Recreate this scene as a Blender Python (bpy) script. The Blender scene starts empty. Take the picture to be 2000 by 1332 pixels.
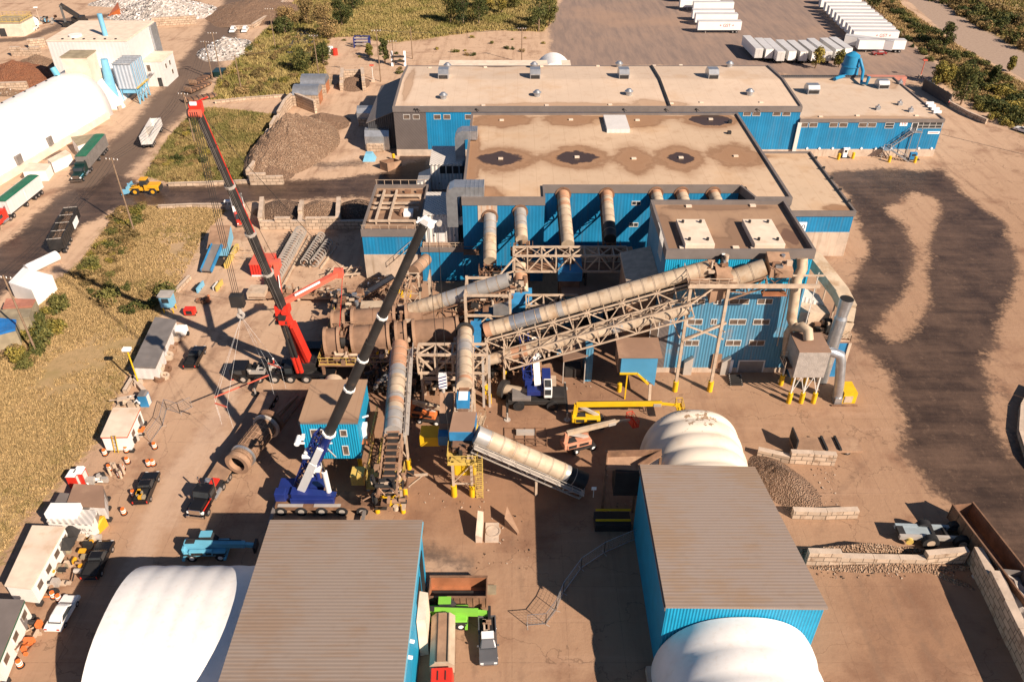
import bpy, math, random
import numpy as np
from mathutils import Vector, Matrix, Euler
R = math.radians
rnd = random.Random(7)
S = bpy.context.scene
# ------------------------------------------------------------------ camera
CAM_H = 78.0; PITCH = R(35.9); FPX = 1556.0
cam = bpy.data.cameras.new("camera"); camo = bpy.data.objects.new("camera", cam)
S.collection.objects.link(camo)
camo.location = (0, 0, CAM_H); camo.rotation_euler = (math.pi/2 - PITCH, 0, 0)
cam.sensor_width = 36; cam.lens = 36*FPX/2000; cam.clip_end = 6000; cam.clip_start = 1
S.camera = camo
S.render.resolution_x = 1024; S.render.resolution_y = 681
# ------------------------------------------------------------------ sky, sun, exposure
SUN_EL = R(34); SUN_AZ = R(-42)
sunv = Vector((math.cos(SUN_AZ)*math.cos(SUN_EL), math.sin(SUN_AZ)*math.cos(SUN_EL), math.sin(SUN_EL)))
W = bpy.data.worlds.new("World"); S.world = W; W.use_nodes = True
wn = W.node_tree.nodes; bg = wn["Background"]
sky = wn.new("ShaderNodeTexSky"); sky.sky_type = 'NISHITA'; sky.sun_disc = False
sky.sun_elevation = SUN_EL; sky.sun_rotation = math.atan2(sunv.x, sunv.y); sky.dust_density = 0.2; sky.air_density = 0.65
W.node_tree.links.new(sky.outputs[0], bg.inputs[0]); bg.inputs[1].default_value = 0.05
sl = bpy.data.lights.new("sun", 'SUN'); sl.energy = 5.0; sl.angle = R(0.5); sl.color = (1.0, 0.83, 0.66)
so = bpy.data.objects.new("sun", sl); S.collection.objects.link(so)
so.rotation_euler = (-sunv).to_track_quat('-Z', 'Y').to_euler(); so.location = (100, -90, 120)
S.view_settings.view_transform = 'Standard'; S.view_settings.look = 'None'
S.view_settings.exposure = 0.80; S.view_settings.gamma = 1
# ------------------------------------------------------------------ where things stand (survey from the picture)
_c, _s = math.cos(PITCH), math.sin(PITCH)
def at(px, py, z=0.0):
    u = (px-1000)/FPX; v = (666-py)/FPX
    t = (z-CAM_H)/(-_s+v*_c)
    return Vector((u*t, (_c+v*_s)*t, z))
def atY(px, py, Y):
    u = (px-1000)/FPX; v = (666-py)/FPX
    t = Y/(_c+v*_s)
    return Vector((u*t, Y, CAM_H+(-_s+v*_c)*t))
# ------------------------------------------------------------------ mesh builder
def perp(d):
    d = d.normalized(); a = Vector((0,0,1)) if abs(d.z) < .95 else Vector((0,1,0))
    x = a.cross(d).normalized(); return x, d.cross(x)
class MB:
    def __init__(s): s.v=[]; s.f=[]; s.mi=[]; s.sm=[]; s.ms=[]; s.X=None
    def add(s, vs, fs, m, smooth=False):
        if m not in s.ms: s.ms.append(m)
        k = s.ms.index(m); o = len(s.v)
        if s.X is not None: vs = [s.X @ Vector(v) for v in vs]
        s.v.extend([tuple(v) for v in vs])
        for f in fs: s.f.append(tuple(i+o for i in f)); s.mi.append(k); s.sm.append(smooth)
        return s
    def box(s, x0,y0,z0,x1,y1,z1, m):
        vs=[(x0,y0,z0),(x1,y0,z0),(x1,y1,z0),(x0,y1,z0),(x0,y0,z1),(x1,y0,z1),(x1,y1,z1),(x0,y1,z1)]
        return s.add(vs,[(0,3,2,1),(4,5,6,7),(0,1,5,4),(1,2,6,5),(2,3,7,6),(3,0,4,7)],m)
    def cbox(s, c, d, m): return s.box(c[0]-d[0]/2,c[1]-d[1]/2,c[2]-d[2]/2,c[0]+d[0]/2,c[1]+d[1]/2,c[2]+d[2]/2,m)
    def prism(s, pts, z0, z1, m, mt=None, cap=True):      # plan polygon; z may be lists
        n=len(pts); z0=z0 if isinstance(z0,(list,tuple)) else [z0]*n; z1=z1 if isinstance(z1,(list,tuple)) else [z1]*n
        a=sum(pts[i][0]*pts[(i+1)%n][1]-pts[(i+1)%n][0]*pts[i][1] for i in range(n))
        if a<0: pts=list(pts)[::-1]; z0=z0[::-1]; z1=z1[::-1]
        vs=[(p[0],p[1],z) for p,z in zip(pts,z0)]+[(p[0],p[1],z) for p,z in zip(pts,z1)]
        s.add(vs,[(i,(i+1)%n,n+(i+1)%n,n+i) for i in range(n)],m)
        if cap: s.add(vs,[tuple(range(n-1,-1,-1))],m); s.add(vs,[tuple(range(n,2*n))],mt or m)
        return s
    def ext(s, prof, axis, a0, a1, m, smooth=False):       # profile (u,v) extruded along x ('x': u=y,v=z) or y ('y': u=x,v=z)
        n=len(prof)
        f=(lambda a,p:(a,p[0],p[1])) if axis=='x' else (lambda a,p:(p[0],a,p[1]))
        vs=[f(a0,p) for p in prof]+[f(a1,p) for p in prof]
        s.add(vs,[(i,(i+1)%n,n+(i+1)%n,n+i) for i in range(n)],m,smooth)
        s.add(vs,[tuple(range(n-1,-1,-1)),tuple(range(n,2*n))],m); return s
    def bar(s, p, q, w, m, h=None):
        p=Vector(p); q=Vector(q); h=h or w; x,y=perp(q-p); x=x*w/2; y=y*h/2
        vs=[p-x-y,p+x-y,p+x+y,p-x+y,q-x-y,q+x-y,q+x+y,q-x+y]
        return s.add(vs,[(0,3,2,1),(4,5,6,7),(0,1,5,4),(1,2,6,5),(2,3,7,6),(3,0,4,7)],m)
    def tube(s, p, q, r, m, r2=None, n=14, caps=True):
        p=Vector(p); q=Vector(q); r2=r if r2 is None else r2; x,y=perp(q-p); vs=[]
        for c,rr in ((p,r),(q,r2)):
            for i in range(n):
                a=2*math.pi*i/n; vs.append(c+x*(rr*math.cos(a))+y*(rr*math.sin(a)))
        s.add(vs,[(i,(i+1)%n,n+(i+1)%n,n+i) for i in range(n)],m,True)
        if caps: s.add(vs,[tuple(range(n-1,-1,-1)),tuple(range(n,2*n))],m)
        return s
    def path(s, pts, r, m, n=12, caps=True):
        pts=[Vector(p) for p in pts]; rs=r if isinstance(r,(list,tuple)) else [r]*len(pts); vs=[]; x=None
        for k,p in enumerate(pts):
            d=((pts[min(k+1,len(pts)-1)]-p).normalized()+(p-pts[max(k-1,0)]).normalized())
            if d.length<1e-6: d=Vector((0,0,1))
            d.normalize()
            if x is None: x,y=perp(d)
            else:
                x=(x-d*x.dot(d)).normalized(); y=d.cross(x)
            for i in range(n):
                a=2*math.pi*i/n; vs.append(p+x*(rs[k]*math.cos(a))+y*(rs[k]*math.sin(a)))
        K=len(pts); fs=[(k*n+i,k*n+(i+1)%n,(k+1)*n+(i+1)%n,(k+1)*n+i) for k in range(K-1) for i in range(n)]
        s.add(vs,fs,m,True)
        if caps: s.add(vs,[tuple(range(n-1,-1,-1)),tuple(range((K-1)*n,K*n))],m)
        return s
    def ring(s, p, q, r, R2, m, n=20): # annulus thick ring between p and q (axis), outer R2 inner r
        p=Vector(p); q=Vector(q); x,y=perp(q-p); vs=[]
        for c,rr in ((p,r),(p,R2),(q,R2),(q,r)):
            for i in range(n):
                a=2*math.pi*i/n; vs.append(c+x*(rr*math.cos(a))+y*(rr*math.sin(a)))
        fs=[(k*n+i,k*n+(i+1)%n,((k+1)%4)*n+(i+1)%n,((k+1)%4)*n+i) for k in range(4) for i in range(n)]
        return s.add(vs,fs,m,False)
    def arch(s, axis, a0, a1, c, half, z0, hgt, m, n=18, segs=1, puff=0.0, ends=True, sq=1.0):  # barrel vault
        K=segs*6 if puff else 1; vs=[]
        for k in range(K+1):
            a=a0+(a1-a0)*k/K; b=puff*abs(math.sin(math.pi*k/6)) if puff else 0
            for i in range(n+1):
                t=math.pi*i/n; cx=math.cos(t); sx=math.sin(t)
                u=c-(half+b)*math.copysign(abs(cx)**sq,cx); z=z0+(hgt+b)*(sx**sq)
                vs.append((a,u,z) if axis=='x' else (u,a,z))
        N=n+1; fs=[(k*N+i,k*N+i+1,(k+1)*N+i+1,(k+1)*N+i) for k in range(K) for i in range(n)]
        s.add(vs,fs,m,True)
        if ends: s.add(vs,[tuple(range(N)),tuple(range(K*N,K*N+N))],m)
        return s
    def build(s, name, parent=None, bevel=0):
        me=bpy.data.meshes.new(name); o=ORG.get(parent.name,(0,0,0)) if parent else (0,0,0)
        if parent and any(o): vv=[(v[0]-o[0],v[1]-o[1],v[2]-o[2]) for v in s.v]
        else: vv=s.v
        me.from_pydata(vv,[],s.f)
        for m in s.ms: me.materials.append(m)
        me.polygons.foreach_set('material_index',s.mi); me.polygons.foreach_set('use_smooth',s.sm); me.update()
        ob=bpy.data.objects.new(name,me); S.collection.objects.link(ob)
        if parent: ob.parent=parent; ORG[ob.name]=o
        if bevel:
            b=ob.modifiers.new('bevel','BEVEL'); b.width=bevel; b.segments=2; b.limit_method='ANGLE'
        return ob
ORG={}
def tag(o,label=None,cat=None,group=None,kind=None):
    if label: o['label']=label
    if cat: o['category']=cat
    if group: o['group']=group
    if kind: o['kind']=kind
    return o
def thing(name,label,cat,loc=(0,0,0),group=None):
    o=bpy.data.objects.new(name,None); S.collection.objects.link(o); o.location=loc; o.empty_display_size=.3
    ORG[o.name]=tuple(loc); return tag(o,label,cat,group)
def place(o,p,rz=0,label=None,group=None):
    o.location=(p[0],p[1],p[2] if len(p)>2 else 0); o.rotation_euler=(0,0,rz)
    if label: o['label']=label
    if group: o['group']=group
    return o
def copy_tree(o,parent=None):
    c=o.copy(); S.collection.objects.link(c); c.parent=parent
    for ch in list(o.children): copy_tree(ch,c)
    return c
def box_part(name,parent,*a): return MB().box(*a).build(name,parent)
# ------------------------------------------------------------------ materials
def NT(name):
    m=bpy.data.materials.new(name); m.use_nodes=True; t=m.node_tree; b=t.nodes["Principled BSDF"]
    return m,t,b
def _n(t,ty,**k):
    n=t.nodes.new(ty)
    for a,v in k.items(): setattr(n,a,v)
    return n
def _math(t,op,a,b=None,c=None):
    n=_n(t,'ShaderNodeMath',operation=op)
    for i,v in enumerate((a,b,c)):
        if v is None: continue
        if isinstance(v,(int,float)): n.inputs[i].default_value=v
        else: t.links.new(v,n.inputs[i])
    return n.outputs[0]
def _mix(t,f,a,b,mode='MIX'):
    n=_n(t,'ShaderNodeMix',data_type='RGBA',blend_type=mode)
    for i,v in ((0,f),(6,a),(7,b)):
        if isinstance(v,(int,float)): n.inputs[i].default_value=v
        elif isinstance(v,tuple): n.inputs[i].default_value=(*v[:3],1)
        else: t.links.new(v,n.inputs[i])
    return n.outputs[2]
def _noise(t,vec,scale,detail=4,rough=.55):
    n=_n(t,'ShaderNodeTexNoise'); n.inputs['Scale'].default_value=scale; n.inputs['Detail'].default_value=detail
    n.inputs['Roughness'].default_value=rough
    if vec is not None: t.links.new(vec,n.inputs['Vector'])
    return n.outputs[0]
def _ramp(t,f,lo,hi):
    n=_n(t,'ShaderNodeMapRange',interpolation_type='SMOOTHSTEP'); t.links.new(f,n.inputs[0])
    n.inputs[1].default_value=lo; n.inputs[2].default_value=hi; return n.outputs[0]
def _hsv(c,v): return tuple(x*v for x in c)
def mat(name,col,rough=.7,metal=0.0,var=.18,scale=.6,dirt=None,corr=None,bump=0.0,spec=.4,panel=None,streak=None,bumpscale=6):
    """dirt=(colour, amount 0..1, scale); corr=((x,y,z) direction, period, strength); streak=(colour, amount): vertical runs"""
    m,t,b=NT(name); g=_n(t,'ShaderNodeNewGeometry'); P=g.outputs['Position']; tc=_n(t,'ShaderNodeTexCoord'); O=tc.outputs['Object']
    n=_noise(t,O,scale,5)
    c=_mix(t,_ramp(t,n,.3,.7),_hsv(col,1-var),_hsv(col,1+var))
    if panel:
        d=_n(t,'ShaderNodeVectorMath',operation='DOT_PRODUCT'); t.links.new(O,d.inputs[0]); d.inputs[1].default_value=panel[0]
        w=_n(t,'ShaderNodeTexWhiteNoise',noise_dimensions='1D'); t.links.new(_math(t,'FLOOR',_math(t,'DIVIDE',d.outputs['Value'],panel[1])),w.inputs['W'])
        c=_mix(t,1.0,c,_mix(t,w.outputs[0],(1-panel[2],)*3,(1,1,1)),'MULTIPLY')
    if streak:
        mp=_n(t,'ShaderNodeMapping'); t.links.new(O,mp.inputs[0]); mp.inputs['Scale'].default_value=(1.6,1.6,.09)
        ns=_noise(t,mp.outputs[0],1.0,4,.6)
        c=_mix(t,_math(t,'MULTIPLY',_ramp(t,ns,.5,.78),streak[1]),c,streak[0])
    if dirt:
        nd=_noise(t,O,dirt[2],8,.65)
        lo=.72-.45*dirt[1]
        c=_mix(t,_math(t,'MULTIPLY',_ramp(t,nd,lo,lo+.16),.85),c,dirt[0])
    h=None
    if corr:
        d=_n(t,'ShaderNodeVectorMath',operation='DOT_PRODUCT'); t.links.new(O,d.inputs[0]); d.inputs[1].default_value=corr[0]
        sn=_math(t,'SINE',_math(t,'MULTIPLY',d.outputs['Value'],2*math.pi/corr[1]))
        h=_math(t,'MULTIPLY_ADD',sn,.5,.5)
        c=_mix(t,_math(t,'MULTIPLY',_ramp(t,h,.35,.05),.45*corr[2]),c,_hsv(col,.35))
    if bump or corr:
        bp=_n(t,'ShaderNodeBump'); bp.inputs['Distance'].default_value=1.0
        if corr: t.links.new(_math(t,'MULTIPLY',h,corr[1]*.18*min(1,corr[2]*1.4)),bp.inputs['Height'])
        else: t.links.new(_math(t,'MULTIPLY',_noise(t,O,bumpscale,3),bump),bp.inputs['Height'])
        t.links.new(bp.outputs[0],b.inputs['Normal'])
    t.links.new(c,b.inputs['Base Color']); b.inputs['Roughness'].default_value=rough; b.inputs['Metallic'].default_value=metal
    b.inputs['Specular IOR Level'].default_value=spec
    return m
DUST=(.30,.185,.115)
M={}
X_=(1,0,0); Y_=(0,1,0); XY=(1,1,0)
M['blue']=mat('blue cladding',(.012,.205,.42),.5,var=.10,scale=.25,corr=(XY,.6,.14),panel=(XY,1.8,.14),streak=((.10,.15,.19),.38),dirt=((.16,.19,.21),.12,.3))
M['bluedusty']=mat('dusty blue cladding',(.07,.23,.37),.6,var=.12,scale=.2,corr=(XY,.45,.45),dirt=((.26,.22,.19),.35,.2),streak=(DUST,.4))
M['bluefine']=mat('bright blue ribbed cladding',(.012,.30,.52),.5,var=.08,corr=(XY,.32,.6),panel=(XY,1.0,.06))
M['blueflat']=mat('blue painted steel',(.03,.20,.42),.5,dirt=(DUST,.25,.5))
M['grey']=mat('grey cladding',(.125,.105,.10),.55,var=.06,corr=((1,0,.8),.7,.08))
M['fascia']=mat('grey fascia',(.17,.145,.135),.6,var=.08)
M['darkgrey']=mat('dark grey cladding',(.05,.052,.06),.5,corr=(XY,.5,.5))
M['conc']=mat('pale concrete',(.50,.40,.32),.85,var=.14,scale=.7,bump=.02,dirt=((.28,.2,.15),.28,.5))
M['concwall']=mat('stained concrete wall',(.48,.38,.30),.85,var=.15,scale=.4,streak=((.25,.17,.11),.7),bump=.02)
M['white']=mat('white paint',(.78,.75,.72),.5,var=.04,dirt=((.4,.32,.25),.14,.5))
M['whitecorr']=mat('white corrugated steel',(.66,.62,.58),.5,var=.06,corr=(XY,.75,1.0),dirt=(DUST,.12,.5))
M['whiteroof']=mat('white dusty roof',(.70,.58,.47),.7,var=.1,dirt=((.5,.36,.25),.35,.15))
M['tent']=mat('white fabric',(.78,.77,.76),.55,var=.04,dirt=((.55,.47,.38),.10,.4),streak=((.58,.50,.41),.3))
M['tentdirty']=mat('cream fabric',(.74,.66,.56),.6,var=.05,scale=.15,dirt=((.4,.29,.19),.22,.3))
def stained_fabric(name,base):
    m,t,b=NT(name); tc=_n(t,'ShaderNodeTexCoord'); O=tc.outputs['Object']; n=_noise(t,O,.3,5,.6); c=_mix(t,_ramp(t,n,.45,.75),base,(base[0]*.86,base[1]*.80,base[2]*.72)); d=_n(t,'ShaderNodeVectorMath',operation='DISTANCE'); t.links.new(O,d.inputs[0]); d.inputs[1].default_value=(.1,2.6,7.8)
    k=_math(t,'SUBTRACT',_noise(t,O,1.1,5,.7),_math(t,'MULTIPLY',d.outputs['Value'],.085)); c=_mix(t,_ramp(t,k,.36,.42),c,(.30,.20,.125)); t.links.new(c,b.inputs['Base Color']); b.inputs['Roughness'].default_value=.6; return m
M['tentstain']=stained_fabric('stained cream fabric',(.74,.66,.56))
M['palegrey']=mat('pale grey cladding',(.62,.60,.59),.55,var=.04,corr=(XY,1.0,.08))
M['galv']=mat('galvanised steel',(.48,.50,.53),.38,.75,var=.12,scale=1.2,dirt=(DUST,.10,.8))
M['steel']=mat('pale steel',(.50,.46,.42),.5,.3,var=.1,dirt=(DUST,.3,.7))
M['fadedorange']=mat('faded orange paint',(.55,.25,.16),.6,var=.12,dirt=(DUST,.25,.8))
M['dustyblue']=mat('dusty blue steel',(.30,.36,.40),.6,var=.12,dirt=(DUST,.35,.6))
M['truss']=mat('dusty cream steel',(.47,.365,.275),.65,var=.15,scale=1.0,dirt=(DUST,.3,.6))
M['tubecream']=mat('dusty cream tube',(.50,.40,.295),.65,.1,var=.14,scale=.5,dirt=((.36,.235,.14),.5,.28),streak=((.30,.19,.115),.3))
M['tubesilver']=mat('silver tube',(.45,.43,.41),.45,.4,var=.12,dirt=((.38,.26,.17),.32,.3))
M['tuberust']=mat('rust red tube',(.42,.23,.14),.7,var=.15,dirt=((.5,.36,.25),.3,.4))
M['rust']=mat('brown rusty steel',(.19,.105,.065),.8,var=.25,scale=.7,dirt=((.32,.19,.11),.4,.4),bump=.02)
M['rustlight']=mat('dusty brown steel',(.30,.185,.12),.85,var=.2,scale=.5,dirt=((.40,.26,.17),.4,.35),bump=.02)
M['rustred']=mat('orange rust',(.33,.13,.06),.8,var=.2,scale=.5,dirt=((.22,.1,.05),.4,.4))
M['brownroof']=mat('brown dusty roof',(.265,.165,.115),.8,var=.12,scale=.2,dirt=((.36,.235,.16),.4,.25))
M['drumbrown']=mat('brown drum steel',(.215,.13,.085),.85,var=.2,scale=.5,dirt=((.31,.195,.125),.4,.35),bump=.02)
M['dark']=mat('dark steel',(.035,.033,.033),.55,.2,var=.2,dirt=((.12,.085,.06),.25,.6))
M['black']=mat('black rubber',(.018,.018,.02),.75,var=.2,dirt=((.10,.075,.055),.25,1.5))
M['blackpaint']=mat('black car paint',(.012,.012,.014),.22,.1,var=.05,spec=.5)
M['hole']=mat('dark opening',(.01,.01,.011),.9,var=.1)
M['glass']=mat('dark window glass',(.035,.04,.045),.12,.0,var=.15,spec=.6)
M['winbrown']=mat('dusty window glass',(.13,.095,.075),.35,.0,var=.3,scale=1.5)
M['frame']=mat('white window frame',(.62,.60,.57),.5,var=.03)
M['yellow']=mat('yellow paint',(.68,.42,.012),.5,var=.08,dirt=(DUST,.15,.9))
M['yellowrail']=mat('dusty yellow paint',(.55,.39,.10),.55,var=.12,dirt=(DUST,.35,1.0))
M['loader']=mat('loader yellow',(.66,.33,.02),.5,var=.08,dirt=(DUST,.15,.9))
M['red']=mat('red paint',(.62,.035,.02),.4,var=.08,spec=.5)
M['redlight']=mat('pale red paint',(.58,.12,.075),.5,var=.08)
M['orange']=mat('orange paint',(.62,.17,.05),.5,var=.1)
M['orangecone']=mat('orange plastic',(.75,.16,.03),.5,var=.05)
M['navy']=mat('navy blue paint',(.014,.028,.16),.35,var=.1,spec=.5)
M['cyan']=mat('light blue paint',(.13,.40,.56),.45,var=.06)
M['lime']=mat('lime green paint',(.20,.50,.06),.45,var=.06)
M['green']=mat('green tarpaulin',(.02,.13,.075),.6,var=.15,bump=.05)
M['darkgreen']=mat('dark green paint',(.008,.03,.027),.3,var=.1)
M['cargrey']=mat('grey car paint',(.16,.16,.17),.3,.4,var=.08)
M['carwhite']=mat('white car paint',(.80,.79,.78),.3,var=.02,spec=.5)
M['carred']=mat('dark red car paint',(.22,.02,.02),.3,var=.05)
M['alu']=mat('aluminium',(.60,.60,.61),.35,.8,var=.08)
M['greytrailer']=mat('grey trailer paint',(.22,.20,.19),.5,.2,var=.12,dirt=(DUST,.25,.5))
M['wood']=mat('weathered pole wood',(.22,.15,.10),.85,var=.2,scale=2)
M['skin']=mat('skin',(.50,.30,.21),.6,var=.03)
M['chrome']=mat('chrome',(.7,.7,.7),.15,1.0,var=.03)
M['bluecont']=mat('blue tarpaulin',(.02,.16,.46),.5,var=.15)
M['skyblue']=mat('sky blue steel',(.17,.42,.60),.5,var=.08,dirt=((.45,.42,.4),.1,.5))
M['cyclone']=mat('bright blue steel',(.02,.22,.42),.45,var=.08)
M['salmon']=mat('salmon tarp',(.45,.19,.13),.7,var=.15)
M['khaki']=mat('khaki boards',(.30,.25,.17),.8,var=.2)
M['light']=mat('white plastic',(.85,.85,.85),.4,var=.01)
M['text']=mat('dark lettering',(.03,.03,.05),.6,var=.05)
M['redtext']=mat('red lettering',(.45,.03,.03),.6,var=.05)
# block walls: big precast blocks with dark joints
def blockmat(name,col,bw,bh,joint=.05):
    m,t,b=NT(name); tc=_n(t,'ShaderNodeTexCoord'); sp=_n(t,'ShaderNodeSeparateXYZ'); t.links.new(tc.outputs['Object'],sp.inputs[0])
    cb=_n(t,'ShaderNodeCombineXYZ'); t.links.new(_math(t,'ADD',sp.outputs[0],sp.outputs[1]),cb.inputs[0]); t.links.new(sp.outputs[2],cb.inputs[1])
    br=_n(t,'ShaderNodeTexBrick'); t.links.new(cb.outputs[0],br.inputs['Vector']); br.inputs['Scale'].default_value=1
    br.inputs['Brick Width'].default_value=bw; br.inputs['Row Height'].default_value=bh; br.inputs['Mortar Size'].default_value=joint
    br.inputs['Color1'].default_value=(*_hsv(col,.82),1); br.inputs['Color2'].default_value=(*_hsv(col,1.12),1); br.inputs['Mortar'].default_value=(*_hsv(col,.3),1)
    n=_noise(t,tc.outputs['Object'],.9,6,.65); c=_mix(t,_ramp(t,n,.5,.72),br.outputs[0],(.26,.17,.11))
    t.links.new(c,b.inputs['Base Color']); b.inputs['Roughness'].default_value=.9
    bp=_n(t,'ShaderNodeBump'); bp.inputs['Distance'].default_value=.05; t.links.new(br.outputs[1],bp.inputs['Height']); bp.invert=True; t.links.new(bp.outputs[0],b.inputs['Normal'])
    return m
M['block']=blockmat('precast concrete block',(.49,.375,.28),1.5,.75)
# ------------------------------------------------------------------ ground: one sheet, cut into plainly named regions
def poly(pts): return np.array([at(*p)[:2] for p in pts])
def sdist(P,poly):          # signed distance, positive inside
    n=len(poly); d=np.full(len(P),1e9); ins=np.zeros(len(P),bool)
    for i in range(n):
        a=poly[i]; b=poly[(i+1)%n]; e=b-a; w=P-a
        tt=np.clip((w@e)/max(e@e,1e-9),0,1); d=np.minimum(d,np.hypot(*(w-tt[:,None]*e).T))
        c=((a[1]>P[:,1])!=(b[1]>P[:,1]))&(P[:,0]<(b[0]-a[0])*(P[:,1]-a[1])/((b[1]-a[1]) if abs(b[1]-a[1])>1e-9 else 1e-9)+a[0])
        ins^=c
    return np.where(ins,d,-d)
def seg_d(P,pts,w):         # band of half-width w round a polyline, positive inside
    d=np.full(len(P),1e9)
    for a,b in zip(pts[:-1],pts[1:]):
        e=b-a; ww=P-a; tt=np.clip((ww@e)/max(e@e,1e-9),0,1); d=np.minimum(d,np.hypot(*(ww-tt[:,None]*e).T))
    return w-d
GRASS=[poly([(-120,1250),(0,1085),(60,1005),(130,925),(185,870),(235,760),(270,685),(320,600),(345,560),(375,505),(402,455),(440,412),(380,405),(310,404),(262,404),(232,418),(200,455),(150,522),(95,560),(60,605),(10,690),(-60,760),(-150,900)]),
 poly([(285,345),(330,270),(385,215),(420,212),(540,226),(520,270),(497,310),(488,352),(420,356),(335,358)]),
 poly([(415,195),(425,160),(470,110),(520,60),(565,22),(590,-20),(900,-25),(1090,-20),(1080,40),(1060,62),(950,60),(860,72),(760,85),(690,72),(640,75),(630,110),(640,165),(600,180),(500,190)]),
 poly([(1690,0),(1700,-25),(1745,-25),(1760,10),(1870,90),(2010,170),(2060,260),(2010,270),(1940,215),(1890,195),(1830,155),(1850,130),(1800,100),(1740,45)]),
 poly([(1800,-25),(2100,-25),(2300,150),(2050,130),(1900,45)]),
 ]
WET=[poly([(-60,640),(-60,520),(0,478),(60,430),(110,385),(135,372),(180,362),(215,335),(240,342),(270,358),(330,362),(430,361),(560,352),(640,350),(730,340),(840,305),(840,345),(735,385),(640,388),(520,392),(440,400),(310,403),(250,405),(215,417),(165,442),(100,508),(60,535),(0,580)]),
 poly([(1612,338),(1700,330),(1845,332),(1875,372),(1965,435),(1990,530),(1970,610),(1935,690),(1960,790),(2010,900),(2060,1060),(2060,1180),(1960,1105),(1890,1040),(1830,965),(1765,880),(1745,760),(1710,700),(1655,640),(1640,590),(1680,520),(1690,470),(1650,380)])]
DRYSTRIP=poly([(1742,408),(1760,390),(1790,380),(1822,386),(1832,400),(1816,450),(1802,520),(1806,590),(1790,625),(1745,664),(1722,640),(1735,615),(1780,580),(1792,500),(1772,440)])
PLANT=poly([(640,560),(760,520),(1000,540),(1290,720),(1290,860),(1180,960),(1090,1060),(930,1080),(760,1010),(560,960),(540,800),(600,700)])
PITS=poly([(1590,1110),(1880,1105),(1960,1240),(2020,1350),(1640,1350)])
LOT=poly([(1078,112),(1070,50),(1110,-25),(1690,-25),(1740,45),(1800,105),(1850,140),(1830,155),(1700,150),(1640,160),(1500,140),(1290,128),(1100,130)])
TRACK=poly([(1745,-25),(1795,-25),(1900,48),(2080,135),(2080,190),(2000,155),(1870,88)])
STREAKS=[([(215,335),(270,275),(325,210),(380,140),(425,75),(455,20),(470,-20)],4.2),([(330,215),(370,160),(400,120),(425,80)],5.5),([(180,360),(240,300),(300,240),(350,175),(410,90),(450,20)],5.0),([(225,305),(270,255),(330,195),(400,100)],2.0),([(190,330),(150,365)],2),([(420,130),(455,60),(500,10),(560,-20)],1.4),([(0,345),(40,318),(110,300)],1),([(120,40),(220,30),(330,18)],2),([(0,80),(60,75),(140,40)],2),
  ([(505,330),(600,322),(700,320)],.7),([(620,1000),(700,1050),(900,1100)],.4)]
xs=np.concatenate([np.arange(-900,-230,40),np.arange(-230,230.1,1.0),np.arange(240,900,40)])
ys=np.concatenate([np.arange(-120,20,20),np.arange(20,150,.8),np.arange(150,420,1.4),np.arange(430,2600,60)])
GX,GY=np.meshgrid(xs,ys); PT=np.stack([GX.ravel(),GY.ravel()],1)
dg=np.max([sdist(PT,p) for p in GRASS],0); dw=np.max([sdist(PT,p) for p in WET],0)
dw=np.minimum(dw,-sdist(PT,DRYSTRIP)-.6); dw=np.minimum(dw,-sdist(PT,poly([(1905,700),(1960,690),(1992,740),(1985,830),(2000,905),(1965,900),(1930,830)]))+1.2); dl=sdist(PT,LOT); dt=sdist(PT,TRACK)
PALE=[([(262,1120),(300,1010),(345,925),(390,870),(440,790),(470,700)],1.4),([(330,1020),(372,935),(430,850)],.9),([(700,1060),(780,1090),(900,1110)],1.0),([(640,330),(700,300),(720,230)],1.5)]
TYRE=[([(1635,1110),(1680,1200),(1722,1332),(1740,1400)],.45),([(1665,1108),(1722,1210),(1775,1335)],.45),([(1700,1106),(1790,1240),(1850,1340)],.4),([(1745,1120),(1830,1240),(1890,1340)],.4),([(1760,190),(1850,330),(1980,420)],.5),([(1900,280),(1960,300),(2010,310)],.4),([(1180,30),(1260,60),(1400,90)],.8),([(1120,70),(1300,95),(1450,100)],.8),([(830,1130),(900,1200),(930,1320)],.35),([(1000,1050),(1030,1200),(1020,1332)],.35),([(1690,900),(1640,960),(1600,1040)],.4),([(300,760),(380,690),(440,560)],.4),([(330,790),(410,700),(470,560)],.4)]
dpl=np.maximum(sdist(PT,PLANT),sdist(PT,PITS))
dp=np.max([seg_d(PT,np.array([at(*q)[:2] for q in l]),w) for l,w in PALE],0); dy=np.max([seg_d(PT,np.array([at(*q)[:2] for q in l]),w) for l,w in TYRE],0)
ds=np.max([seg_d(PT,np.array([at(*q)[:2] for q in l]),w) for l,w in STREAKS],0)
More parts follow.
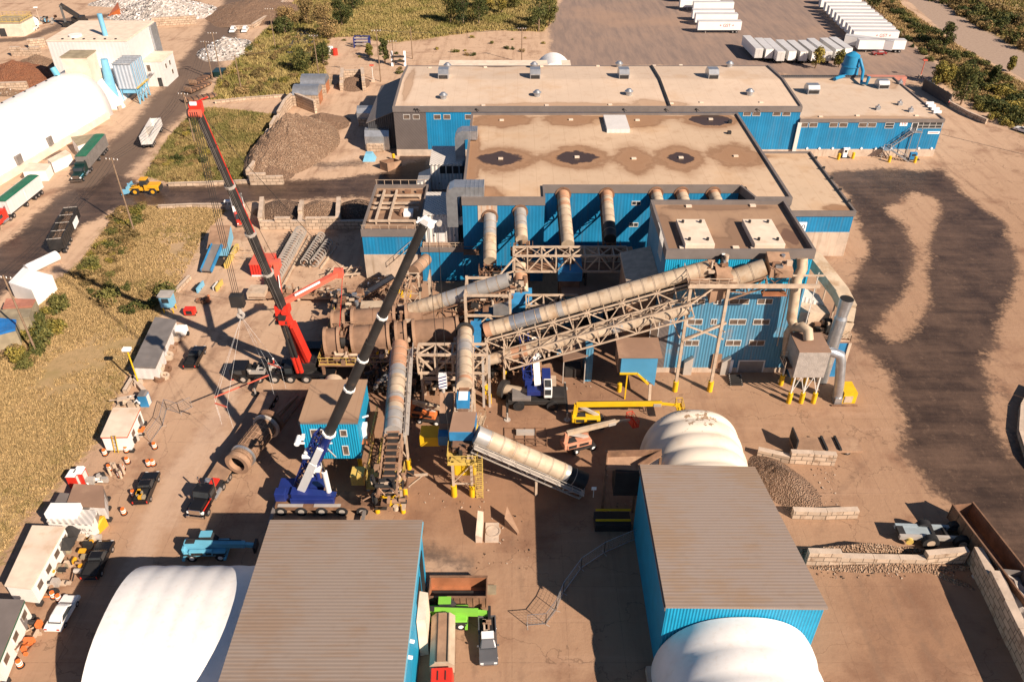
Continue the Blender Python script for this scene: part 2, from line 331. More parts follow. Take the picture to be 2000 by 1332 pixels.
def ground_mat():
    m,t,b=NT('ground'); g=_n(t,'ShaderNodeNewGeometry'); P=g.outputs['Position']
    A=lambda n:(lambda a:a.outputs['Fac'])(_n(t,'ShaderNodeAttribute',attribute_name=n))
    big=_noise(t,P,.018,5,.6); mid=_noise(t,P,.12,6,.65); fine=_noise(t,P,1.1,6,.7); fin2=_noise(t,P,5.5,4,.7)
    mp=_n(t,'ShaderNodeMapping'); t.links.new(P,mp.inputs[0]); mp.inputs['Scale'].default_value=(.5,.06,1); mp.inputs['Rotation'].default_value=(0,0,.35)
    drag=_noise(t,mp.outputs[0],1,6,.65)
    mp2=_n(t,'ShaderNodeMapping'); t.links.new(P,mp2.inputs[0]); mp2.inputs['Scale'].default_value=(.05,.5,1); mp2.inputs['Rotation'].default_value=(0,0,.2)
    drag2=_noise(t,mp2.outputs[0],1,6,.65)
    # yard: far tan, near rust-brown
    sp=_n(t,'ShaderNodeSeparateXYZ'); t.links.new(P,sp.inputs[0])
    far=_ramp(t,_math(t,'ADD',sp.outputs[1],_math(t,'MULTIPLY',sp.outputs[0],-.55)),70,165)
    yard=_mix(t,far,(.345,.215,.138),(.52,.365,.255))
    yard=_mix(t,_math(t,'MULTIPLY',_ramp(t,drag,.46,.72),.45),yard,(.235,.135,.088))
    yard=_mix(t,_math(t,'MULTIPLY',_ramp(t,drag2,.5,.75),.6),yard,(.42,.27,.185))
    yard=_mix(t,_math(t,'MULTIPLY',_ramp(t,mid,.5,.74),.75),yard,(.20,.105,.066))
    yard=_mix(t,_math(t,'MULTIPLY',_ramp(t,fine,.55,.8),.45),yard,(.17,.10,.07))
    yard=_mix(t,_math(t,'MULTIPLY',_ramp(t,fin2,.6,.8),.3),yard,(.5,.36,.26))
    # slab joints and cracks
    br=_n(t,'ShaderNodeTexBrick'); t.links.new(P,br.inputs['Vector']); br.offset=0; br.inputs['Scale'].default_value=1
    br.inputs['Brick Width'].default_value=6.1; br.inputs['Row Height'].default_value=4.9; br.inputs['Mortar Size'].default_value=.035; br.inputs['Mortar Smooth'].default_value=.3
    near=_ramp(t,sp.outputs[1],125,85); nj=_ramp(t,fine,.35,.6)
    yard=_mix(t,_math(t,'MULTIPLY',_math(t,'MULTIPLY',br.outputs[1],near),_math(t,'MULTIPLY',nj,.5)),yard,(.11,.07,.05))
    vo=_n(t,'ShaderNodeTexVoronoi',feature='DISTANCE_TO_EDGE'); vo.inputs['Scale'].default_value=.075
    wv=_n(t,'ShaderNodeVectorMath',operation='ADD'); t.links.new(P,wv.inputs[0]); nn=_n(t,'ShaderNodeTexNoise'); nn.inputs['Scale'].default_value=.35; nn.inputs['Detail'].default_value=5
    t.links.new(P,nn.inputs['Vector']); vs_=_n(t,'ShaderNodeVectorMath',operation='SCALE'); t.links.new(nn.outputs['Color'],vs_.inputs[0]); vs_.inputs['Scale'].default_value=5; t.links.new(vs_.outputs[0],wv.inputs[1]); t.links.new(wv.outputs[0],vo.inputs['Vector'])
    yard=_mix(t,_math(t,'MULTIPLY',_ramp(t,vo.outputs['Distance'],.006,.002),.45),yard,(.12,.075,.05))
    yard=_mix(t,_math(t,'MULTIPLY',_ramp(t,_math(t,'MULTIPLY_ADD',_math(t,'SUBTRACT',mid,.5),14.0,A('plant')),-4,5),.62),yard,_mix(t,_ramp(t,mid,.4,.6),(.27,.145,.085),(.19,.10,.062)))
    yard=_mix(t,_math(t,'MULTIPLY',_ramp(t,_math(t,'MULTIPLY_ADD',_math(t,'SUBTRACT',fine,.5),3.0,A('pale')),-1.2,1.0),.38),yard,(.60,.45,.345)); yard=_mix(t,_math(t,'MULTIPLY',_ramp(t,_math(t,'MULTIPLY_ADD',_math(t,'SUBTRACT',fine,.5),1.6,A('tyre')),-.25,.3),.4),yard,(.20,.125,.085))
    # wet asphalt / damp dirt
    nz=_math(t,'SUBTRACT',_math(t,'ADD',_math(t,'MULTIPLY',mid,.75),_math(t,'ADD',_math(t,'MULTIPLY',drag2,.25),_math(t,'MULTIPLY',fine,.6))),.80)
    wm=_ramp(t,_math(t,'MULTIPLY_ADD',nz,9.0,A('wet')),-1.0,1.3)
    wetc=_mix(t,_ramp(t,_math(t,'ADD',_math(t,'MULTIPLY',mid,.6),_math(t,'MULTIPLY',drag2,.4)),.36,.66),(.042,.028,.022),(.125,.080,.057)); wetc=_mix(t,_math(t,'MULTIPLY',_ramp(t,_math(t,'ADD',_math(t,'MULTIPLY',fine,.6),_math(t,'MULTIPLY',drag,.4)),.52,.68),.55),wetc,(.20,.13,.09))
    sm=_math(t,'MULTIPLY',_ramp(t,_math(t,'MULTIPLY_ADD',nz,8.0,A('streak')),-2.2,.8),.9)
    c=_mix(t,sm,yard,(.105,.074,.060)); c=_mix(t,wm,c,wetc)
    lm=_ramp(t,_math(t,'MULTIPLY_ADD',nz,6.0,A('lot')),-1,1)
    lot=_mix(t,_ramp(t,drag,.35,.7),(.285,.205,.165),(.205,.155,.135)); lot=_mix(t,_math(t,'MULTIPLY',_ramp(t,big,.5,.7),.6),lot,(.38,.25,.175)); lot=_mix(t,_math(t,'MULTIPLY',_ramp(t,fine,.55,.8),.5),lot,(.12,.095,.09))
    c=_mix(t,lm,c,lot)
    tm=_ramp(t,_math(t,'MULTIPLY_ADD',nz,3.0,A('track')),-.5,.5)
    c=_mix(t,tm,c,_mix(t,_ramp(t,fine,.4,.7),(.36,.27,.21),(.30,.22,.175)))
    gm=_ramp(t,_math(t,'MULTIPLY_ADD',_math(t,'ADD',nz,_math(t,'MULTIPLY_ADD',fine,.5,-.25)),8.0,A('grass')),-1.2,.8)
    gr=_mix(t,_ramp(t,mid,.42,.64),(.42,.29,.15),(.30,.225,.095)); gr=_mix(t,_ramp(t,fine,.42,.7),gr,(.33,.235,.115)); gr=_mix(t,_math(t,'MULTIPLY',_ramp(t,big,.50,.62),.7),gr,(.46,.32,.205))
    gr=_mix(t,_math(t,'MULTIPLY',_ramp(t,fin2,.55,.8),.45),gr,(.12,.10,.04))
    c=_mix(t,gm,c,gr)
    t.links.new(c,b.inputs['Base Color'])
    ro=_mix(t,wm,(.88,)*3,(.42,)*3); t.links.new(ro,b.inputs['Roughness']); b.inputs['Specular IOR Level'].default_value=.25
    bp=_n(t,'ShaderNodeBump'); bp.inputs['Distance'].default_value=1; bp.inputs['Strength'].default_value=.6
    hh=_math(t,'ADD',_math(t,'MULTIPLY',fine,.10),_math(t,'MULTIPLY',_math(t,'MULTIPLY',fin2,gm),.25)); t.links.new(hh,bp.inputs['Height']); t.links.new(bp.outputs[0],b.inputs['Normal'])
    return m
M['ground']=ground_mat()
nx,ny=len(xs),len(ys); idx=np.arange(nx*ny).reshape(ny,nx)
Q=np.stack([idx[:-1,:-1],idx[:-1,1:],idx[1:,1:],idx[1:,:-1]],-1).reshape(-1,4)
fm=lambda a:a[Q].mean(1)
cls=np.zeros(len(Q),int); cls[fm(ds)>0]=1; cls[fm(dw)>0]=1; cls[fm(dl)>0]=2; cls[fm(dt)>0]=3; cls[fm(dg)>0]=4
cc=PT[Q].mean(1); cls[(cls==1)&(cc[:,0]>0)]=5; cls[(np.abs(cc[:,0])>230)|(cc[:,1]>420)|(cc[:,1]<20)]=6
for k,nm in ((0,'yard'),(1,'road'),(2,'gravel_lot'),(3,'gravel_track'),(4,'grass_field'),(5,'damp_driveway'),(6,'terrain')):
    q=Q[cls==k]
    if not len(q): continue
    u,inv=np.unique(q,return_inverse=True); inv=inv.reshape(-1,4)
    me=bpy.data.meshes.new(nm); me.vertices.add(len(u)); me.loops.add(inv.size); me.polygons.add(len(inv))
    co=np.zeros((len(u),3)); co[:,:2]=PT[u]; me.vertices.foreach_set('co',co.ravel())
    me.loops.foreach_set('vertex_index',inv.ravel().astype(np.int32)); me.polygons.foreach_set('loop_start',np.arange(0,inv.size,4,dtype=np.int32))
    me.update(calc_edges=True); me.validate()
    for an,arr in (('grass',dg),('wet',dw),('lot',dl),('track',dt),('streak',ds),('pale',dp),('tyre',dy),('plant',dpl)):
        a_=me.attributes.new(an,'FLOAT','POINT'); a_.data.foreach_set('value',np.clip(arr[u],-15,15).astype(np.float32))
    me.materials.append(M['ground']); ob=bpy.data.objects.new(nm,me); S.collection.objects.link(ob)
    tag(ob,kind='structure')
# ================================================================== BUILDINGS
def win(par,x0,z0,x1,z1,y,n=1,pane='glass',fr='frame',t=.085,rows=1):
    f=MB(); f.box(x0,y-.10,z0,x1,y-.003,z0+t,M[fr]); f.box(x0,y-.10,z1-t,x1,y-.003,z1,M[fr])
    for i in range(n+1):
        x=x0+(x1-x0)*i/n; a=min(max(x-t/2,x0),x1-t); f.box(a,y-.09,z0+t,a+t,y-.003,z1-t,M[fr])
    for j in range(1,rows):
        z=z0+(z1-z0)*j/rows; f.box(x0+t,y-.085,z-t/2,x1-t,y-.003,z+t/2,M[fr])
    w=f.build('window',par); MB().box(x0+t*.9,y-.04,z0+t*.9,x1-t*.9,y-.002,z1-t*.9,M[pane]).build('pane',w); return w
def sidewin(par,y0,z0,y1,z1,x,pane='winbrown',t=.14):   # on a wall facing +x
    f=MB(); f.box(x+.003,y0,z0,x+.10,y1,z0+t,M['frame']); f.box(x+.003,y0,z1-t,x+.10,y1,z1,M['frame']); f.box(x+.003,y0,z0+t,x+.09,y0+t,z1-t,M['frame']); f.box(x+.003,y1-t,z0+t,x+.09,y1,z1-t,M['frame'])
    w=f.build('window',par); MB().box(x+.002,y0+t*.9,z0+t*.9,x+.04,y1-t*.9,z1-t*.9,M[pane]).build('pane',w); return w
def stain_roof(name,par,x0,y0,x1,y1,z,drains,m,res=.6,zf=None):
    nx=int((x1-x0)/res)+1; ny=int((y1-y0)/res)+1; xs=np.linspace(x0,x1,nx); ys=np.linspace(y0,y1,ny); gx,gy=np.meshgrid(xs,ys); px=gx.ravel(); py=gy.ravel()
    z_=np.full(px.shape,z) if zf is None else zf(px,py)
    d=np.full(px.shape,9.0); core=np.full(px.shape,9.0)
    for cx,cy,rx,ry,k in drains:
        q=(np.abs((px-cx)/rx)**1.45+np.abs((py-cy)/ry)**1.45)**(1/1.45); d=np.minimum(d,q); 
        if k>0: core=np.minimum(core,q/k)
    idx=np.arange(nx*ny).reshape(ny,nx); f=np.stack([idx[:-1,:-1],idx[:-1,1:],idx[1:,1:],idx[1:,:-1]],-1).reshape(-1,4)
    o=ORG.get(par.name,(0,0,0)); me=bpy.data.meshes.new(name); me.from_pydata(np.stack([px-o[0],py-o[1],z_-o[2]],1).tolist(),[],f.tolist())
    for an,a in (('stain',d),('core',core)):
        t_=me.attributes.new(an,'FLOAT','POINT'); t_.data.foreach_set('value',a.astype(np.float32))
    me.materials.append(m); ob=bpy.data.objects.new(name,me); S.collection.objects.link(ob); ob.parent=par; ORG[ob.name]=o; return ob
def roofmat(name,base,ring,core):
    m,t,b=NT(name); tc=_n(t,'ShaderNodeTexCoord'); O=tc.outputs['Object']
    A=lambda n:_n(t,'ShaderNodeAttribute',attribute_name=n).outputs['Fac']
    big=_noise(t,O,.05,5,.6); mid=_noise(t,O,.5,6,.65); fine=_noise(t,O,3,4,.7)
    c=_mix(t,_ramp(t,big,.35,.65),base,_hsv(base,1.13)); c=_mix(t,_math(t,'MULTIPLY',_ramp(t,mid,.5,.75),.35),c,ring); c=_mix(t,_math(t,'MULTIPLY',_ramp(t,_noise(t,O,.09,5,.6),.50,.66),.45),c,(base[0]*.92,base[1]*.78,base[2]*.62))
    c=_mix(t,_math(t,'MULTIPLY',_ramp(t,fine,.63,.75),.5),c,_hsv(ring,.5))
    sp=_n(t,'ShaderNodeSeparateXYZ'); t.links.new(O,sp.inputs[0]); sm_=_math(t,'PINGPONG',sp.outputs[0],1.55); c=_mix(t,_math(t,'MULTIPLY',_ramp(t,sm_,.07,.02),.22),c,_hsv(ring,.8))
    nz=_math(t,'ADD',_math(t,'MULTIPLY_ADD',mid,.8,-.40),_math(t,'MULTIPLY_ADD',_noise(t,O,.22,3),.8,-.44))
    s=_math(t,'ADD',A('stain'),nz)
    c=_mix(t,_math(t,'MULTIPLY',_ramp(t,s,1.45,.5),.82),c,ring)
    rim=_math(t,'MULTIPLY',_ramp(t,s,.62,.78),_ramp(t,s,1.0,.82)); c=_mix(t,_math(t,'MULTIPLY',rim,.5),c,_hsv(ring,.75))
    k=_math(t,'ADD',A('core'),nz); c=_mix(t,_ramp(t,k,1.0,.85),c,core)
    t.links.new(c,b.inputs['Base Color']); t.links.new(_mix(t,_ramp(t,k,1.0,.85),(.85,)*3,(.35,)*3),b.inputs['Roughness']); b.inputs['Specular IOR Level'].default_value=.3
    return m
M['tanroof']=roofmat('pale tan roof membrane',(.50,.37,.26),(.26,.135,.07),(.06,.038,.03))
M['paleroof']=roofmat('pale roof membrane',(.52,.41,.32),(.38,.25,.165),(.12,.08,.06))
M['duskroof']=roofmat('dusty brown roof membrane',(.33,.215,.14),(.21,.13,.088),(.16,.095,.065))
def parapet(par,x0,y0,x1,y1,z,h,m,w=.35,name='parapet'):
    p=MB(); p.box(x0,y0,z,x1,y0+w,z+h,m); p.box(x0,y1-w,z,x1,y1,z+h,m); p.box(x0,y0+w,z,x0+w,y1-w,z+h,m); p.box(x1-w,y0+w,z,x1,y1-w,z+h,m); return p.build(name,par)
def roof_unit(par,x,y,z,w=2.2,d=3.2,h=1.9):   # louvred hood vent: wedge box facing front
    MB().ext([(y-d/2,z),(y+d/2,z),(y+d/2,z+h*.55),(y+d*.25,z+h),(y-d*.3,z+h),(y-d/2,z+h*.62)],'x',x-w/2,x+w/2,M['galv']).box(x-w/2+.2,y-d/2-.06,z+.25,x+w/2-.2,y-d/2-.004,z+h*.5,M['dark']).build('roof_unit',par)
def roof_fan(par,x,y,z):
    MB().tube((x,y,z),(x,y,z+.8),.75,M['galv'],n=12).tube((x,y,z+.8),(x,y,z+1.0),1.05,M['galv'],n=14).tube((x,y,z+1.0),(x,y,z+1.5),.95,M['galv'],r2=.5,n=14).build('roof_fan',par)
def hatch(par,x,y,z): MB().box(x-.45,y-.3,z,x+.45,y+.3,z+.25,M['whiteroof']).build('roof_drain',par)
# ---- long back building
BK=thing('long_factory_building','long blue and grey factory hall with pale low-pitched roof along the back','building',(20,201,0))
x0,x1,y0,y1,h=-28.2,68.7,185.4,216.8,11.6
zf=lambda X,Y:12.0+1.1*(1-np.abs((Y-203)/17.))
stain_roof('roof',BK,x0+.2,y0+.4,x1-.2,y1-.2,12,[(12,186.8,22,1.8,0),(33,188,5,3,0),(-4,217,9,1.5,.8),(36,187.5,7,2,0),(-26,200,1.2,14,0)],M['paleroof'],1.0,zf)
w=MB(); w.box(x0,y0,1.6,-20.5,y0+.3,11,M['grey']); w.box(-20.5,y0-.01,1.2,x1,y0+.3,11,M['blue']); w.box(x0,y0+.3,1.6,x0+.3,y1,11.8,M['grey']); w.box(x1-.3,y0+.3,1.2,x1,y1,11.8,M['blue']); w.box(x0,y1-.3,1,x1,y1,11.6,M['grey'])
w.box(x0-.02,y0-.15,0,x1+.02,y0+.3,1.6,M['conc']); w.box(x0,y0+.3,0,x0+.3,y1,1.6,M['conc']); w.build('wall',BK)
MB().box(x0-.15,y0-.2,11.0,x1+.15,y0+.45,12.25,M['fascia']).box(x0-.15,y1-.3,11,x1+.15,y1+.2,12.3,M['fascia']).build('parapet',BK)
for ax in (x0-.1,37.2,x1-.25):
    g=MB()
    for (ya,yb) in ((y0+.46,203),(203,y1-.3)):
        za,zb=zf(0,ya)+.02,zf(0,yb)+.02; g.prism([(ax,ya),(ax+.5,ya),(ax+.5,yb),(ax,yb)],[za-.1,za-.1,zb-.1,zb-.1],[za+.35,za+.35,zb+.35,zb+.35],M['fascia'] if ax!=37.2 else M['dark'])
    g.build('roof_edge',BK)
for px in (787,805.8,847,866,908): 
    a=atY(px,224,y0); b=atY(px+14,233.5,y0); win(BK,a.x,b.z,b.x,a.z,y0,2 if False else 1,'winbrown')
for px in (1452,1470.5,1510,1529):
    a=atY(px,219,y0); b=atY(px+14,227,y0); win(BK,a.x,b.z,b.x,a.z,y0,1,'winbrown')
for px,py in ((867,150),(1045,150),(1217,150),(1390,150)):
    q=at(px,py,13); roof_unit(BK,q.x,q.y,12.8,2.6,4.4,2.4)
for px,py in ((874,132),(1043,130),(1209,128),(1425,128),(866,190),(1049,186),(1228,184),(1464,184)):
    q=at(px,py,12.7); roof_fan(BK,q.x,q.y,float(zf(0,q.y)))
for px,py in ((823,205),(944,203),(1068,203),(1192,202),(1312,200),(1370,198),(1487,198),(840,132),(948,131),(1058,129),(1168,128),(1278,127),(1330,126)):
    q=at(px,py,12.5); hatch(BK,q.x,q.y,float(zf(0,q.y))-.02)
g=MB()
for px in (810,815,930,1218,1300,1360,1478):
    q=atY(px,213.5,y0-.25); g.cbox((q.x,y0-.3,q.z),(.3,.2,.3),M['dark']); g.bar((q.x,y0-.25,q.z),(q.x+.7,y0-.6,q.z-.3),.1,M['dark'])
g.build('wall_lamp',BK)
# lean-to on its left
LN=thing('lean_to_shed','dark grey lean-to shed against the left end of the long factory hall','shed',(-32,202,0))
MB().prism([(-35.5,190),(-28.4,190),(-28.4,217),(-35.5,217)],0,[6.5,9.5,9.5,6.5],M['darkgrey'],M['fascia']).build('wall',LN)
MB().prism([(-35.8,189.6),(-28.35,189.6),(-28.35,217.3),(-35.8,217.3)],[6.52,9.52,9.52,6.52],[6.7,9.7,9.7,6.7],M['fascia']).build('roof',LN)
SMB=thing('low_annex','low pale roofed annex peeking out behind the long factory hall','building',(-5,221,0))
MB().box(-20,217.2,0,16,226,10.6,M['fascia']).build('wall',SMB); MB().box(-20.2,217.2,10.6,16.2,226.2,11.0,M['whiteroof']).build('roof',SMB)
wq=atY(1082,113,227); WT=MB().arch('y',222,232,wq.x,7.0,0,wq.z,M['tent'],n=20).build('dome_tent'); tag(WT,'white dome tent showing over the back roof of the long hall','tent')
# ---- lower right back building
B2=thing('low_factory_building','lower blue factory wing with outside staircase and ribbon windows at the far right','building',(86,200,0))
x0,x1,y0,y1=68.75,103.2,184.9,216.4
stain_roof('roof',B2,x0,y0+.3,x1,y1,9.1,[(86,186,20,2,0),(100,212,3,5,0),(74,186,3,2,0)],M['paleroof'],1.2)
w=MB(); w.box(x0,y0,1.9,x1,y0+.3,8.6,M['blue']); w.box(x1-.3,y0+.3,1.9,x1,y1,9,M['blue']); w.box(x0,y1-.3,0,x1,y1,9,M['blue']); w.box(x0,y0-.12,0,x1+.02,y0+.3,1.9,M['concwall']); w.box(x1-.3,y0+.3,0,x1+.02,y1,1.9,M['concwall']); w.box(x0-.4,y0-.3,1.4,x0+.5,y0-.003,8.6,M['frame']); w.build('wall',B2)
parapet(B2,x0,y0-.15,x1+.15,y1+.1,8.6,.8,M['fascia'])
for px in (1563,1581.5,1621,1640,1678,1696):
    a=atY(px,240,y0); b=atY(px+14,249,y0); win(B2,a.x,b.z,b.x,a.z,y0,1,'winbrown')
a=atY(1730,240,y0); b=atY(1744,251,y0); win(B2,a.x,b.z,b.x,a.z,y0,1,'glass',rows=2)
a=atY(1792,239,y0); b=atY(1838,251,y0); win(B2,a.x,b.z,b.x,a.z,y0,4,'glass',rows=2)
a=atY(1782,239,y0); b=atY(1790,256,y0); d=MB().box(a.x,y0-.08,b.z,b.x,y0-.002,a.z,M['frame']).build('door',B2); MB().box(a.x+.25,y0-.12,b.z+.2,b.x-.2,y0-.083,a.z-.2,M['glass']).build('pane',d)
a=atY(1759,238,y0); b=atY(1771,246.5,y0); MB().box(a.x,y0-.06,b.z,b.x,y0-.002,a.z,M['light']).build('sign_board',B2)
a=atY(1813,257,y0); b=atY(1834,262,y0); sg=MB().box(a.x,y0-.06,b.z,b.x,y0-.002,a.z,M['light']).build('sign_board',B2); MB().box(a.x+.3,y0-.07,b.z+.25,b.x-.3,y0-.062,a.z-.25,M['redtext']).build('lettering',sg)
for px in (1552,1576,1600,1626,1658,1682,1710,1740,1794,1819):
    q=atY(px,290,y0); MB().tube((q.x,y0-.25,q.z),(q.x,y0-.01,q.z),.28,M['light'],n=8).build('wall_lamp',B2)
for px,py,s in ((1585,178,1.0),(1722,168,.9)):
    q=at(px,py,9.5); roof_unit(B2,q.x,q.y,9.1,3*s,3.6*s,2.2*s)
for px,py in ((1714,214),(1778,218),(1757,205),(1758,164)): q=at(px,py,9.2); MB().cbox((q.x,q.y,9.5),(1.0,1.0,.8),M['galv']).tube((q.x,q.y,9.9),(q.x,q.y,10.4),.25,M['galv'],n=8).build('roof_vent',B2)
for px,py in ((1603,228),(1675,226),(1790,226),(1602,151)): q=at(px,py,9.2); hatch(B2,q.x,q.y,9.1)
for px,py in ((1815,205),(1819,210),(1826,216),(1830,222)): q=at(px,py,9.2); MB().box(q.x-1,q.y-.3,9.3,q.x+.9,q.y+.3,9.9,M['light']).build('roof_rail',B2)
# staircase (a zig-zag of two flights on the wall)
ST=thing('steel_staircase','galvanised outside staircase climbing the blue wall to an upper door','staircase',(92,183,0))
a=atY(1788,262,183.6); L2=Vector((a.x,183.6,5.0)); b=Vector((atY(1742,280,183).x,183.2,2.6)); c=Vector((atY(1778,297,182).x,182.0,.1)); L2=Vector((atY(1788,262,183.6).x,183.6,atY(1788,258,183.6).z))
def flight(p,q,w,par,n):
    s=MB()
    for k in (-1,1):
        o=Vector((0,k*w/2,0)); s.bar(p+o,q+o,.1,M['galv'],.3)
    s.build('stringer',par); s=MB()
    for i in range(1,n): m=p.lerp(q,i/n); s.cbox((m.x,m.y,m.z),(.35,w,.06),M['galv'])
    s.build('treads',par); s=MB()
    for k in (-1,1):
        o=Vector((0,k*w/2,0)); s.bar(p+o+Vector((0,0,1)),q+o+Vector((0,0,1)),.07,M['galv'])
        for i in range(5): m=p.lerp(q,i/4)+o; s.bar(m,m+Vector((0,0,1)),.06,M['galv'])
    s.build('handrail',par)
flight(c,b,1.2,ST,12); flight(Vector((b.x,b.y+.9,b.z)),Vector((L2.x-.8,L2.y+.3,L2.z)),1.2,ST,12)
MB().box(b.x-1.6,b.y-.8,b.z-.1,b.x+.3,b.y+1.6,b.z,M['galv']).build('landing',ST); MB().box(L2.x-1,183.1,L2.z-.1,L2.x+1.4,184.7,L2.z,M['galv']).build('landing',ST)
s=MB()
for x,z in ((b.x-1.5,b.z),(b.x+.2,b.z),(L2.x-.8,L2.z),(L2.x+1.2,L2.z)): s.bar((x,183.3,0),(x,183.3,z+1.1),.14,M['galv'])
s.bar((b.x-1.5,183.3,b.z+1.1),(b.x+.2,183.3,b.z+1.1),.07,M['galv']).bar((L2.x-.8,183.15,L2.z+1.1),(L2.x+1.2,183.15,L2.z+1.1),.07,M['galv']); s.build('post',ST)
# grey dock roof, red wall, blue silo behind it
DK=thing('dock_canopy','grey sloping dock canopy behind the low factory wing','canopy',(80,219,0))
MB().prism([(72.5,216.5),(96,216.5),(96,221),(72.5,221)],[9.3,9.3,7.5,7.5],[9.9,9.9,8,8],M['darkgrey'],M['fascia']).build('roof',DK); MB().box(73,217,0,95.5,220.8,7.5,M['darkgrey']).build('wall',DK)
RW=MB().prism([(96.3,216.6),(107,216.6),(107,218.2),(96.3,218.2)],0,[9.5,9.3,9.3,9.5],mat('faded red screen',(.46,.19,.14),.7,var=.12)).build('red_screen_wall'); tag(RW,'long low pale red wall behind the low factory wing','wall')
SI=thing('blue_silo','bright blue tapering silo with a bent pipe standing behind the low factory wing','silo',(89.5,219,8))
c=atY(1656,150,219); t=atY(1656,108,219)
MB().tube((c.x,219,8),(c.x,219,t.z),2.6,M['cyclone'],r2=1.9,n=20).build('shell',SI); MB().tube((c.x,219,t.z),(c.x,219,t.z+.8),1.9,M['cyclone'],r2=.6,n=20).build('cap',SI)
q=at(1692,166,9.5); MB().path([(c.x+1.4,217.4,t.z-.5),(c.x+1.9,216.4,t.z-2),(c.x+2.3,215.6,11.2),(q.x-1,q.y+1,9.6),(q.x,q.y,9.8),(q.x+.3,q.y+.2,11.6)],.42,M['cyclone'],n=10).build('pipe',SI)
MB().path([(c.x-1.5,217.2,9.4),(c.x-3.5,216,9.5),(c.x-5.5,214,9.6)],.5,M['cyclone'],n=8).build('duct',SI)
MB().ring((c.x,219,(c.z+t.z)/2),(c.x,219,(c.z+t.z)/2+.25),2.2,2.45,M['cyclone']).build('band',SI)
# ---- middle building
B3=thing('central_factory_building','big central blue hall whose flat tan roof carries two rows of dark drain stains','building',(20,147,0))
x0,x1,y0,y1,h=-8.7,48.7,126.8,168.2,16.6; yr=131.7; xa,xb=5.7,40.8
dr=[]
for px,py,rx,ry,k in ((978,311,7.6,6.4,.60),(1127,308,7.4,6.2,.56),(1238,311,4.4,7.2,0),(1330,309,5.8,7.0,.46),(1437,306,6.4,6.2,0),(980,236,7.0,5.0,0),(1115,235,6.2,4.4,0),(1245,236,6.2,4.6,0),(1388,234,7.2,5.4,.66)):
    q=at(px,py,h); dr.append((q.x,q.y,rx,ry,k))
dr+=[(-7.6,145,1.7,16,0),(-5,128,4,4,0),(25,166.5,20,1.2,0)]
zc=lambda X,Y: np.full(X.shape,h)
stain_roof('roof',B3,x0+.3,yr+.3,x1-.3,y1-.3,h,dr,M['tanroof'],.6)
stain_roof('roof',B3,x0+.3,y0+.3,xa,yr+.3,h,dr,M['tanroof'],.6); stain_roof('roof',B3,42.0,y0+.3,x1-.3,yr+.3,h,dr,M['tanroof'],.6)
for d in dr[:9]: hatch(B3,d[0],d[1],h)
w=MB(); zt=15.5
w.box(x0,y0,0,xa,y0+.3,zt,M['blue']); w.box(xa-.3,y0+.3,0,xa,yr,zt,M['blue']); w.box(xa,yr,0,xb,yr+.3,zt,M['blue']); w.prism([(xb,yr),(42.3,y0+.3),(42.6,y0+.3),(xb+.3,yr+.3)],0,zt,M['dark']); w.box(42.3,y0,0,x1,y0+.3,zt,M['fascia'])
w.box(x0,y0+.3,0,x0+.3,y1,zt,M['blue']); w.box(x1-.3,y0+.3,0,x1,y1,zt,M['blue']); w.box(x0,y1-.3,0,x1,y1,zt,M['blue']); w.build('wall',B3)
p=MB(); F=M['fascia']; z0,z1=zt,17.0
p.box(x0-.1,y0-.12,z0,xa+.1,y0+.3,z1,F); p.box(xa-.25,y0+.3,z0,xa+.1,yr-.12,z1,F); p.box(xa-.25,yr-.12,z0,xb,yr+.3,z1,F); p.prism([(xb,yr-.12),(42.2,y0+.3),(42.6,y0+.3),(xb+.3,yr+.3)],z0,z1,F); p.box(42.2,y0-.12,z0,x1+.1,y0+.3,z1,F); p.box(x0-.1,y0+.3,z0,x0+.35,y1-.35,z1,F); p.box(x1-.4,y0+.3,z0,x1+.1,y1-.35,z1,F); p.box(x0-.1,y1-.35,z0,x1+.1,y1+.1,z1,F); p.build('parapet',B3)
for px,py,wd in ((1234,393,17),(1229,435,17)):
    a=atY(px,py,yr); b=atY(px+wd,py+8,yr); win(B3,a.x,b.z,b.x,a.z,yr,2,'glass')
a=at(1178,232,h); b=at(1230,260,h); MB().box(a.x,b.y,h,b.x,a.y,h+.8,M['palegrey']).build('roof_hatch',B3)
for px,py in ((1425,241),(1424,262)): q=at(px,py,h); MB().cbox((q.x,q.y,h+.3),(.7,.7,.6),M['dark']).build('roof_vent',B3)
MB().box(-6,y0-.06,12.2,-2.6,y0-.003,15.5,mat('rust run',(.50,.40,.32),.8,streak=((.42,.16,.04),1.0),var=.2)).build('rust_stain_panel',B3)
# galvanised elbows coming off the roof at its left edge
for (pa,pb,pc,wd) in (((945,370),(893,367),(889,395),3.2),((932,262),(903,262),(898,285),2.8)):
    a=at(*pa,h+1); y=a.y; xl=x0-1.2
    prof=[(a.x,h+.3),(a.x,h+2.1),(xl-.2,h+2.1),(xl-1.1,h+1.6),(xl-1.6,h+.6),(xl-1.6,11.0),(xl+.3,11.0),(xl+.3,h+.2),(xl+.6,h+.35)]
    e=MB().ext(prof,'y',y-wd/2,y+wd/2,M['galv'])
    for k in range(5): xx=a.x-(a.x-x0)*k/5; e.box(xx-.07,y-wd/2-.05,h+.28,xx+.07,y+wd/2+.05,h+2.15,M['galv'])
    e.build('roof_duct',B3)
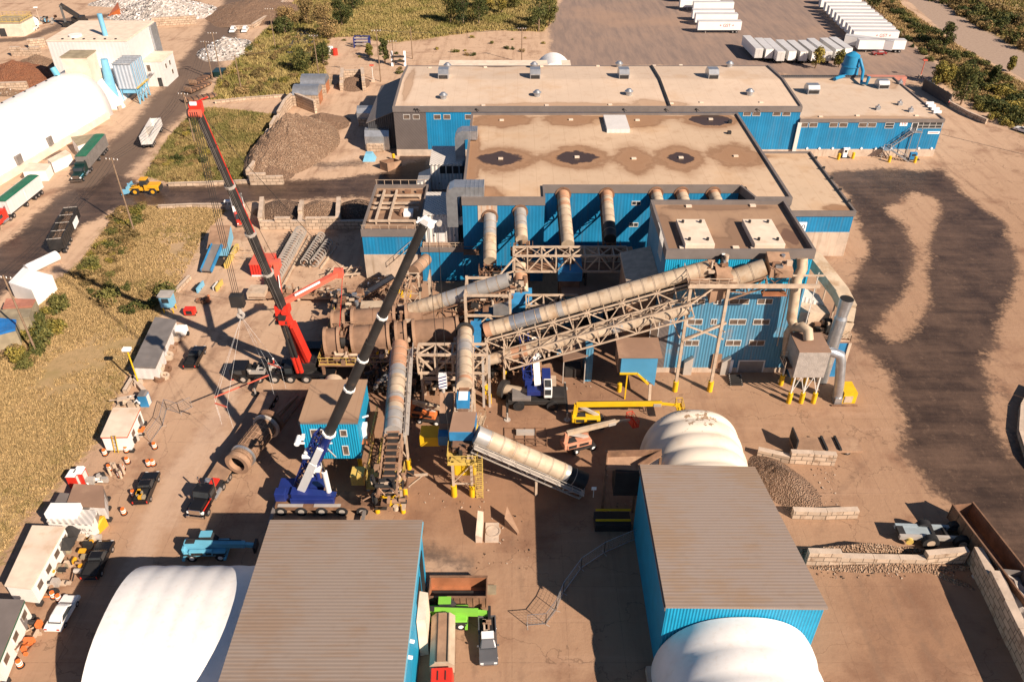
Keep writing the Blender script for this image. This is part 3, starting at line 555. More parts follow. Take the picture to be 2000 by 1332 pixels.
# ---- right annex
AN=thing('side_annex','flat roofed blue and white annex along the right side of the central hall','building',(57,150,0))
stain_roof('roof',AN,48.8,136.5,64.6,164.4,9.3,[(52,163,5,1.5,0),(62,138,3,2,0)],M['tanroof'],1.0)
MB().box(48.75,136.2,5.2,64.8,136.5,8.6,M['blue']).box(64.5,136.5,5.2,64.8,164.6,8.6,M['blue']).box(48.75,136.1,0,64.85,136.5,5.2,M['concwall']).box(64.45,136.5,0,64.85,164.6,5.2,M['concwall']).box(48.75,164.3,0,64.5,164.6,9,M['blue']).build('wall',AN)
parapet(AN,48.75,136.0,65.0,164.7,8.6,1.1,M['fascia'])
g=MB()
for k in range(5): y=140+k*5.2; g.cbox((64.95,y,9.9),(.5,.25,.5),M['dark'])
g.build('parapet_lamp',AN)
A2=thing('grey_stair_box','small grey block with a white number board between tower and annex','building',(45,131,0))
a=atY(1548,425,127); MB().box(43.9,118,0,47.6,126.6,12.2,M['grey']).build('wall',A2); parapet(A2,43.8,117.9,47.7,126.65,12.2,.8,M['fascia']); MB().box(44.2,118.3,12.2,47.3,126.3,12.4,M['tanroof']).build('roof',A2)
a=atY(1567,444,117.9); sg=MB().box(a.x-1.0,117.8,a.z-.9,a.x+.6,117.98,a.z+.9,M['light']).build('sign_board',A2)
# ---- four-storey tower
T=thing('tower_building','four-storey dusty blue process tower with two raised panels on its roof','building',(32,107,0))
x0,x1,y0,y1,h=22.1,43.1,99.4,115.2,21.4
q1=at(1365,450,h); 
stain_roof('roof',T,x0+.2,y0+.2,x1-.2,y1-.2,h,[(x0+7,y0+2.5,9,3.5,0),(x1-2,y0+5,2.4,5,.55),(x0+11.5,y0+6,2,5,0),(x0+1,y0+7,1.5,7,0),(x0+10,y1-1,9,1.5,0)],M['duskroof'],.5)
w=MB(); D=M['bluedusty']; w.box(x0,y0,15.6,x1,y0+.3,20.6,M['bluefine']); w.box(x0+1.8,y0,.9,x1,y0+.3,15.6,D); w.box(x0,y0-.01,.9,x0+1.8,y0+.3,15.6,M['grey']); w.box(x0,y0+.3,0,x0+.3,y1,20.6,D); w.box(x1-.3,y0+.3,0,x1,y1,20.6,M['bluefine']); w.box(x0,y1-.3,0,x1,y1,20.6,D); w.box(x0-.02,y0-.1,0,x1+.02,y0+.3,.9,M['concwall']); w.build('wall',T)
parapet(T,x0-.15,y0-.15,x1+.15,y1+.15,20.6,1.5,M['fascia'],.4)
for pa,pb in (((1319,428),(1402,482)),((1448,428),(1540,482))):
    a=at(pa[0]+2,pa[1],h+.9); b=at(pb[0],pb[1]-5,h+.9); pl=MB().box(a.x,b.y,h,b.x-.4,a.y,h+.9,M['whiteroof']).build('roof_panel',T,.05)
    for fx in (.18,.8):
        for fy in (.15,.85): MB().tube((a.x+(b.x-.4-a.x)*fx,b.y+(a.y-b.y)*fy,h+.9),(a.x+(b.x-.4-a.x)*fx,b.y+(a.y-b.y)*fy,h+1.3),.22,M['dark'],n=8).build('lifting_lug',pl)
for px,py in ((1345,404),(1470,403),(1333,485),(1437,485),(1472,486)): q=at(px,py,h); hatch(T,q.x,q.y,h)
for rowz,cols in ((588,((1425,1462),(1480,1508))),(628,((1425,1456),(1472,1502),(1343,1371),(1389,1399))),(669,((1418,1446),(1464,1492),(1338,1364))),(588,((1347,1376),(1395,1408)))):
    for c0,c1 in cols:
        a=atY(c0,rowz-5,y0); b=atY(c1,rowz+6,y0); win(T,a.x,b.z,b.x,a.z,y0,2,'winbrown','frame')
a=atY(1273,618,y0); b=atY(1284,664,y0); win(T,a.x,b.z,b.x,a.z,y0-.01,1,'winbrown',rows=2)
a=atY(1445,705,y0); b=atY(1485,732,y0); dd=MB().box(a.x-.25,y0-.14,0.05,b.x+.25,y0-.11,a.z+.25,M['frame']).build('roller_door',T); MB().box(a.x,y0-.2,.05,b.x,y0-.142,a.z,M['greytrailer']).build('shutter',dd)
a=atY(1416,705,y0); MB().box(a.x,y0-.5,.2,a.x+1.2,y0-.11,2.6,M['light']).build('sign_board',T)
q=atY(1398,700,y0); MB().box(q.x-.6,y0-.35,.95,q.x+.8,y0-.003,3.6,M['rustlight']).build('steel_hatch',T)
for px in (1348,1420): q=atY(px,725,y0); MB().prism([(q.x-1.3,y0-.8),(q.x,y0-.8),(q.x,y0-.11),(q.x-1.3,y0-.11)],0,[2.4,3.4,3.4,2.4],M['steel']).build('hood',T)
g=MB()
for px,py in ((1285,470),(1296,463)):
    q=at(px,py,h+.9)
    for k in range(4): g.bar((x0-.5,q.y+k*.5-1,h-2),(x0-.5,q.y+k*.5-1,h+1.8),.08,M['frame'])
g.bar((x0-.5,y0+3,h+1.8),(x0-.5,y0+6,h+1.8),.08,M['frame']); g.build('ladder',T)
g=MB(); q=atY(1412,497,y0); g.cbox((q.x,y0-.4,q.z),(.5,.5,.5),M['light']); g.bar((q.x-1,y0-.3,q.z-.2),(q.x+.8,y0-.3,q.z),.15,M['dark']); g.build('wall_camera',T)
# low dark building between tower and central hall, dusty hopper roof beside the tower
LB=thing('low_link_building','low dusty blue link building in the shade behind the long conveyor','building',(14,112,0))
MB().box(8.5,112,0,21.9,128,6.2,M['bluedusty']).build('wall',LB); MB().box(8.3,111.8,6.2,21.95,128,6.6,M['brownroof']).build('roof',LB)
q=atY(1120,700,111.9); MB().box(10.5,111.9,.05,13.5,111.99,3.4,M['dark']).build('door',LB); MB().box(15.5,111.9,.05,19.5,111.99,4.2,M['hole']).build('door',LB)
HR=thing('dusty_side_block','dusty cream topped block tucked against the left side of the tower','building',(20,110,0))
MB().box(17.6,102.5,0,22.0,111.5,14.2,M['rustlight']).build('wall',HR); MB().prism([(17.3,102.2),(22.05,102.2),(22.05,111.7),(17.3,111.7)],[14.2,14.2,14.2,14.2],[14.6,15.8,15.8,14.6],M['truss']).build('roof',HR)
# ---- small left front building with pipes on its roof, and the link with white sheds
B4=thing('filter_building','small blue and concrete building with steel pipe frames on its roof','building',(-21,137,0))
x0,x1,y0,y1=-27.1,-16.6,127.6,146.6
MB().box(x0,y0,5.2,x1,y0+.3,8.9,M['blue']).box(x0,y0+.3,5.2,x0+.3,y1,8.9,M['blue']).box(x1-.3,y0+.3,0,x1,y1,8.9,M['blue']).box(x0,y1-.3,0,x1,y1,8.9,M['blue']).box(x0-.02,y0-.05,0,x1,y0+.3,5.2,M['concwall']).box(x0-.02,y0+.3,0,x0+.3,y1,5.2,M['concwall']).build('wall',B4)
stain_roof('roof',B4,x0+.3,y0+.3,x1-.3,y1-.3,9.6,[(x0+5,y0+5,5,4,0),(x0+3,y1-4,4,3,0)],M['duskroof'],.7)
parapet(B4,x0-.1,y0-.12,x1,y1,8.9,1.4,M['fascia'],.35)
g=MB()
for yy in (131,136.2,138.2,141.5): g.bar((x0+.9,yy,10.3),(x1-1,yy,10.3),.35,M['truss'])
for xx in (x0+2.2,x0+4.6): g.bar((xx,131,10.45),(xx,143.5,10.45),.4,M['truss'])
for xx,yy in ((x0+2.2,131),(x0+4.6,131),(x0+2.2,141.5),(x0+4.6,141.5),(x1-1.2,131),(x1-1.2,141.5),(x1-1.2,136.2)): g.bar((xx,yy,9.6),(xx,yy,10.4),.25,M['truss'])
for k in range(4): g.cbox((x0+2+k*2.3,144.2,9.9),(1.2,.7,.5),M['rust']); 
g.build('roof_pipework',B4)
MB().tube((x0+6.5,134.8,9.7),(x0+6.5,134.8,10.9),.8,M['rust'],r2=.3,n=10).box(x0+6.9,133.8,9.65,x0+8.6,135.6,10.5,M['light']).build('roof_unit',B4)
g=MB()
for k in range(7): x=x0+.2+k*1.6; g.bar((x,y1-.15,10.3),(x,y1-.15,11.3),.08,M['truss']); g.bar((x,y0+.1,10.3),(x,y0+.1,11.1),.07,M['truss'])
g.bar((x0,y1-.15,11.3),(x1,y1-.15,11.3),.08,M['truss']); g.bar((x0,y0+.1,11.1),(x1,y0+.1,11.1),.07,M['truss']); g.build('guard_rail',B4)
g=MB(); g.bar((x0+4.3,y0-.5,3),(x0+8.8,y0-.5,7.2),.12,M['truss']); g.bar((x0+4.3,y0-.5,4),(x0+8.8,y0-.5,8.2),.08,M['truss'])
for k in range(4): p=Vector((x0+4.3+k*1.5,y0-.5,3+k*1.4)); g.bar(p,p+Vector((0,0,1)),.07,M['truss'])
g.build('wall_stair',B4)
B5=thing('link_building','blue link building with a dusty walkway roof under the white sheds','building',(-13,138,0))
MB().box(-16.5,126.8,0,-8.75,127.1,6.2,M['blue']).box(-16.5,127.1,0,-16.2,164,6.2,M['blue']).box(-9.1,127.1,0,-8.8,164,6.2,M['blue']).box(-16.5,163.7,0,-9.1,164,6.2,M['blue']).build('wall',B5)
MB().box(-16.6,126.65,6.2,-8.72,127.2,7.0,M['fascia']).build('parapet',B5); MB().box(-16.4,127.2,6.3,-8.85,164,6.6,M['brownroof']).build('roof',B5)
g=MB()
for k in range(9): x=-16+k*1.15; g.bar((x,126.9,7.0),(x,126.9,8.0),.09,M['truss'])
for z in (7.5,8.0): g.bar((-16.2,126.9,z),(-6.4,126.9,z),.08,M['truss'])
g.box(-8.7,125,6.6,-5.9,126.75,6.8,M['rust']); g.bar((-6.1,125.1,6.8),(-6.1,125.1,8.2),.1,M['rust']).bar((-8.6,125.1,8.2),(-6.1,125.1,8.2),.08,M['rust']); g.build('guard_rail',B5)
def wshed(y0,y1,x0,x1,z0,zt,lab,wins,tail):
    H=thing('white_equipment_shed',lab,'shed',((x0+x1)/2,(y0+y1)/2,z0))
    MB().box(x0,y0,z0,x1,y1,zt,M['whitecorr']).build('wall',H)
    MB().prism([(x0-.15,y0-.2),(x1+.15,y0-.2),(x1+.15,y1+.2),(x0-.15,y1+.2)],[zt,zt,zt+.7,zt+.7],[zt+.2,zt+.2,zt+.9,zt+.9],M['whitecorr']).build('roof',H)
    for k in range(wins): x=x0+1.9+k*1.35; MB().box(x,y0-.06,zt-1.9,x+1.1,y0-.003,zt-.3,M['palegrey'] if tail else M['dark']).build('louvre',H)
    for k in range(3): x=x0+1.6+k*1.9; MB().tube((x,y0-.05,z0+1.4),(x,y0-.004,z0+1.4),.16,M['dark'],n=8).build('port',H)
    MB().box(x0+2.2,y0-.07,z0+.1,x0+3.6,y0-.003,z0+2.2,M['palegrey']).build('door',H)
    if tail: MB().prism([(x0-1.9,y0+1.2),(x0,y0+.8),(x0,y0+4),(x0-1.9,y0+3)],z0,[z0+2.6,z0+3.4,z0+3.4,z0+2.6],M['whitecorr']).build('side_hood',H)
    return H
wshed(129.7,137.2,-15.9,-9.9,6.6,12.1,'white corrugated equipment shed beside the rusty wall run, nearer of two',4,True)
wshed(152,159.4,-16.6,-10.2,6.6,12.1,'white corrugated equipment shed tucked between central and long halls, farther of two',4,False)
MB().prism([(-19.5,150.5),(-16.62,150.5),(-16.62,156),(-19.5,156)],0,[8.6,9.8,9.8,8.6],M['whitecorr']).build('side_hood',bpy.data.objects['white_equipment_shed.001'])
# ---- control building on yellow legs
CB=thing('control_building','small bright blue control building raised on yellow legs beside the blue crane boom','building',(-23.5,80.8,0))
x0,x1,y0,y1,zb,h=-27.2,-19.9,76.5,85.0,3.4,9.9
MB().box(x0,y0,zb,x1,y1,h-.25,M['bluefine']).build('wall',CB)
stain_roof('roof',CB,x0-.15,y0-.15,x1+.15,y1+.15,h,[(x0+5,y0-1,6,2,0)],M['duskroof'],.6)
MB().box(x0-.15,y0-.15,h-.3,x1+.15,y1+.15,h-.01,M['fascia']).build('roof_edge',CB)
for c in ((605,838,636,865,1),(663,839,679,852,1),(603,868,616,884,1),(668,870,683,888,1)):
    a=atY(c[0],c[1],y0); b=atY(c[2],c[3],y0); win(CB,a.x,b.z,b.x,a.z,y0,c[4],'winbrown')
for x in (x0+.8,x1-.5):
    for y in (y0+.6,y1-.6): MB().tube((x,y,0),(x,y,zb),.32,M['yellow'],n=12).build('leg',CB)
g=MB(); g.box(x1+.01,y0+1,5.0,x1+1.3,y1-1,5.1,M['orange'])
for k in range(6): y=y0+1+k*1.3; g.bar((x1+1.25,y,5.1),(x1+1.25,y,6.2),.07,M['yellowrail'])
g.bar((x1+1.25,y0+1,6.2),(x1+1.25,y1-1,6.2),.07,M['yellowrail']); g.box(x1+.02,y0+2,5.1,x1+.6,y0+3.2,7.0,M['light']); g.build('side_platform',CB)
MB().bar((x1+.1,y0+3,8),(x1+.9,y0+3,8.3),.2,M['light']).build('wall_lamp',CB)
# ---- ribbed roof halls at the front
def ribroof(name,base,dusty):
    m,t,b=NT(name); tc=_n(t,'ShaderNodeTexCoord'); O=tc.outputs['Object']; sp=_n(t,'ShaderNodeSeparateXYZ'); t.links.new(O,sp.inputs[0])
    big=_noise(t,O,.14,4,.55); mp=_n(t,'ShaderNodeMapping'); t.links.new(O,mp.inputs[0]); mp.inputs['Scale'].default_value=(.22,3.2,1); ns=_noise(t,mp.outputs[0],1,5,.7)
    f=_ramp(t,_math(t,'ADD',_math(t,'MULTIPLY',ns,.55),_math(t,'MULTIPLY',big,.75)),.55,.78)
    c=_mix(t,f,base,dusty); fi=_noise(t,O,.7,5,.6); c=_mix(t,_math(t,'MULTIPLY',_ramp(t,fi,.55,.8),.3),c,_hsv(dusty,.7))
    s=_math(t,'MULTIPLY_ADD',_math(t,'SINE',_math(t,'MULTIPLY',sp.outputs[1],2*math.pi/.40)),.5,.5)
    c=_mix(t,_math(t,'MULTIPLY',_ramp(t,s,.4,.1),.13),c,_hsv(base,.35)); t.links.new(c,b.inputs['Base Color']); b.inputs['Roughness'].default_value=.7
    bp=_n(t,'ShaderNodeBump'); bp.inputs['Distance'].default_value=.015; t.links.new(s,bp.inputs['Height']); t.links.new(bp.outputs[0],b.inputs['Normal']); return m
M['ribgrey']=ribroof('ribbed grey roof',(.255,.205,.175),(.245,.175,.13)); M['ribtan']=ribroof('ribbed tan roof',(.275,.22,.19),(.27,.19,.135))
BL=thing('front_storage_hall','grey ribbed roof hall with a blue side, front left by the big white tent','building',(-18,48,0))
x0,x1,y0,y1=-26.5,-9.8,36.0,59.2
MB().box(x0,y0,10.7,x1,y1,11.0,M['ribgrey']).build('roof',BL); MB().box(x0+.2,y0+.2,0,x0+.5,y1-.2,10.7,M['white']).box(x0+.5,y1-.5,0,x1-.5,y1-.2,10.7,M['bluefine']).box(x0+.5,y0+.2,0,x1-.5,y0+.5,10.7,M['bluefine']).box(x1-.5,y0+.2,0,x1-.2,y1-.2,10.7,M['bluefine']).build('wall',BL)
MB().box(x1-.17,y0,10.35,x1+.08,y1,10.72,M['cyan']).build('gutter',BL)
for (ya,yb,z) in ((55.5,57.5,8),(51.5,54.8,7)): MB().box(x1-.19,ya,.1,x1-.12,yb,z,M['hole']).build('door',BL)
MB().prism([(x1-.1,49.8),(x1+.8,50.0),(x1+.8,53.3),(x1-.1,53.5)],0,6.2,M['whiteroof']).build('canopy_panel',BL)
for y in (43.6,45.3): MB().tube((x1-.2,y,9.6),(x1+.35,y,9.4),.2,M['light'],n=8).build('wall_lamp',BL)
BR=thing('front_right_hall','dusty tan ribbed roof hall joining two white tents at front right','building',(22,58,0))
P=[(15.1,48.1),(31.0,47.9),(28.6,67.3),(15.1,67.7)]
MB().prism(P,10.75,11.05,M['ribtan']).build('roof',BR)
inn=[(15.25,48.3),(30.75,48.1),(28.4,67.15),(15.25,67.5)]; MB().prism(inn,0,10.75,M['bluefine'],cap=False).build('wall',BR)
MB().box(15.0,48,10.45,15.12,67.7,10.78,M['fascia']).build('gutter',BR)
# ---- white fabric tents
def tent(name,label,axis,a0,a1,c,half,hgt,m,segs,puff,sq=1.0,endcap=False):
    o=thing(name,label,'tent',((a0+a1)/2,c,0) if axis=='x' else (c,(a0+a1)/2,0)); MB().arch(axis,a0,a1,c,half,0,hgt,m,n=28,segs=segs,puff=puff,sq=sq).build('cover',o)
    for s in (-1,1):
        u=c+s*(half+.15); b=MB()
        if axis=='x': b.box(a0,u-.4,0,a1,u+.4,.9,M['conc'])
        else: b.box(u-.4,a0,0,u+.4,a1,.9,M['conc'])
        b.build('kerb',o)
    return o
def domed(name,label,c,half,y0,yend,hgt,m,n=30,nb=6):
    """barrel whose far end closes in a rounded dome, with puffed bays"""
    o=thing(name,label,'tent',(c,(y0+yend)/2,0)); vs=[]; K=nb*8; sgn=1 if yend>y0 else -1; L=abs(yend-y0); rr=min(half*.75,L*.6)
    for k in range(K+1):
        s=L*k/K; e=max(0,(s-(L-rr))/rr); f=math.sqrt(max(1e-4,1-e*e*.985)) if e>0 else 1; pf=1+.03*abs(math.sin(math.pi*k/8))
        for i in range(n+1):
            a=math.pi*i/n; vs.append((c-half*f*pf*math.copysign(abs(math.cos(a))**.8,math.cos(a)),y0+sgn*s,hgt*f**.8*pf*math.sin(a)**.8))
    N=n+1; MB().add(vs,[(k*N+i,k*N+i+1,(k+1)*N+i+1,(k+1)*N+i) for k in range(K) for i in range(n)]+[tuple(range(K*N,K*N+N))],m,True).build('cover',o); return o
tent('white_fabric_tent','big plain white ribbed fabric tent left of the grey roofed front hall','x',-40.6,-26.6,48.4,10.2,9.5,M['tent'],6,.07,.85)
tent('white_fabric_tent','white fabric tent cut off by the bottom edge of the photo','y',30,48.05,23.0,8.3,9.4,M['tent'],6,.2,.85)
tn=domed('cream_fabric_tent','dirty cream domed fabric tent behind the tan ribbed roof, brown stains on top',24.1,6.7,67.75,83.4,9.0,M['tentstain'])
# ---- top left: white warehouse, annex, two joined tents, dust collector
WH=thing('white_warehouse','tall white warehouse box with a blue pipe on its flat roof at top left','building',(-120,241,0))
MB().box(-131,231,0,-108.5,252,14.7,M['palegrey']).build('wall',WH); MB().box(-131.1,230.9,14.7,-108.4,252.1,15.1,M['whiteroof']).build('roof',WH)
q=at(206,70,15.1); MB().tube((q.x,q.y,15.1),(q.x,q.y,21),.7,M['skyblue'],n=12).build('roof_pipe',WH); MB().tube((-124.5,235,15.1),(-124.5,235,15.6),1.8,M['white'],n=20).build('roof_dome',WH); MB().box(-108.39,247.5,0,-107.9,252.1,14.6,M['galv']).build('downpipe',WH)
for k in range(6): MB().box(-127+k*3,231.6,15.1,-126.5+k*3,232.1,15.35,M['dark']).build('roof_vent',WH)
AX=thing('warehouse_annex','two storey pale annex with small windows against the white warehouse','building',(-105.5,242,0))
MB().box(-109,237.2,0,-102.8,246.8,7.2,M['palegrey']).build('wall',AX); MB().box(-109.1,237.1,7.2,-102.7,246.9,7.6,M['whiteroof']).build('roof',AX)
for y in (238.8,242): sidewin(AX,y,4.6,y+1.4,6.2,-102.8)
sidewin(AX,242.5,1.8,244,3.4,-102.8); win(AX,-107.6,4.4,-106.4,6.4,237.2,1,'winbrown'); MB().box(-105.2,237.1,0.05,-104,237.19,2.6,M['glass']).build('door',AX)
g=MB(); g.bar((-108.8,236.2,0),(-106.6,236.2,4.2),.15,M['galv'],.5); g.bar((-108.8,235.6,1),(-106.6,235.6,5.2),.08,M['galv']); g.box(-107,235.6,4,-105.6,237,4.15,M['galv']); g.build('outside_stair',AX)
tent('white_fabric_tent','white fabric tent arch pressed against the tall white warehouse front','y',217.5,230.8,-119.6,10.0,10.4,M['tent'],4,0)
LT=thing('long_fabric_tent','very long white fabric tent running off the left edge of the photo','tent',(-129,175,0))
d=Vector((.176,.984,0)).normalized(); pl=Vector((-d.y,d.x,0)); f0=Vector((-109.6,214,0)); L=110; vs=[]; n=24; K=24
for k in range(K+1):
    for i in range(n+1):
        a=math.pi*i/n; s=f0-d*(L*k/K)+pl*(8.6-8.6*math.copysign(abs(math.cos(a))**.85,math.cos(a))); vs.append((s.x,s.y,11.2*math.sin(a)**.8))
N=n+1; MB().add(vs,[(k*N+i+1,k*N+i,(k+1)*N+i,(k+1)*N+i+1) for k in range(K) for i in range(n)]+[tuple(range(N))],M['tent'],True).build('cover',LT)
for k in range(15):
    s=f0-d*(4+k*4.2)+pl*10.4; MB().tube((s.x,s.y,10.8),(s.x,s.y,11.25),.28,M['dark'],n=8).build('vent',LT)
g=MB(); g.bar(f0-d*3+Vector((.3,0,.7)),f0-d*L+Vector((.3,0,.7)),1.2,M['whiteroof'],1.5); g.build('kerb',LT)
for s_,w_ in ((26,1.8),(37.5,2.2),(54,3)): p=f0-d*s_+Vector((-.25,0,1.6)); MB().box(p.x-.3,p.y-w_/2,.8,p.x+.55,p.y+w_/2,3.6,M['greytrailer']).build('door',LT)
bq=at(152,107,15)
BX=MB().box(bq.x-3.2,bq.y-3,8.0,bq.x+3.4,bq.y+3,15.0,M['whiteroof']).box(bq.x-3.4,bq.y-3.2,15.0,bq.x+3.6,bq.y+3.2,15.3,M['khaki']).build('hopper_house'); tag(BX,'beige box house sitting high on the white tent before the warehouse','shed')
DC=thing('dust_collector','light blue dust collector with a tall tapering stack beside the long white tent','dust collector',(-109,222,0))
b0=at(233,208,0); t0=atY(203,116,b0.y+.4); MB().tube((b0.x-.8,b0.y,0),(b0.x-.8,b0.y,6),1.5,M['skyblue'],r2=1.3,n=14).tube((b0.x-.8,b0.y,6),(t0.x,t0.y,t0.z),1.3,M['skyblue'],r2=.95,n=14).build('stack',DC)
MB().tube((b0.x-2.8,b0.y+1,0),(b0.x-3.0,b0.y+1.4,9.5),.8,M['skyblue'],n=12).path([(b0.x-3,b0.y+1.4,8.5),(b0.x-6,b0.y+2,9),(b0.x-9,b0.y+3,9.5)],.7,M['skyblue'],n=10).build('duct',DC)
bx=MB().box(b0.x+.6,b0.y+1.5,4.4,b0.x+5.6,b0.y+9.5,11.2,mat('pale blue panel',(.42,.47,.54),.5,corr=(XY,1.0,.5),var=.06)).build('filter_house',DC)
g=MB()
for k in range(6): g.box(b0.x+.5,b0.y+1.2+k*1.5,11.2,b0.x+5.7,b0.y+1.5+k*1.5,11.45,M['galv']); g.bar((b0.x+5.65,b0.y+1.6+k*1.55,4.4),(b0.x+5.65,b0.y+1.6+k*1.55,11.2),.12,M['skyblue'])
g.bar((b0.x+5.75,b0.y+1.5,4.6),(b0.x+5.75,b0.y+9.5,4.6),.5,M['yellowrail'],.3); g.build('panel_rib',DC)
g=MB()
for x in (b0.x+.9,b0.x+5.3):
    for k in range(4): y=b0.y+1.8+k*2.5; g.bar((x,y,0),(x,y,4.4),.25,M['skyblue'])
for k in range(3): y=b0.y+1.8+k*2.5; g.bar((b0.x+5.3,y,0),(b0.x+5.3,y+2.5,4.2),.16,M['skyblue']); g.bar((b0.x+5.3,y+2.5,0),(b0.x+5.3,y,4.2),.16,M['skyblue'])
for k in range(3): g.prism([(b0.x+1.2,b0.y+2+k*2.5),(b0.x+5,b0.y+2+k*2.5),(b0.x+5,b0.y+4+k*2.5),(b0.x+1.2,b0.y+4+k*2.5)],[3.0]*4,[4.4]*4,M['skyblue'])
g.build('leg_frame',DC); MB().tube((b0.x+.3,b0.y-.6,0),(b0.x+.3,b0.y-.6,2.2),1.6,M['light'],r2=1.0,n=12).build('fan_housing',DC)
BP=MB().path([(bq.x-4.2,bq.y-5,8.5),(bq.x-4.5,bq.y-5,11),(bq.x-5.2,bq.y-4.8,13)],.8,M['cyan'],n=12).build('vent_pipe'); tag(BP,'short light blue vent pipe leaning on the beige box house','pipe')
for lab,pts,z,m in (('small pale shed with orange roof beside the long tent',((138,268),(183,262),(197,270),(151,285)),3.4,'whiteroof'),('long low white container by the long tent, left of the shed',((44,335),(88,333),(98,320),(55,318)),2.6,'white'),('white low container between shed and parked green truck',((100,318),(138,300),(128,293),(92,312)),2.6,'white')):
    pp=[at(a,b,z).xy for a,b in pts]; s=thing('storage_shed',lab,'shed',(pp[0][0],pp[0][1],0)); MB().prism(pp,0,z-.15,M['white']).build('wall',s); MB().prism([(p[0]*1.0,p[1]) for p in pp],z-.15,z,M['khaki' if 'orange' in lab else 'whiteroof']).build('roof',s)
# ================================================================== BLOCK WALLS AND PILES
def bwall(label,pts,h,w=.8,name='block_wall',rough=True):
    """wall of big blocks along pixel polyline (base), uneven top"""
    o=MB(); P=[at(*p) for p in pts]
    for a,b in zip(P[:-1],P[1:]):
        d=(b-a); n=max(1,int(d.length/3.0)); x,y=d.normalized(),Vector((-d.normalized().y,d.normalized().x,0))
        for i in range(n):
            p=a+d*(i/n); q=a+d*((i+1)/n); hh=h-(rnd.choice((0,0,0,.75)) if rough and h>1.6 else 0); jo=rnd.uniform(-.05,.05); y2=y*(w/2); g=x*.02
            c=[p+g-y2+y*jo,q-g-y2+y*jo,q-g+y2+y*jo,p+g+y2+y*jo]; o.prism([(v.x,v.y) for v in c],0,hh,M['block'],M['conc'])
    ob=o.build(name); return tag(ob,label,'wall')
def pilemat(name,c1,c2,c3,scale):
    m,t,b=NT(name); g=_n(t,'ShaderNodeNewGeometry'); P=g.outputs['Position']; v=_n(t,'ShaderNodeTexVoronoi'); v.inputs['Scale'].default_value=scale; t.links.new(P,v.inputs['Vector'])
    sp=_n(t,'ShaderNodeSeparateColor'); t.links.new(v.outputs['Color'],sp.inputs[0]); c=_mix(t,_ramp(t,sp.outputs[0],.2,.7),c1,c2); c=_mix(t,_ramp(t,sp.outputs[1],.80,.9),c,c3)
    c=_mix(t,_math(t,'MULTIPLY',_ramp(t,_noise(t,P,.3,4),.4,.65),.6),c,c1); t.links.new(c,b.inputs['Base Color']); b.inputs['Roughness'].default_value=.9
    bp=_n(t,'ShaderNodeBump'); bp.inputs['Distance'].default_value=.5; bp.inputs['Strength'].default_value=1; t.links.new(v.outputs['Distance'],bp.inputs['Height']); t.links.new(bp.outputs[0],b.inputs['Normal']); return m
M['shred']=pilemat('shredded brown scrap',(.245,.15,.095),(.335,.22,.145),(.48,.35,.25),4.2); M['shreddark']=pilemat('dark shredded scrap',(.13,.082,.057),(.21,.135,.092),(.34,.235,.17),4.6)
M['rustpile']=pilemat('rust red fines',(.26,.10,.05),(.31,.13,.065),(.34,.16,.09),4.0); M['gravelpile']=pilemat('brown gravel',(.25,.15,.095),(.31,.195,.13),(.38,.26,.18),5.0)
M['scrap']=pilemat('loose metal scrap',(.34,.30,.27),(.52,.48,.45),(.74,.70,.67),1.1)
import mathutils.noise as mn
def pile(label,c,rx,ry,h,m,rz=0,name='scrap_pile',n=44,pw=1.0,rough=.06,bits=0,bm=None,cat='pile',flat=0):
    vs=[]; fs=[]; cr,sr=math.cos(rz),math.sin(rz); sd=rnd.uniform(0,99)
    for j in range(n+1):
        for i in range(n+1):
            u=2*i/n-1; v=2*j/n-1; r=math.hypot(u,v); an=1+.22*mn.noise((math.atan2(v,u)*1.3+9,sd,0)); r2=r/an
            z=h*max(0,1-r2)**pw; z=min(z,h*(1-flat)+.25*h*flat) if flat else z; x=u*rx; y=v*ry; X=c[0]+x*cr-y*sr; Y=c[1]+x*sr+y*cr
            k=min(1,max(0,(1-r2)*4)); z+=k*rough*h*(mn.noise((X*.5,Y*.5,sd))+.6*mn.noise((X*1.6,Y*1.6,sd+4))+.45*mn.noise((X*3.7,Y*3.7,sd))); vs.append((X,Y,z if r2<1 else -.06))
    for j in range(n):
        for i in range(n):
            a=j*(n+1)+i; q=(a,a+1,a+n+2,a+n+1)
            if max(vs[k][2] for k in q)>-.05: fs.append(q)
    o=MB().add(vs,fs,M[m],False)
    for _ in range(bits):
        k=rnd.choice(vs)
        if k[2]<.1: continue
        s=rnd.uniform(.25,.8); p=Vector(k)+Vector((rnd.uniform(-.4,.4),rnd.uniform(-.4,.4),.05)); q=p+Vector((rnd.uniform(-1,1),rnd.uniform(-1,1),rnd.uniform(-.2,.5)))*s
        o.bar(p,q,rnd.uniform(.2,.6)*s*1.3,rnd.choice(bm or [M[m]]),rnd.uniform(.05,.4)*s)
    return tag(o.build(name),label,cat)
g0=at(590,290)
pile('huge heap of shredded brown scrap in an open concrete bay',(-54.4,188.5),9.8,17.5,9.6,'shred',R(-14),n=80,pw=.85)
q=at(628,240); pile('small brown side heap behind the huge shredded scrap heap',(-50.5,207),7,7,3.0,'gravelpile')
bwall('short pale block wall in front of the huge scrap heap',[(512,322),(578,322)],3.2); bwall('long block wall along the left side of the huge scrap heap',[(508,315),(560,218),(578,200)],3.4)
bwall('tall block wall behind the huge scrap heap beside silver shelters',[(577,205),(618,222)],3.6)
pile('low brown heap in the small bay by the wet cross road',(-56.5,174.5),6.0,4.5,2.2,'gravelpile')
bwall('pale block wall facing the wet cross road under a low brown heap',[(490,361),(555,360)],2.8); bwall('block wall closing the left of the low brown heap bay',[(487,355),(510,322)],2.8)
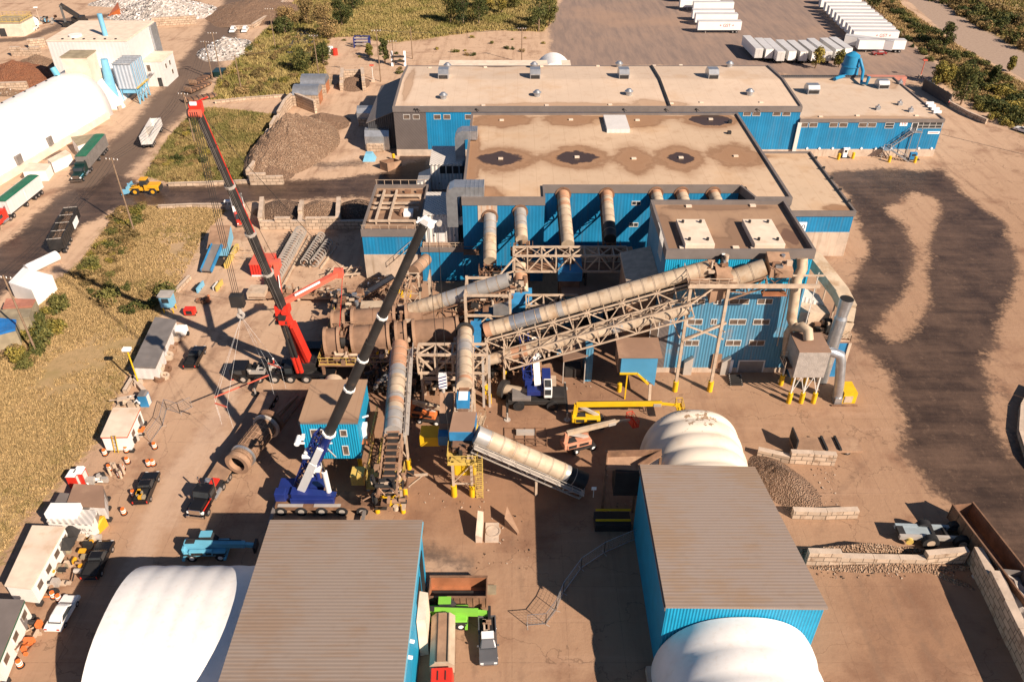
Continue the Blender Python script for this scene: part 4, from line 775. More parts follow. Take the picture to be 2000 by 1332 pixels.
# three-bay bunker beside the cross road
for k,(a,b,lab) in enumerate((((515,405),(512,446),'left end wall of the three bay bunker'),((592,405),(588,446),'divider wall between the first two bunker bays'),((664,405),(662,446),'divider wall between the second and shaded bunker bays'))): bwall(lab,[a,b],2.5,.9)
bwall('long pale block wall closing the three bay bunker behind the tyre coils',[(510,447),(600,447),(716,446)],2.6)
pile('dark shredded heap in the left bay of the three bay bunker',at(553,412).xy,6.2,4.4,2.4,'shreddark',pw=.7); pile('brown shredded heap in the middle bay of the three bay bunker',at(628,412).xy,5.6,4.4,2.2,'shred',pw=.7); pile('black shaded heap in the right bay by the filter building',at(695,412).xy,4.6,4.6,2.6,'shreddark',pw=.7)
# barriers along roads
def kerb(label,pts,h=.85,w=.6): return tag(bwall(label,pts,h,w,'concrete_barrier',False),None,'barrier')
kerb('row of low concrete barriers along the far side of the wet cross road',[(330,364),(400,362),(488,358)]); kerb('row of low concrete barriers along the near side of the wet cross road',[(310,408),(380,405),(440,405)])
kerb('row of low concrete barriers below the bushes near the silver shelters',[(420,203),(480,196),(560,190)]); kerb('short concrete barriers at the field edge above the blue booth',[(346,572),(372,545)])
kerb('pale low barrier wall along the road at top left by parked white cars',[(495,56),(520,40),(560,5)],1.6,1.0); kerb('concrete barriers beside the grey scrap pile and the parked cars',[(452,58),(492,56)],1.2,.8)
kerb('concrete barriers at the near end of the long grey box trailer',[(245,770),(262,742),(285,770)]); kerb('white concrete blocks behind the white site office',[(232,790),(270,783)],1.0,.9)
# right hand bins
bwall('long pale block wall with brown scrap on top beside the tan ribbed roof',[(1572,1098),(1700,1101),(1800,1103),(1880,1096)],2.2,.8); bwall('tall block wall running off the bottom right corner in shade',[(1896,1098),(1950,1210),(2005,1325),(2080,1480)],3.6,1.0)
bwall('pale block wall right of the cream domed tent',[(1478,888),(1540,902),(1628,906)],2.0,.8); bwall('low pale block wall jutting out right of the tan ribbed roof',[(1545,1008),(1610,1010),(1672,1008)],1.4,.8)
pile('brown scrap heap between block walls right of the tan roof',at(1530,948).xy,3.4,6.2,2.8,'gravelpile',R(28)); pile('ridge of dark scrap on and along the long block wall',at(1760,1108).xy,11,.8,.8,'shred'); pile('dark scrap ridge behind the long block wall',at(1690,1078).xy,10,.6,1.8,'shred')
pile('thin scrap drift curving along the dusty bay floor',at(1845,1125).xy,3.4,.6,.35,'shred',R(-35))
# upper left heaps
pile('rust red heap of fines at the left edge of the photo',at(40,160).xy,17,13,6.5,'rustpile',name='rust_heap',rough=.05); pile('mixed shredded heap beside the rust red heap',at(75,125).xy,7,5,3,'shred')
SB=[M['alu'],M['light'],M['greytrailer'],M['steel'],M['dark']]
pile('large grey metal scrap pile at the top of the photo',at(325,27).xy,21,15,7,'scrap',bits=900,bm=SB,cat='scrap pile'); pile('smaller scrap pile with pale sheets left of the largest scrap pile',at(275,30).xy,11,8,3.5,'scrap',bits=250,bm=SB,cat='scrap pile')
pile('round grey scrap pile by the utility poles left of the bushes',at(443,100).xy,9.5,12,4.5,'scrap',bits=600,bm=SB,cat='scrap pile'); pile('brown earth heap at the top behind the parked white cars',at(500,25).xy,18,22,5,'gravelpile',name='earth_heap')
pile('pale scrap heap with white sheets at the upper left yard',at(240,8).xy,13,7,3,'scrap',bits=200,bm=SB,cat='scrap pile')
pile('mixed scrap heap by the left edge under the rust heap',at(12,178).xy,8,5,2.5,'shred',bits=60,bm=SB,cat='scrap pile')
bwall('pale wall in front of the largest grey scrap pile',[(300,52),(385,47)],3.0,1.2); bwall('concrete block wall behind the rust heap',[(25,110),(82,110)],3,1.2); bwall('concrete block wall along the front of the rust heap',[(0,182),(58,180)],3,1.2); bwall('concrete wall left of the warehouse',[(58,95),(92,92)],3,1.2)
RP=MB().prism([tuple(at(212,34).xy),tuple(at(238,36).xy),tuple(at(236,26).xy)],0,[.5,3.5,4],M['orange']).build('scrap_hopper'); tag(RP,'orange wedge hopper standing by the scrap piles','hopper')
# silver shelters and bins near the huge heap
def shelter(label,cx,cy,w,d,z0,h):
    s=thing('arched_shelter',label,'shelter',(cx,cy,0)); MB().arch('x',cx-w/2,cx+w/2,cy,d/2,z0,h,M['galv'],n=12).build('cover',s); MB().box(cx-w/2,cy-d/2-.3,0,cx+w/2,cy-d/2+.5,z0,M['block']).box(cx-w/2,cy+d/2-.5,0,cx+w/2,cy+d/2+.3,z0,M['block']).build('side_wall',s); MB().box(cx+w/2-.3,cy-d/2+.5,0,cx+w/2,cy+d/2-.5,z0,M['rustred']).build('gate',s); return s
q=at(606,205); shelter('silver arched shelter on block walls behind the huge heap, nearer of two',q.x-.8,q.y+2,7.2,6.0,3.0,2.0); q=at(611,187); shelter('silver arched shelter on block walls behind the huge heap, farther of two',q.x+.3,q.y+3.5,7.2,6,3.0,2.0)
bw=bwall('concrete bay walls holding a brown heap behind the scrap yard',[(668,178),(671,152),(709,151),(712,178)],3,1.0); pile('brown heap inside the u shaped concrete bay',at(690,165).xy,5,7,2,'gravelpile')
for lab,px,py,w,d,h in (('silver hooded bin by the grey end wall of the long hall, nearer of two',738,296,6,4.2,5.2),('silver hooded bin by the grey end wall of the long hall, farther of two',722,246,6.4,4.2,4.6)):
    q=at(px,py); s=thing('hooded_bin',lab,'bin',(q.x,q.y,0)); MB().box(q.x-w/2+.4,q.y-.4,0,q.x+w/2-1.5,q.y+.4,1.9,M['block']).build('block_base',s); MB().ext([(q.y+.4,0),(q.y+d+1,0),(q.y+d+1,h*.75),(q.y+d*.6,h),(q.y+1.2,h*.95),(q.y+.4,h*.7)],'x',q.x-w/2,q.x+w/2,M['galv']).build('hood',s)
# left edge shelters
pp=[at(a,b,3.2).xy for a,b in ((17,552),(62,567),(102,538),(45,523))]; s=thing('white_shed','white pitched shed with a vertical tank at the left road side','shed',(pp[0][0],pp[0][1],0)); MB().prism(pp,0,3.0,M['white']).build('wall',s); MB().prism(pp,3.0,3.25,M['light']).build('roof',s)
q=at(92,522); TK=MB().tube((q.x-2,q.y-3,1.2),(q.x+1.2,q.y+2.4,1.2),1.0,M['light'],n=16).build('white_tank'); tag(TK,'white cylinder tank lying behind the white road side shed','tank')
for lab,pts,z,m in (('salmon coloured tarpaulin roof below the white road side shed',((5,602),(62,600),(70,585),(12,583)),2.5,'salmon'),('olive board roof between salmon and blue tarpaulins at the left edge',((0,625),(58,622),(62,603),(0,605)),2.6,'khaki'),('bright blue tarpaulin shelter at the left edge of the photo',((-30,660),(30,645),(32,625),(-30,618)),3,'bluecont')):
    pp=[at(a,b,z).xy for a,b in pts]; s=thing('low_shelter',lab,'shelter',(pp[0][0],pp[0][1],0)); MB().prism(pp,0,z-.2,M['khaki']).build('wall',s); MB().prism(pp,[z-.18,z-.12,z-.1,z-.2],[z+.05,z+.3,z+.1,z],M[m]).build('roof',s)
# ---- site offices and containers along the left edge of the yard
def cabin(name,label,cat,pts,z,roof,wall,wins=0,trim=None):
    pp=[at(a,b,z) for a,b in pts]; s=thing(name,label,cat,(pp[0].x,pp[0].y,0)); P2=[(p.x,p.y) for p in pp]
    MB().prism(P2,.35,z-.25,M[wall]).build('wall',s); c=sum((Vector(p) for p in P2),Vector((0,0)))/4; Q=[tuple(c+(Vector(p)-c)*1.03) for p in P2]; MB().prism(Q,z-.25,z,M[roof]).build('roof',s)
    if trim: MB().prism([tuple(c+(Vector(p)-c)*1.035) for p in P2],z-.42,z-.2,M[trim],cap=False).build('trim',s)
    a,b=pp[1],pp[2]; d=(b-a); L=d.length; d.normalize(); nr=Vector((d.y,-d.x,0))
    for k in range(wins):
        m=a+d*(L*(k+.6)/wins); w=MB(); p=m+nr*.03; w.bar(p-d*.6+Vector((0,0,-1.2)),p+d*.6+Vector((0,0,-1.2)),.08,M['frame'],1.0); f=w.build('window',s); MB().bar(p-d*.5+nr*.05+Vector((0,0,-1.2)),p+d*.5+nr*.05+Vector((0,0,-1.2)),.04,M['winbrown'],.8).build('pane',f)
    m=a+d*(L*.82)+nr*.04; MB().bar(m-d*.45+Vector((0,0,.6-z+.8)),m+d*.45+Vector((0,0,.6-z+.8)),.06,M['greytrailer'],2.0).build('door',s)
    for p in pp: MB().cbox((p.x*.98+c.x*.02,p.y*.98+c.y*.02,.18),(.6,.6,.36),M['dark']).build('support_block',s)
    return s
O2=cabin('site_office','white site office with a yellow ladder leaning on its end','office',((197,851),(247,850),(272,796),(221,797)),3.1,'whiteroof','white',2,'redlight')
O4=cabin('site_office','long white site office with cables across its roof, above the parked white car','office',((10,1141),(60,1147),(125,1029),(63,1027)),3.2,'whiteroof','white',4)
O5=cabin('site_office','grey roofed site office with green trim at the bottom left corner','office',((-75,1290),(-8,1300),(45,1172),(-20,1170)),3.2,'fascia','white',3,'green')
O3=cabin('storage_container','white container with bold lettering and a box on its roof','container',((92,1018),(178,1024),(188,997),(105,990)),2.8,'whitecorr','white',0)
MB().box(-57.3,66.6,2.8,-53.6,68.4,3.7,M['light']).build('roof_box',O3)
for lab,pts,z,r in (('tan sheet roof shelter between containers and traffic barrels',((130,985),(203,989),(200,948),(145,945)),2.6,'brownroof'),('pale grey flat roof container next to the tan sheet roof',((104,988),(172,992),(203,970),(118,962)),2.3,'fascia')):
    cabin('storage_container',lab,'container',pts,z,r,'palegrey')
BT=cabin('box_trailer','long weathered grey box trailer parked beside the field with coils at its side','trailer',((258,714),(303,716),(343,626),(303,620)),2.9,'greytrailer','palegrey',0)
BO=thing('blue_booth','small blue booth on yellow legs beside the field edge','booth',(-52.5,123,0)); q=at(333,607); MB().box(q.x-1,q.y-.9,1.2,q.x+1,q.y+.9,3.4,M['skyblue']).build('cabin',BO); MB().box(q.x-1.2,q.y-1.1,3.4,q.x+1.2,q.y+1.1,3.6,M['steel']).build('roof',BO); MB().box(q.x-.6,q.y-.95,2.2,q.x+.6,q.y-.902,3.1,M['glass']).build('window',BO)
for a in (-.8,.8):
    for b in (-.7,.7): MB().bar((q.x+a,q.y+b,0),(q.x+a,q.y+b,1.2),.15,M['yellow']).build('leg',BO)
# dark fence right of the low wing
FN=thing('dark_screen_fence','tall dark screen fence slanting beside the low factory wing at the right','fence',(112,205,0))
a=at(1800,175); b=at(1852,207); d=(b-a); MB().bar(a+Vector((0,0,1.6)),b+Vector((0,0,1.6)),.25,M['darkgrey'],3.2).build('panel',FN)
for k in range(7): p=a+d*(k/6); MB().bar(p+Vector((.2,0,0)),p+Vector((.2,0,3.4)),.18,M['greytrailer']).build('post',FN)
bwall('low dark edged wall sloping down the right lane beside the trees',[(1852,207),(1890,228),(1925,243)],1.4,.6); kerb('curved low concrete barrier at the right edge of the photo',[(2015,760),(1993,800),(1990,850),(2006,900),(2030,930)],1.0,.6)
# ================================================================== PLANT: conveyors, towers, drums
UP=Vector((0,0,1))
def truss(o,A,B,w,h,m,bay=2.6,c=.2,d=.13,faces='ftb'):
    """box truss whose top centre line runs A to B"""
    A=Vector(A); B=Vector(B); D=(B-A); L=D.length; D.normalize(); sd=D.cross(UP).normalized(); n=max(1,round(L/bay)); dn=sd.cross(D).normalized()
    if dn.z>0: dn=-dn
    P=lambda k,s,t: A+D*(L*k/n)+sd*(s*w/2)+dn*(t*h)
    for s in (-1,1):
        for t in (0,1): o.bar(P(0,s,t),P(n,s,t),c,m)
    for k in range(n+1):
        for s in (-1,1): o.bar(P(k,s,0),P(k,s,1),d,m)
        o.bar(P(k,-1,0),P(k,1,0),d,m); o.bar(P(k,-1,1),P(k,1,1),d,m)
    for k in range(n):
        for s in (-1,1): o.bar(P(k,s,k%2),P(k+1,s,1-k%2),d,m)
        o.bar(P(k,-1 if k%2 else 1,0),P(k+1,1 if k%2 else -1,0),d*.8,m)
    return o
def seg_tube(o,A,B,r,cols,bands=True,n=18,bl=1.6):
    """pipe of riveted shells; cols=[(fraction end, material)]"""
    A=Vector(A); B=Vector(B); f0=0
    for f,m in cols: o.tube(A.lerp(B,f0),A.lerp(B,f),r,M[m],n=n,caps=True); f0=f
    if bands:
        L=(B-A).length; k=int(L/bl); D=(B-A).normalized(); f0=0
        for i in range(1,k): p=A.lerp(B,i/k); o.tube(p-D*.05,p+D*.05,r+.045,M['truss'] if i%1==0 else M['dark'],n=n,caps=False).tube(p+D*.05,p+D*.09,r+.012,M['dark'],n=n,caps=False)
    return o
def bent(par,x,y,ztop,w=2.4,d=0,m='truss',axis='y',sleeve=True,name='support_leg',brace=True,splay=0):
    """two legs with bracing; yellow sleeves at the foot"""
    for s in (-1,1):
        dx,dy=((0,s*w/2) if axis=='y' else (s*w/2,0)); b=(x+dx*(1+splay),y+dy*(1+splay),0); o=MB().bar(b,(x+dx,y+dy,ztop),.3,M[m])
        if sleeve: o.tube(b,(b[0],b[1],1.7),.34,M['yellow'],n=12)
        o.build(name,par)
    if brace:
        o=MB(); n=max(1,int(ztop/4))
        for k in range(n):
            z0=1.8+(ztop-1.8)*k/n; z1=1.8+(ztop-1.8)*(k+1)/n
            for s in (-1,1):
                a=(x,y-w/2*s,z0) if axis=='y' else (x-w/2*s,y,z0); b=(x,y+w/2*s,z1) if axis=='y' else (x+w/2*s,y,z1); o.bar(a,b,.13,M[m])
            o.bar((x,y-w/2,z1) if axis=='y' else (x-w/2,y,z1),(x,y+w/2,z1) if axis=='y' else (x+w/2,y,z1),.16,M[m])
        o.build('bracing',par)
def conveyor(label,A,B,r,cols,tr=None,loc=None,pipe=None,walk=0):
    A=Vector(A); B=Vector(B); t=thing('tube_conveyor',label,'conveyor',((A.x+B.x)/2,(A.y+B.y)/2,0)); seg_tube(MB(),A,B,r,cols).build('tube_cover',t)
    D=(B-A).normalized(); sd=D.cross(UP).normalized()
    if tr:
        w,h,m=tr; o=truss(MB(),A-UP*(r*.75),B-UP*(r*.75),w,h,M[m]); o.build('truss_frame',t)
        b=MB().bar(A-UP*(r+.5),B-UP*(r+.5),w*.55,M['dark'],.12); b.build('belt',t); o=MB(); L=(B-A).length
        for k in range(int(L/1.3)): p=A+D*(k*1.3+.4)-UP*(r+.62); o.tube(p-sd*(w*.33),p+sd*(w*.33),.10,M['rustlight'],n=6)
        o.build('roller_set',t)
    if walk:
        o=MB(); p0,p1=A+sd*(walk*(r+.6))-UP*(r*.6),B+sd*(walk*(r+.6))-UP*(r*.6); o.bar(p0,p1,.42,M['steel'],.06); L=(B-A).length; q=sd*(walk*.2)
        for z in (.55,1.05): o.bar(p0+q+UP*z,p1+q+UP*z,.06,M['steel'])
        for k in range(int(L/2)+1): a=p0.lerp(p1,min(1,k*2/L))+q; o.bar(a,a+UP*1.05,.06,M['steel'])
        o.build('walkway',t)
    return t
def rails(o,pts,z,m,h=1.1,closed=True,toe=True):
    P=[Vector((p[0],p[1],z)) for p in pts]; E=list(zip(P,P[1:]+P[:1])) if closed else list(zip(P[:-1],P[1:]))
    for a,b in E:
        o.bar(a+UP*h,b+UP*h,.07,m).bar(a+UP*h*.55,b+UP*h*.55,.05,m); n=max(1,int((b-a).length/1.3))
        for k in range(n+1): p=a.lerp(b,k/n); o.bar(p,p+UP*h,.07,m)
        if toe: o.bar(a+UP*.08,b+UP*.08,.05,m,.2)
    return o
def clutter(o,c,d,n,mats,seed=1):
    r=random.Random(seed); c=Vector(c)
    for _ in range(n):
        p=c+Vector((r.uniform(-.5,.5)*d[0],r.uniform(-.5,.5)*d[1],r.uniform(-.5,.5)*d[2])); m=M[r.choice(mats)]; k=r.random()
        if k<.45: o.cbox(p,(r.uniform(.2,1.1),r.uniform(.2,1.0),r.uniform(.2,.9)),m)
        elif k<.75:
            a=r.choice((Vector((1,0,0)),Vector((0,1,0)),UP)); o.tube(p-a*r.uniform(.2,.8),p+a*r.uniform(.2,.8),r.uniform(.12,.4),m,n=10)
        else: o.bar(p,p+Vector((r.uniform(-1.4,1.4),r.uniform(-1.4,1.4),r.uniform(-.8,.8))),.12,m)
    return o
# long inclined gallery to the tower
c1=conveyor('long cream tube conveyor climbing from the drums up to the tower top',(-4.0,97.2,9.6),(28.0,97.6,20.2),1.12,[(.03,'tuberust'),(.12,'tubecream'),(.26,'galv'),(.33,'tubecream'),(.36,'tubesilver'),(1,'tubecream')],(3.0,2.6,'truss'))
lo,hi=atY(955,702,95.0),atY(1345,603,95.2); low=conveyor('lower cream tube slung under the long truss gallery',(lo.x,94.9,lo.z),(hi.x,95.2,hi.z),.85,[(.12,'tubecream'),(.2,'tuberust'),(.62,'tubecream'),(.68,'tubesilver'),(1,'tubecream')])
o=truss(MB(),(-1.2,94.6,7.2),(25.2,94.9,16.4),1.8,2.4,M['truss'],bay=2.9); o.build('truss_frame',low)
for k in range(9): p=Vector((-1,94.6,6.6)).lerp(Vector((25,94.9,15.8)),k/8); MB().bar(p+UP*.4,p-UP*2.2,.3,M['truss']).build('hanger',low)
q=at(985,768); bent(c1,q.x,95.8,8.2,3.0); q=at(945,740); bent(c1,q.x+.4,95.6,8.0,3.0)
q=at(938,790); bent(c1,-4.6,91.8,8.4,2.4,axis='x')
# tower-top transfer platform on two tall posts
TP=thing('transfer_platform','dusty transfer platform on two tall cream posts before the tower','platform',(28,96,0))
for bx,tx in ((1318,1346),(1386,1420)):
    b=at(bx,764); MB().bar((b.x,94.7,0),(b.x+.05,94.9,19.0),.42,M['truss']).tube((b.x,94.7,0),(b.x,94.7,1.9),.42,M['yellow'],n=14).build('post',TP)
MB().box(24.6,94.4,18.7,43.0,94.9,19.15,M['truss']).box(24.6,94.9,18.95,31.6,98.9,19.1,M['rustlight']).box(24.6,98.6,18.6,31.6,98.95,18.95,M['truss']).build('deck',TP)
rails(MB(),[(24.7,98.8),(24.7,94.5),(31.5,94.5)],19.1,M['truss'],closed=False).build('guard_rail',TP)
o=MB(); clutter(o,(28.8,97.2,20.3),(3.4,2.4,2.0),26,['rustlight','rust','galv','truss','dark'],3); o.prism([(28.6,95.4),(31,95.4),(31.2,97.6),(28.6,97.6)],[19.3]*4,[20.3,19.7,20.2,21.0],M['rustlight']); o.build('drive_housing',TP)
MB().prism([(28.2,95.6),(30.6,95.6),(30.4,97.6),(28.4,97.6)],[15.4,16.4,16.6,15.4],[18.7]*4,M['rustlight']).build('chute',TP)
o=MB(); o.bar((25.0,94.7,9.5),(31.0,94.9,12.6),.35,M['truss']).bar((25.0,94.7,12.3),(31.0,94.9,9.6),.2,M['truss']).bar((24.5,94.7,10),(23.2,98.8,12.4),.16,M['truss']).bar((31,94.8,11),(31,99,9),.16,M['truss']).bar((25,94.8,15.5),(28.5,95,18.6),.25,M['truss']); o.build('bracing',TP)
a=atY(1415,549,96.8); b=atY(1494,522,96.8); c2=conveyor('short cream tube conveyor crossing the tower face right of the transfer platform',(a.x,96.8,a.z),(b.x,96.8,b.z),1.25,[(1,'tubecream')],(2.4,1.6,'rustlight'))
o=MB(); clutter(o,(b.x+1.8,96.8,b.z-.2),(3.2,2.4,2.6),26,['rustlight','rust','galv','dark','truss'],5); o.prism([(b.x+.4,95.4),(b.x+3.6,95.4),(b.x+3.6,98.6),(b.x+.4,98.6)],[b.z-.9]*4,[b.z+.4,b.z+.2,b.z+1.4,b.z+1.5],M['rustlight']); o.build('drive_housing',c2); o=MB().cbox((b.x+1.6,95.6,b.z-3.6),(3.4,1.2,.25),M['rustred'])
for k in (-1,1):
    o.bar((b.x+1.6+k*1.6,95.2,b.z-3.6),(b.x+1.6+k*1.6,95.2,b.z-.8),.12,M['rust']).bar((b.x+1.6+k*1.6,96.2,b.z-3.6),(b.x+1.6-k*1.6,96.2,b.z-.8),.1,M['rust'])
o.build('hanging_platform',c2)
# tubes plunging from the central hall wall
def walltube(label,top,Yt,bot,Yb,r,cols,plat=True):
    A=atY(*top,Yt-.1); B=atY(*bot,Yb); B0=A.lerp(B,1); t=conveyor(label,A,B0,r,cols,(2.0,1.5,'rust')); 
    if plat:
        o=MB(); z=B.z-2.2; o.box(B.x-1.9,B.y-1.6,z-.2,B.x+1.9,B.y+1.4,z,M['rust']); rails(o,[(B.x-1.9,B.y+1.4),(B.x-1.9,B.y-1.6),(B.x+1.9,B.y-1.6),(B.x+1.9,B.y+1.4)],z,M['rust'],closed=False)
        o.bar((B.x-1.6,B.y-1.4,z),(B.x-.6,B.y-.6,z-3),.18,M['rust']).bar((B.x+1.6,B.y-1.4,z),(B.x+.6,B.y-.6,z-3),.18,M['rust']); o.build('head_platform',t)
        o=MB(); clutter(o,(B.x,B.y-.3,z+.8),(2.6,2.2,1.4),12,['rust','dark','rustlight'],int(B.x*7)%97); o.build('drive_housing',t)
    o=MB().ring(A+Vector((0,-.15,0)),A+Vector((0,.05,0)),r,r+.35,M['rust']); o.build('collar',t); return t,B
t,B=walltube('cream tube conveyor leaving the blue wall under the rust streaked panel',(957,424),126.8,(957,510),117.5,1.1,[(.45,'tubesilver'),(1,'tubecream')]); bent(t,B.x,B.y-1,B.z-2.2,2.6,axis='x',m='rust',sleeve=False)
o=MB(); o.tube((B.x,B.y-.6,B.z-2),(B.x+.2,B.y-1.5,3.5),.7,M['rustlight'],n=12); clutter(o,(B.x+1,B.y-1.5,6.2),(4,3,4.5),44,['rust','dark','rustlight','truss'],12); o.build('chute',t)
t,B=walltube('second silver and cream tube conveyor from the left on the blue wall',(1016,414),126.8,(1019,468),119.5,1.05,[(.6,'tubesilver'),(1,'tubecream')]); bent(t,B.x,B.y-.5,B.z-2.2,2.6,axis='x',m='rust',sleeve=False)
a=atY(1015,517,116.5); b=atY(1019,572,112.5); seg_tube(MB(),a,b,1.15,[(.25,'tubecream'),(.62,'tuberust'),(1,'tubecream')]).build('lower_tube',t)
hb=MB().prism([(b.x-1.7,b.y-2.2),(b.x+1.7,b.y-2.2),(b.x+1.7,b.y+.6),(b.x-1.7,b.y+.6)],[b.z-2.6]*4,[b.z-.8,b.z-.8,b.z+.6,b.z+.6],M['blueflat']); hb.box(b.x-1.3,b.y-2.0,b.z-5.2,b.x+1.3,b.y+.3,b.z-2.62,M['rust']).build('hopper',t); bent(t,b.x,b.y-.6,b.z-4.6,2.8,axis='x',m='rust',sleeve=False)
t,B=walltube('third tube conveyor from the left on the wall, ribbed rusty top',(1100,380),131.7,(1109,478),119.0,1.1,[(.16,'tuberust'),(.22,'tubecream'),(.3,'tuberust'),(1,'tubecream')]); bent(t,B.x,B.y-.5,B.z-2.2,2.6,axis='x',m='rust',sleeve=False)
a=atY(1113,522,115.5); MB().prism([(a.x-2,a.y-1.6),(a.x+2,a.y-1.6),(a.x+2,a.y+1.8),(a.x-2,a.y+1.8)],[a.z-1.8]*4,[a.z-.1,a.z-.1,a.z+.8,a.z+.8],M['blueflat']).box(a.x-1.6,a.y-1.4,a.z-4.4,a.x+1.6,a.y+1.6,a.z-1.82,M['rust']).tube((B.x,B.y-.8,B.z-1.6),(a.x,a.y+.3,a.z+.3),.9,M['rust'],n=12).build('hopper',t)
t,B=walltube('fourth tube conveyor from the left on the wall, nearest the tower roof',(1185,380),131.7,(1192,467),119.5,1.05,[(.12,'tuberust'),(.2,'tubecream'),(.26,'tuberust'),(.7,'tubecream'),(1,'dark')]); bent(t,B.x,B.y-.5,B.z-2.2,2.6,axis='x',m='rust',sleeve=False)
for lab,px,qx in (('fifth tube stub on the recessed wall, half hidden by the tower roof',1281,1290),('sixth tube stub on the recessed wall above the tower roof',1331,1343),('last tube stub on the recessed wall beside the dark opening',1393,1409)):
    A=atY(px,378,131.6); B=atY(qx,412,127); B=A+(B-A)*1.6; t=conveyor(lab,A,B,1.0,[(.1,'tuberust'),(1,'tubecream')]); MB().ring(A+Vector((0,-.15,0)),A+Vector((0,.05,0)),1.05,1.35,M['rust']).build('collar',t); bent(t,B.x,B.y,B.z-1,2,axis='x',m='rust',sleeve=False)
# truss bridges
TB=thing('truss_bridge','cream steel truss bridge spanning in front of the shaded blue wall','bridge',(9,117,0)); truss(MB(),(0.2,116,12.4),(19.2,116,12.4),3.0,3.0,M['truss'],bay=2.4,c=.3,d=.2).build('truss_frame',TB); MB().box(.2,114.8,9.5,19.2,117.2,9.6,M['rust']).build('deck',TB)
bent(TB,.4,116,12.4,3.0,sleeve=False); bent(TB,12.4,116,9.4,2.6,sleeve=False,m='dark'); o=MB(); o.bar((.4,114.5,12),(-4.4,110.5,8),.22,M['truss']).bar((.4,114.5,9.5),(-7.6,110.5,9.2),.22,M['truss']); o.build('strut',TB)
TS=thing('truss_bridge','short cream truss frame below the blue hopper boxes','bridge',(6,110,0)); a=atY(1040,562,110); b=atY(1100,560,110); truss(MB(),(a.x-1,110,6.6),(b.x+2.6,110,6.6),3.2,2.8,M['truss'],bay=2.6,c=.3,d=.22).build('truss_frame',TS); bent(TS,a.x-.6,110,6.6,3.2,sleeve=False); bent(TS,b.x+2.4,110,6.6,3.2,sleeve=False)
# lattice tower with blue boxes between the silver tube and the drums
LT2=thing('lattice_tower','cream lattice tower with blue boxes inside, under the silver tube conveyor','tower',(-4,106,0)); x0,x1,y0,y1=-7.2,-.3,103.2,108.4
for x in (x0,x1):
    for y in (y0,y1): MB().bar((x,y,0),(x,y,12.2),.42,M['truss']).build('column',LT2)
o=MB()
for z in (4.4,8.2,11.9):
    for (p,q) in (((x0,y0),(x1,y0)),((x0,y1),(x1,y1)),((x0,y0),(x0,y1)),((x1,y0),(x1,y1))): o.bar((*p,z),(*q,z),.32,M['truss'])
xm=(x0+x1)/2
for z0,z1 in ((.5,4.3),(4.5,8.1)): o.bar((x0,y0,z0),(xm,y0,z1),.22,M['truss']).bar((xm,y0,z1),(x1,y0,z0),.22,M['truss']).bar((x1,y0,z0),(x1,y1,z1),.2,M['truss']).bar((x0,y1,z0),(x1,y1,z1),.2,M['truss'])
o.build('bracing',LT2); MB().box(x0+1.2,y0+1,5,x1-2.4,y1-1.5,7.4,M['blueflat']).box(x0+1.8,y0+.6,1.2,x0+3.8,y1-2,4.2,M['rust']).build('hopper',LT2); o=clutter(MB(),(xm,105.8,9.8),(6,4.4,3.0),48,['rust','dark','rustlight','truss'],21); o.build('machinery',LT2); MB().box(x1-2.6,y0-.3,8.4,x1-.1,y0+2,10,M['galv']).build('control_box',LT2)
A=at(802,606,7.6); B=at(994,546,13.6); c3=conveyor('silver and cream tube conveyor rising right toward the lattice tower',A,B,1.15,[(.35,'tubecream'),(1,'tubesilver')],(2.6,1.8,'rust')); o=MB(); clutter(o,B+Vector((1.2,-.2,-.6)),(2.6,2,2.4),22,['dark','rust','truss'],8); o.build('drive_housing',c3); bent(c3,A.x+3,A.y,A.z-1,2.4,m='truss',sleeve=False); bent(c3,A.x+9,A.y,A.z+1.2,2.4,m='truss',sleeve=False)
A2_=at(858,613,6.2); B2_=at(925,593,8.4); c3b=conveyor('short dusty cream tube below the silver tube conveyor',A2_,B2_,1.0,[(1,'tubecream')],(2.2,1.2,'rust')); bent(c3b,A2_.x,A2_.y,A2_.z-.6,2,sleeve=False)
# feed chute in front of the link building (short tube with frame)
a=at(830,505,11); FC=thing('feed_chute','short inclined tube on a cream frame beside the shaded blue link wall','chute',(-13,113,0)); A=atY(833,506,118.5); B=atY(808,530,114); seg_tube(MB(),A,B,1.0,[(1,'rustlight')]).build('tube_cover',FC); bent(FC,B.x-.5,B.y-.6,B.z,2.6,axis='x',sleeve=False); bent(FC,B.x+2.6,B.y-.4,B.z-.3,2.6,sleeve=False); o=truss(MB(),(B.x-1,B.y-1.2,B.z),(B.x-3.8,104.5,1.2),1.6,1.1,M['rustlight']); o.build('truss_frame',FC); o=clutter(MB(),B+Vector((0,-.4,-1.6)),(2.2,2,2.4),14,['rust','dark','truss'],31); o.build('machinery',FC)
# ---- rotary drum screens in two rows on a raised platform
DP=thing('drum_platform','raised rusty platform with yellow rails carrying the two rows of drums','platform',(-18,102,0))
MB().box(-29.6,96.4,3.4,-7.6,110.6,3.65,M['rust']).build('deck',DP); o=rails(MB(),[(-29.5,110.5),(-29.5,96.5),(-19.6,96.5)],3.65,M['yellowrail'],1.3,False); o.build('guard_rail',DP)
for x in (-29,-23.6,-18,-12.6,-8):
    for y in (96.8,103.4,110.2): MB().bar((x,y,0),(x,y,3.4),.4,M['rust']).build('column',DP)
clutter(MB(),(-14.5,98.0,4.4),(11,1.4,2.2),90,['rust','dark','rustlight','truss','rustred'],41).build('machinery',DP); clutter(MB(),(-18,94.6,2.2),(7.5,3.6,3.8),190,['dark','rust','dark','galv','dark'],43).build('machinery',DP); clutter(MB(),(-12,95.2,1.6),(5,2.4,3),60,['dark','rust','dark'],44).build('machinery',DP)
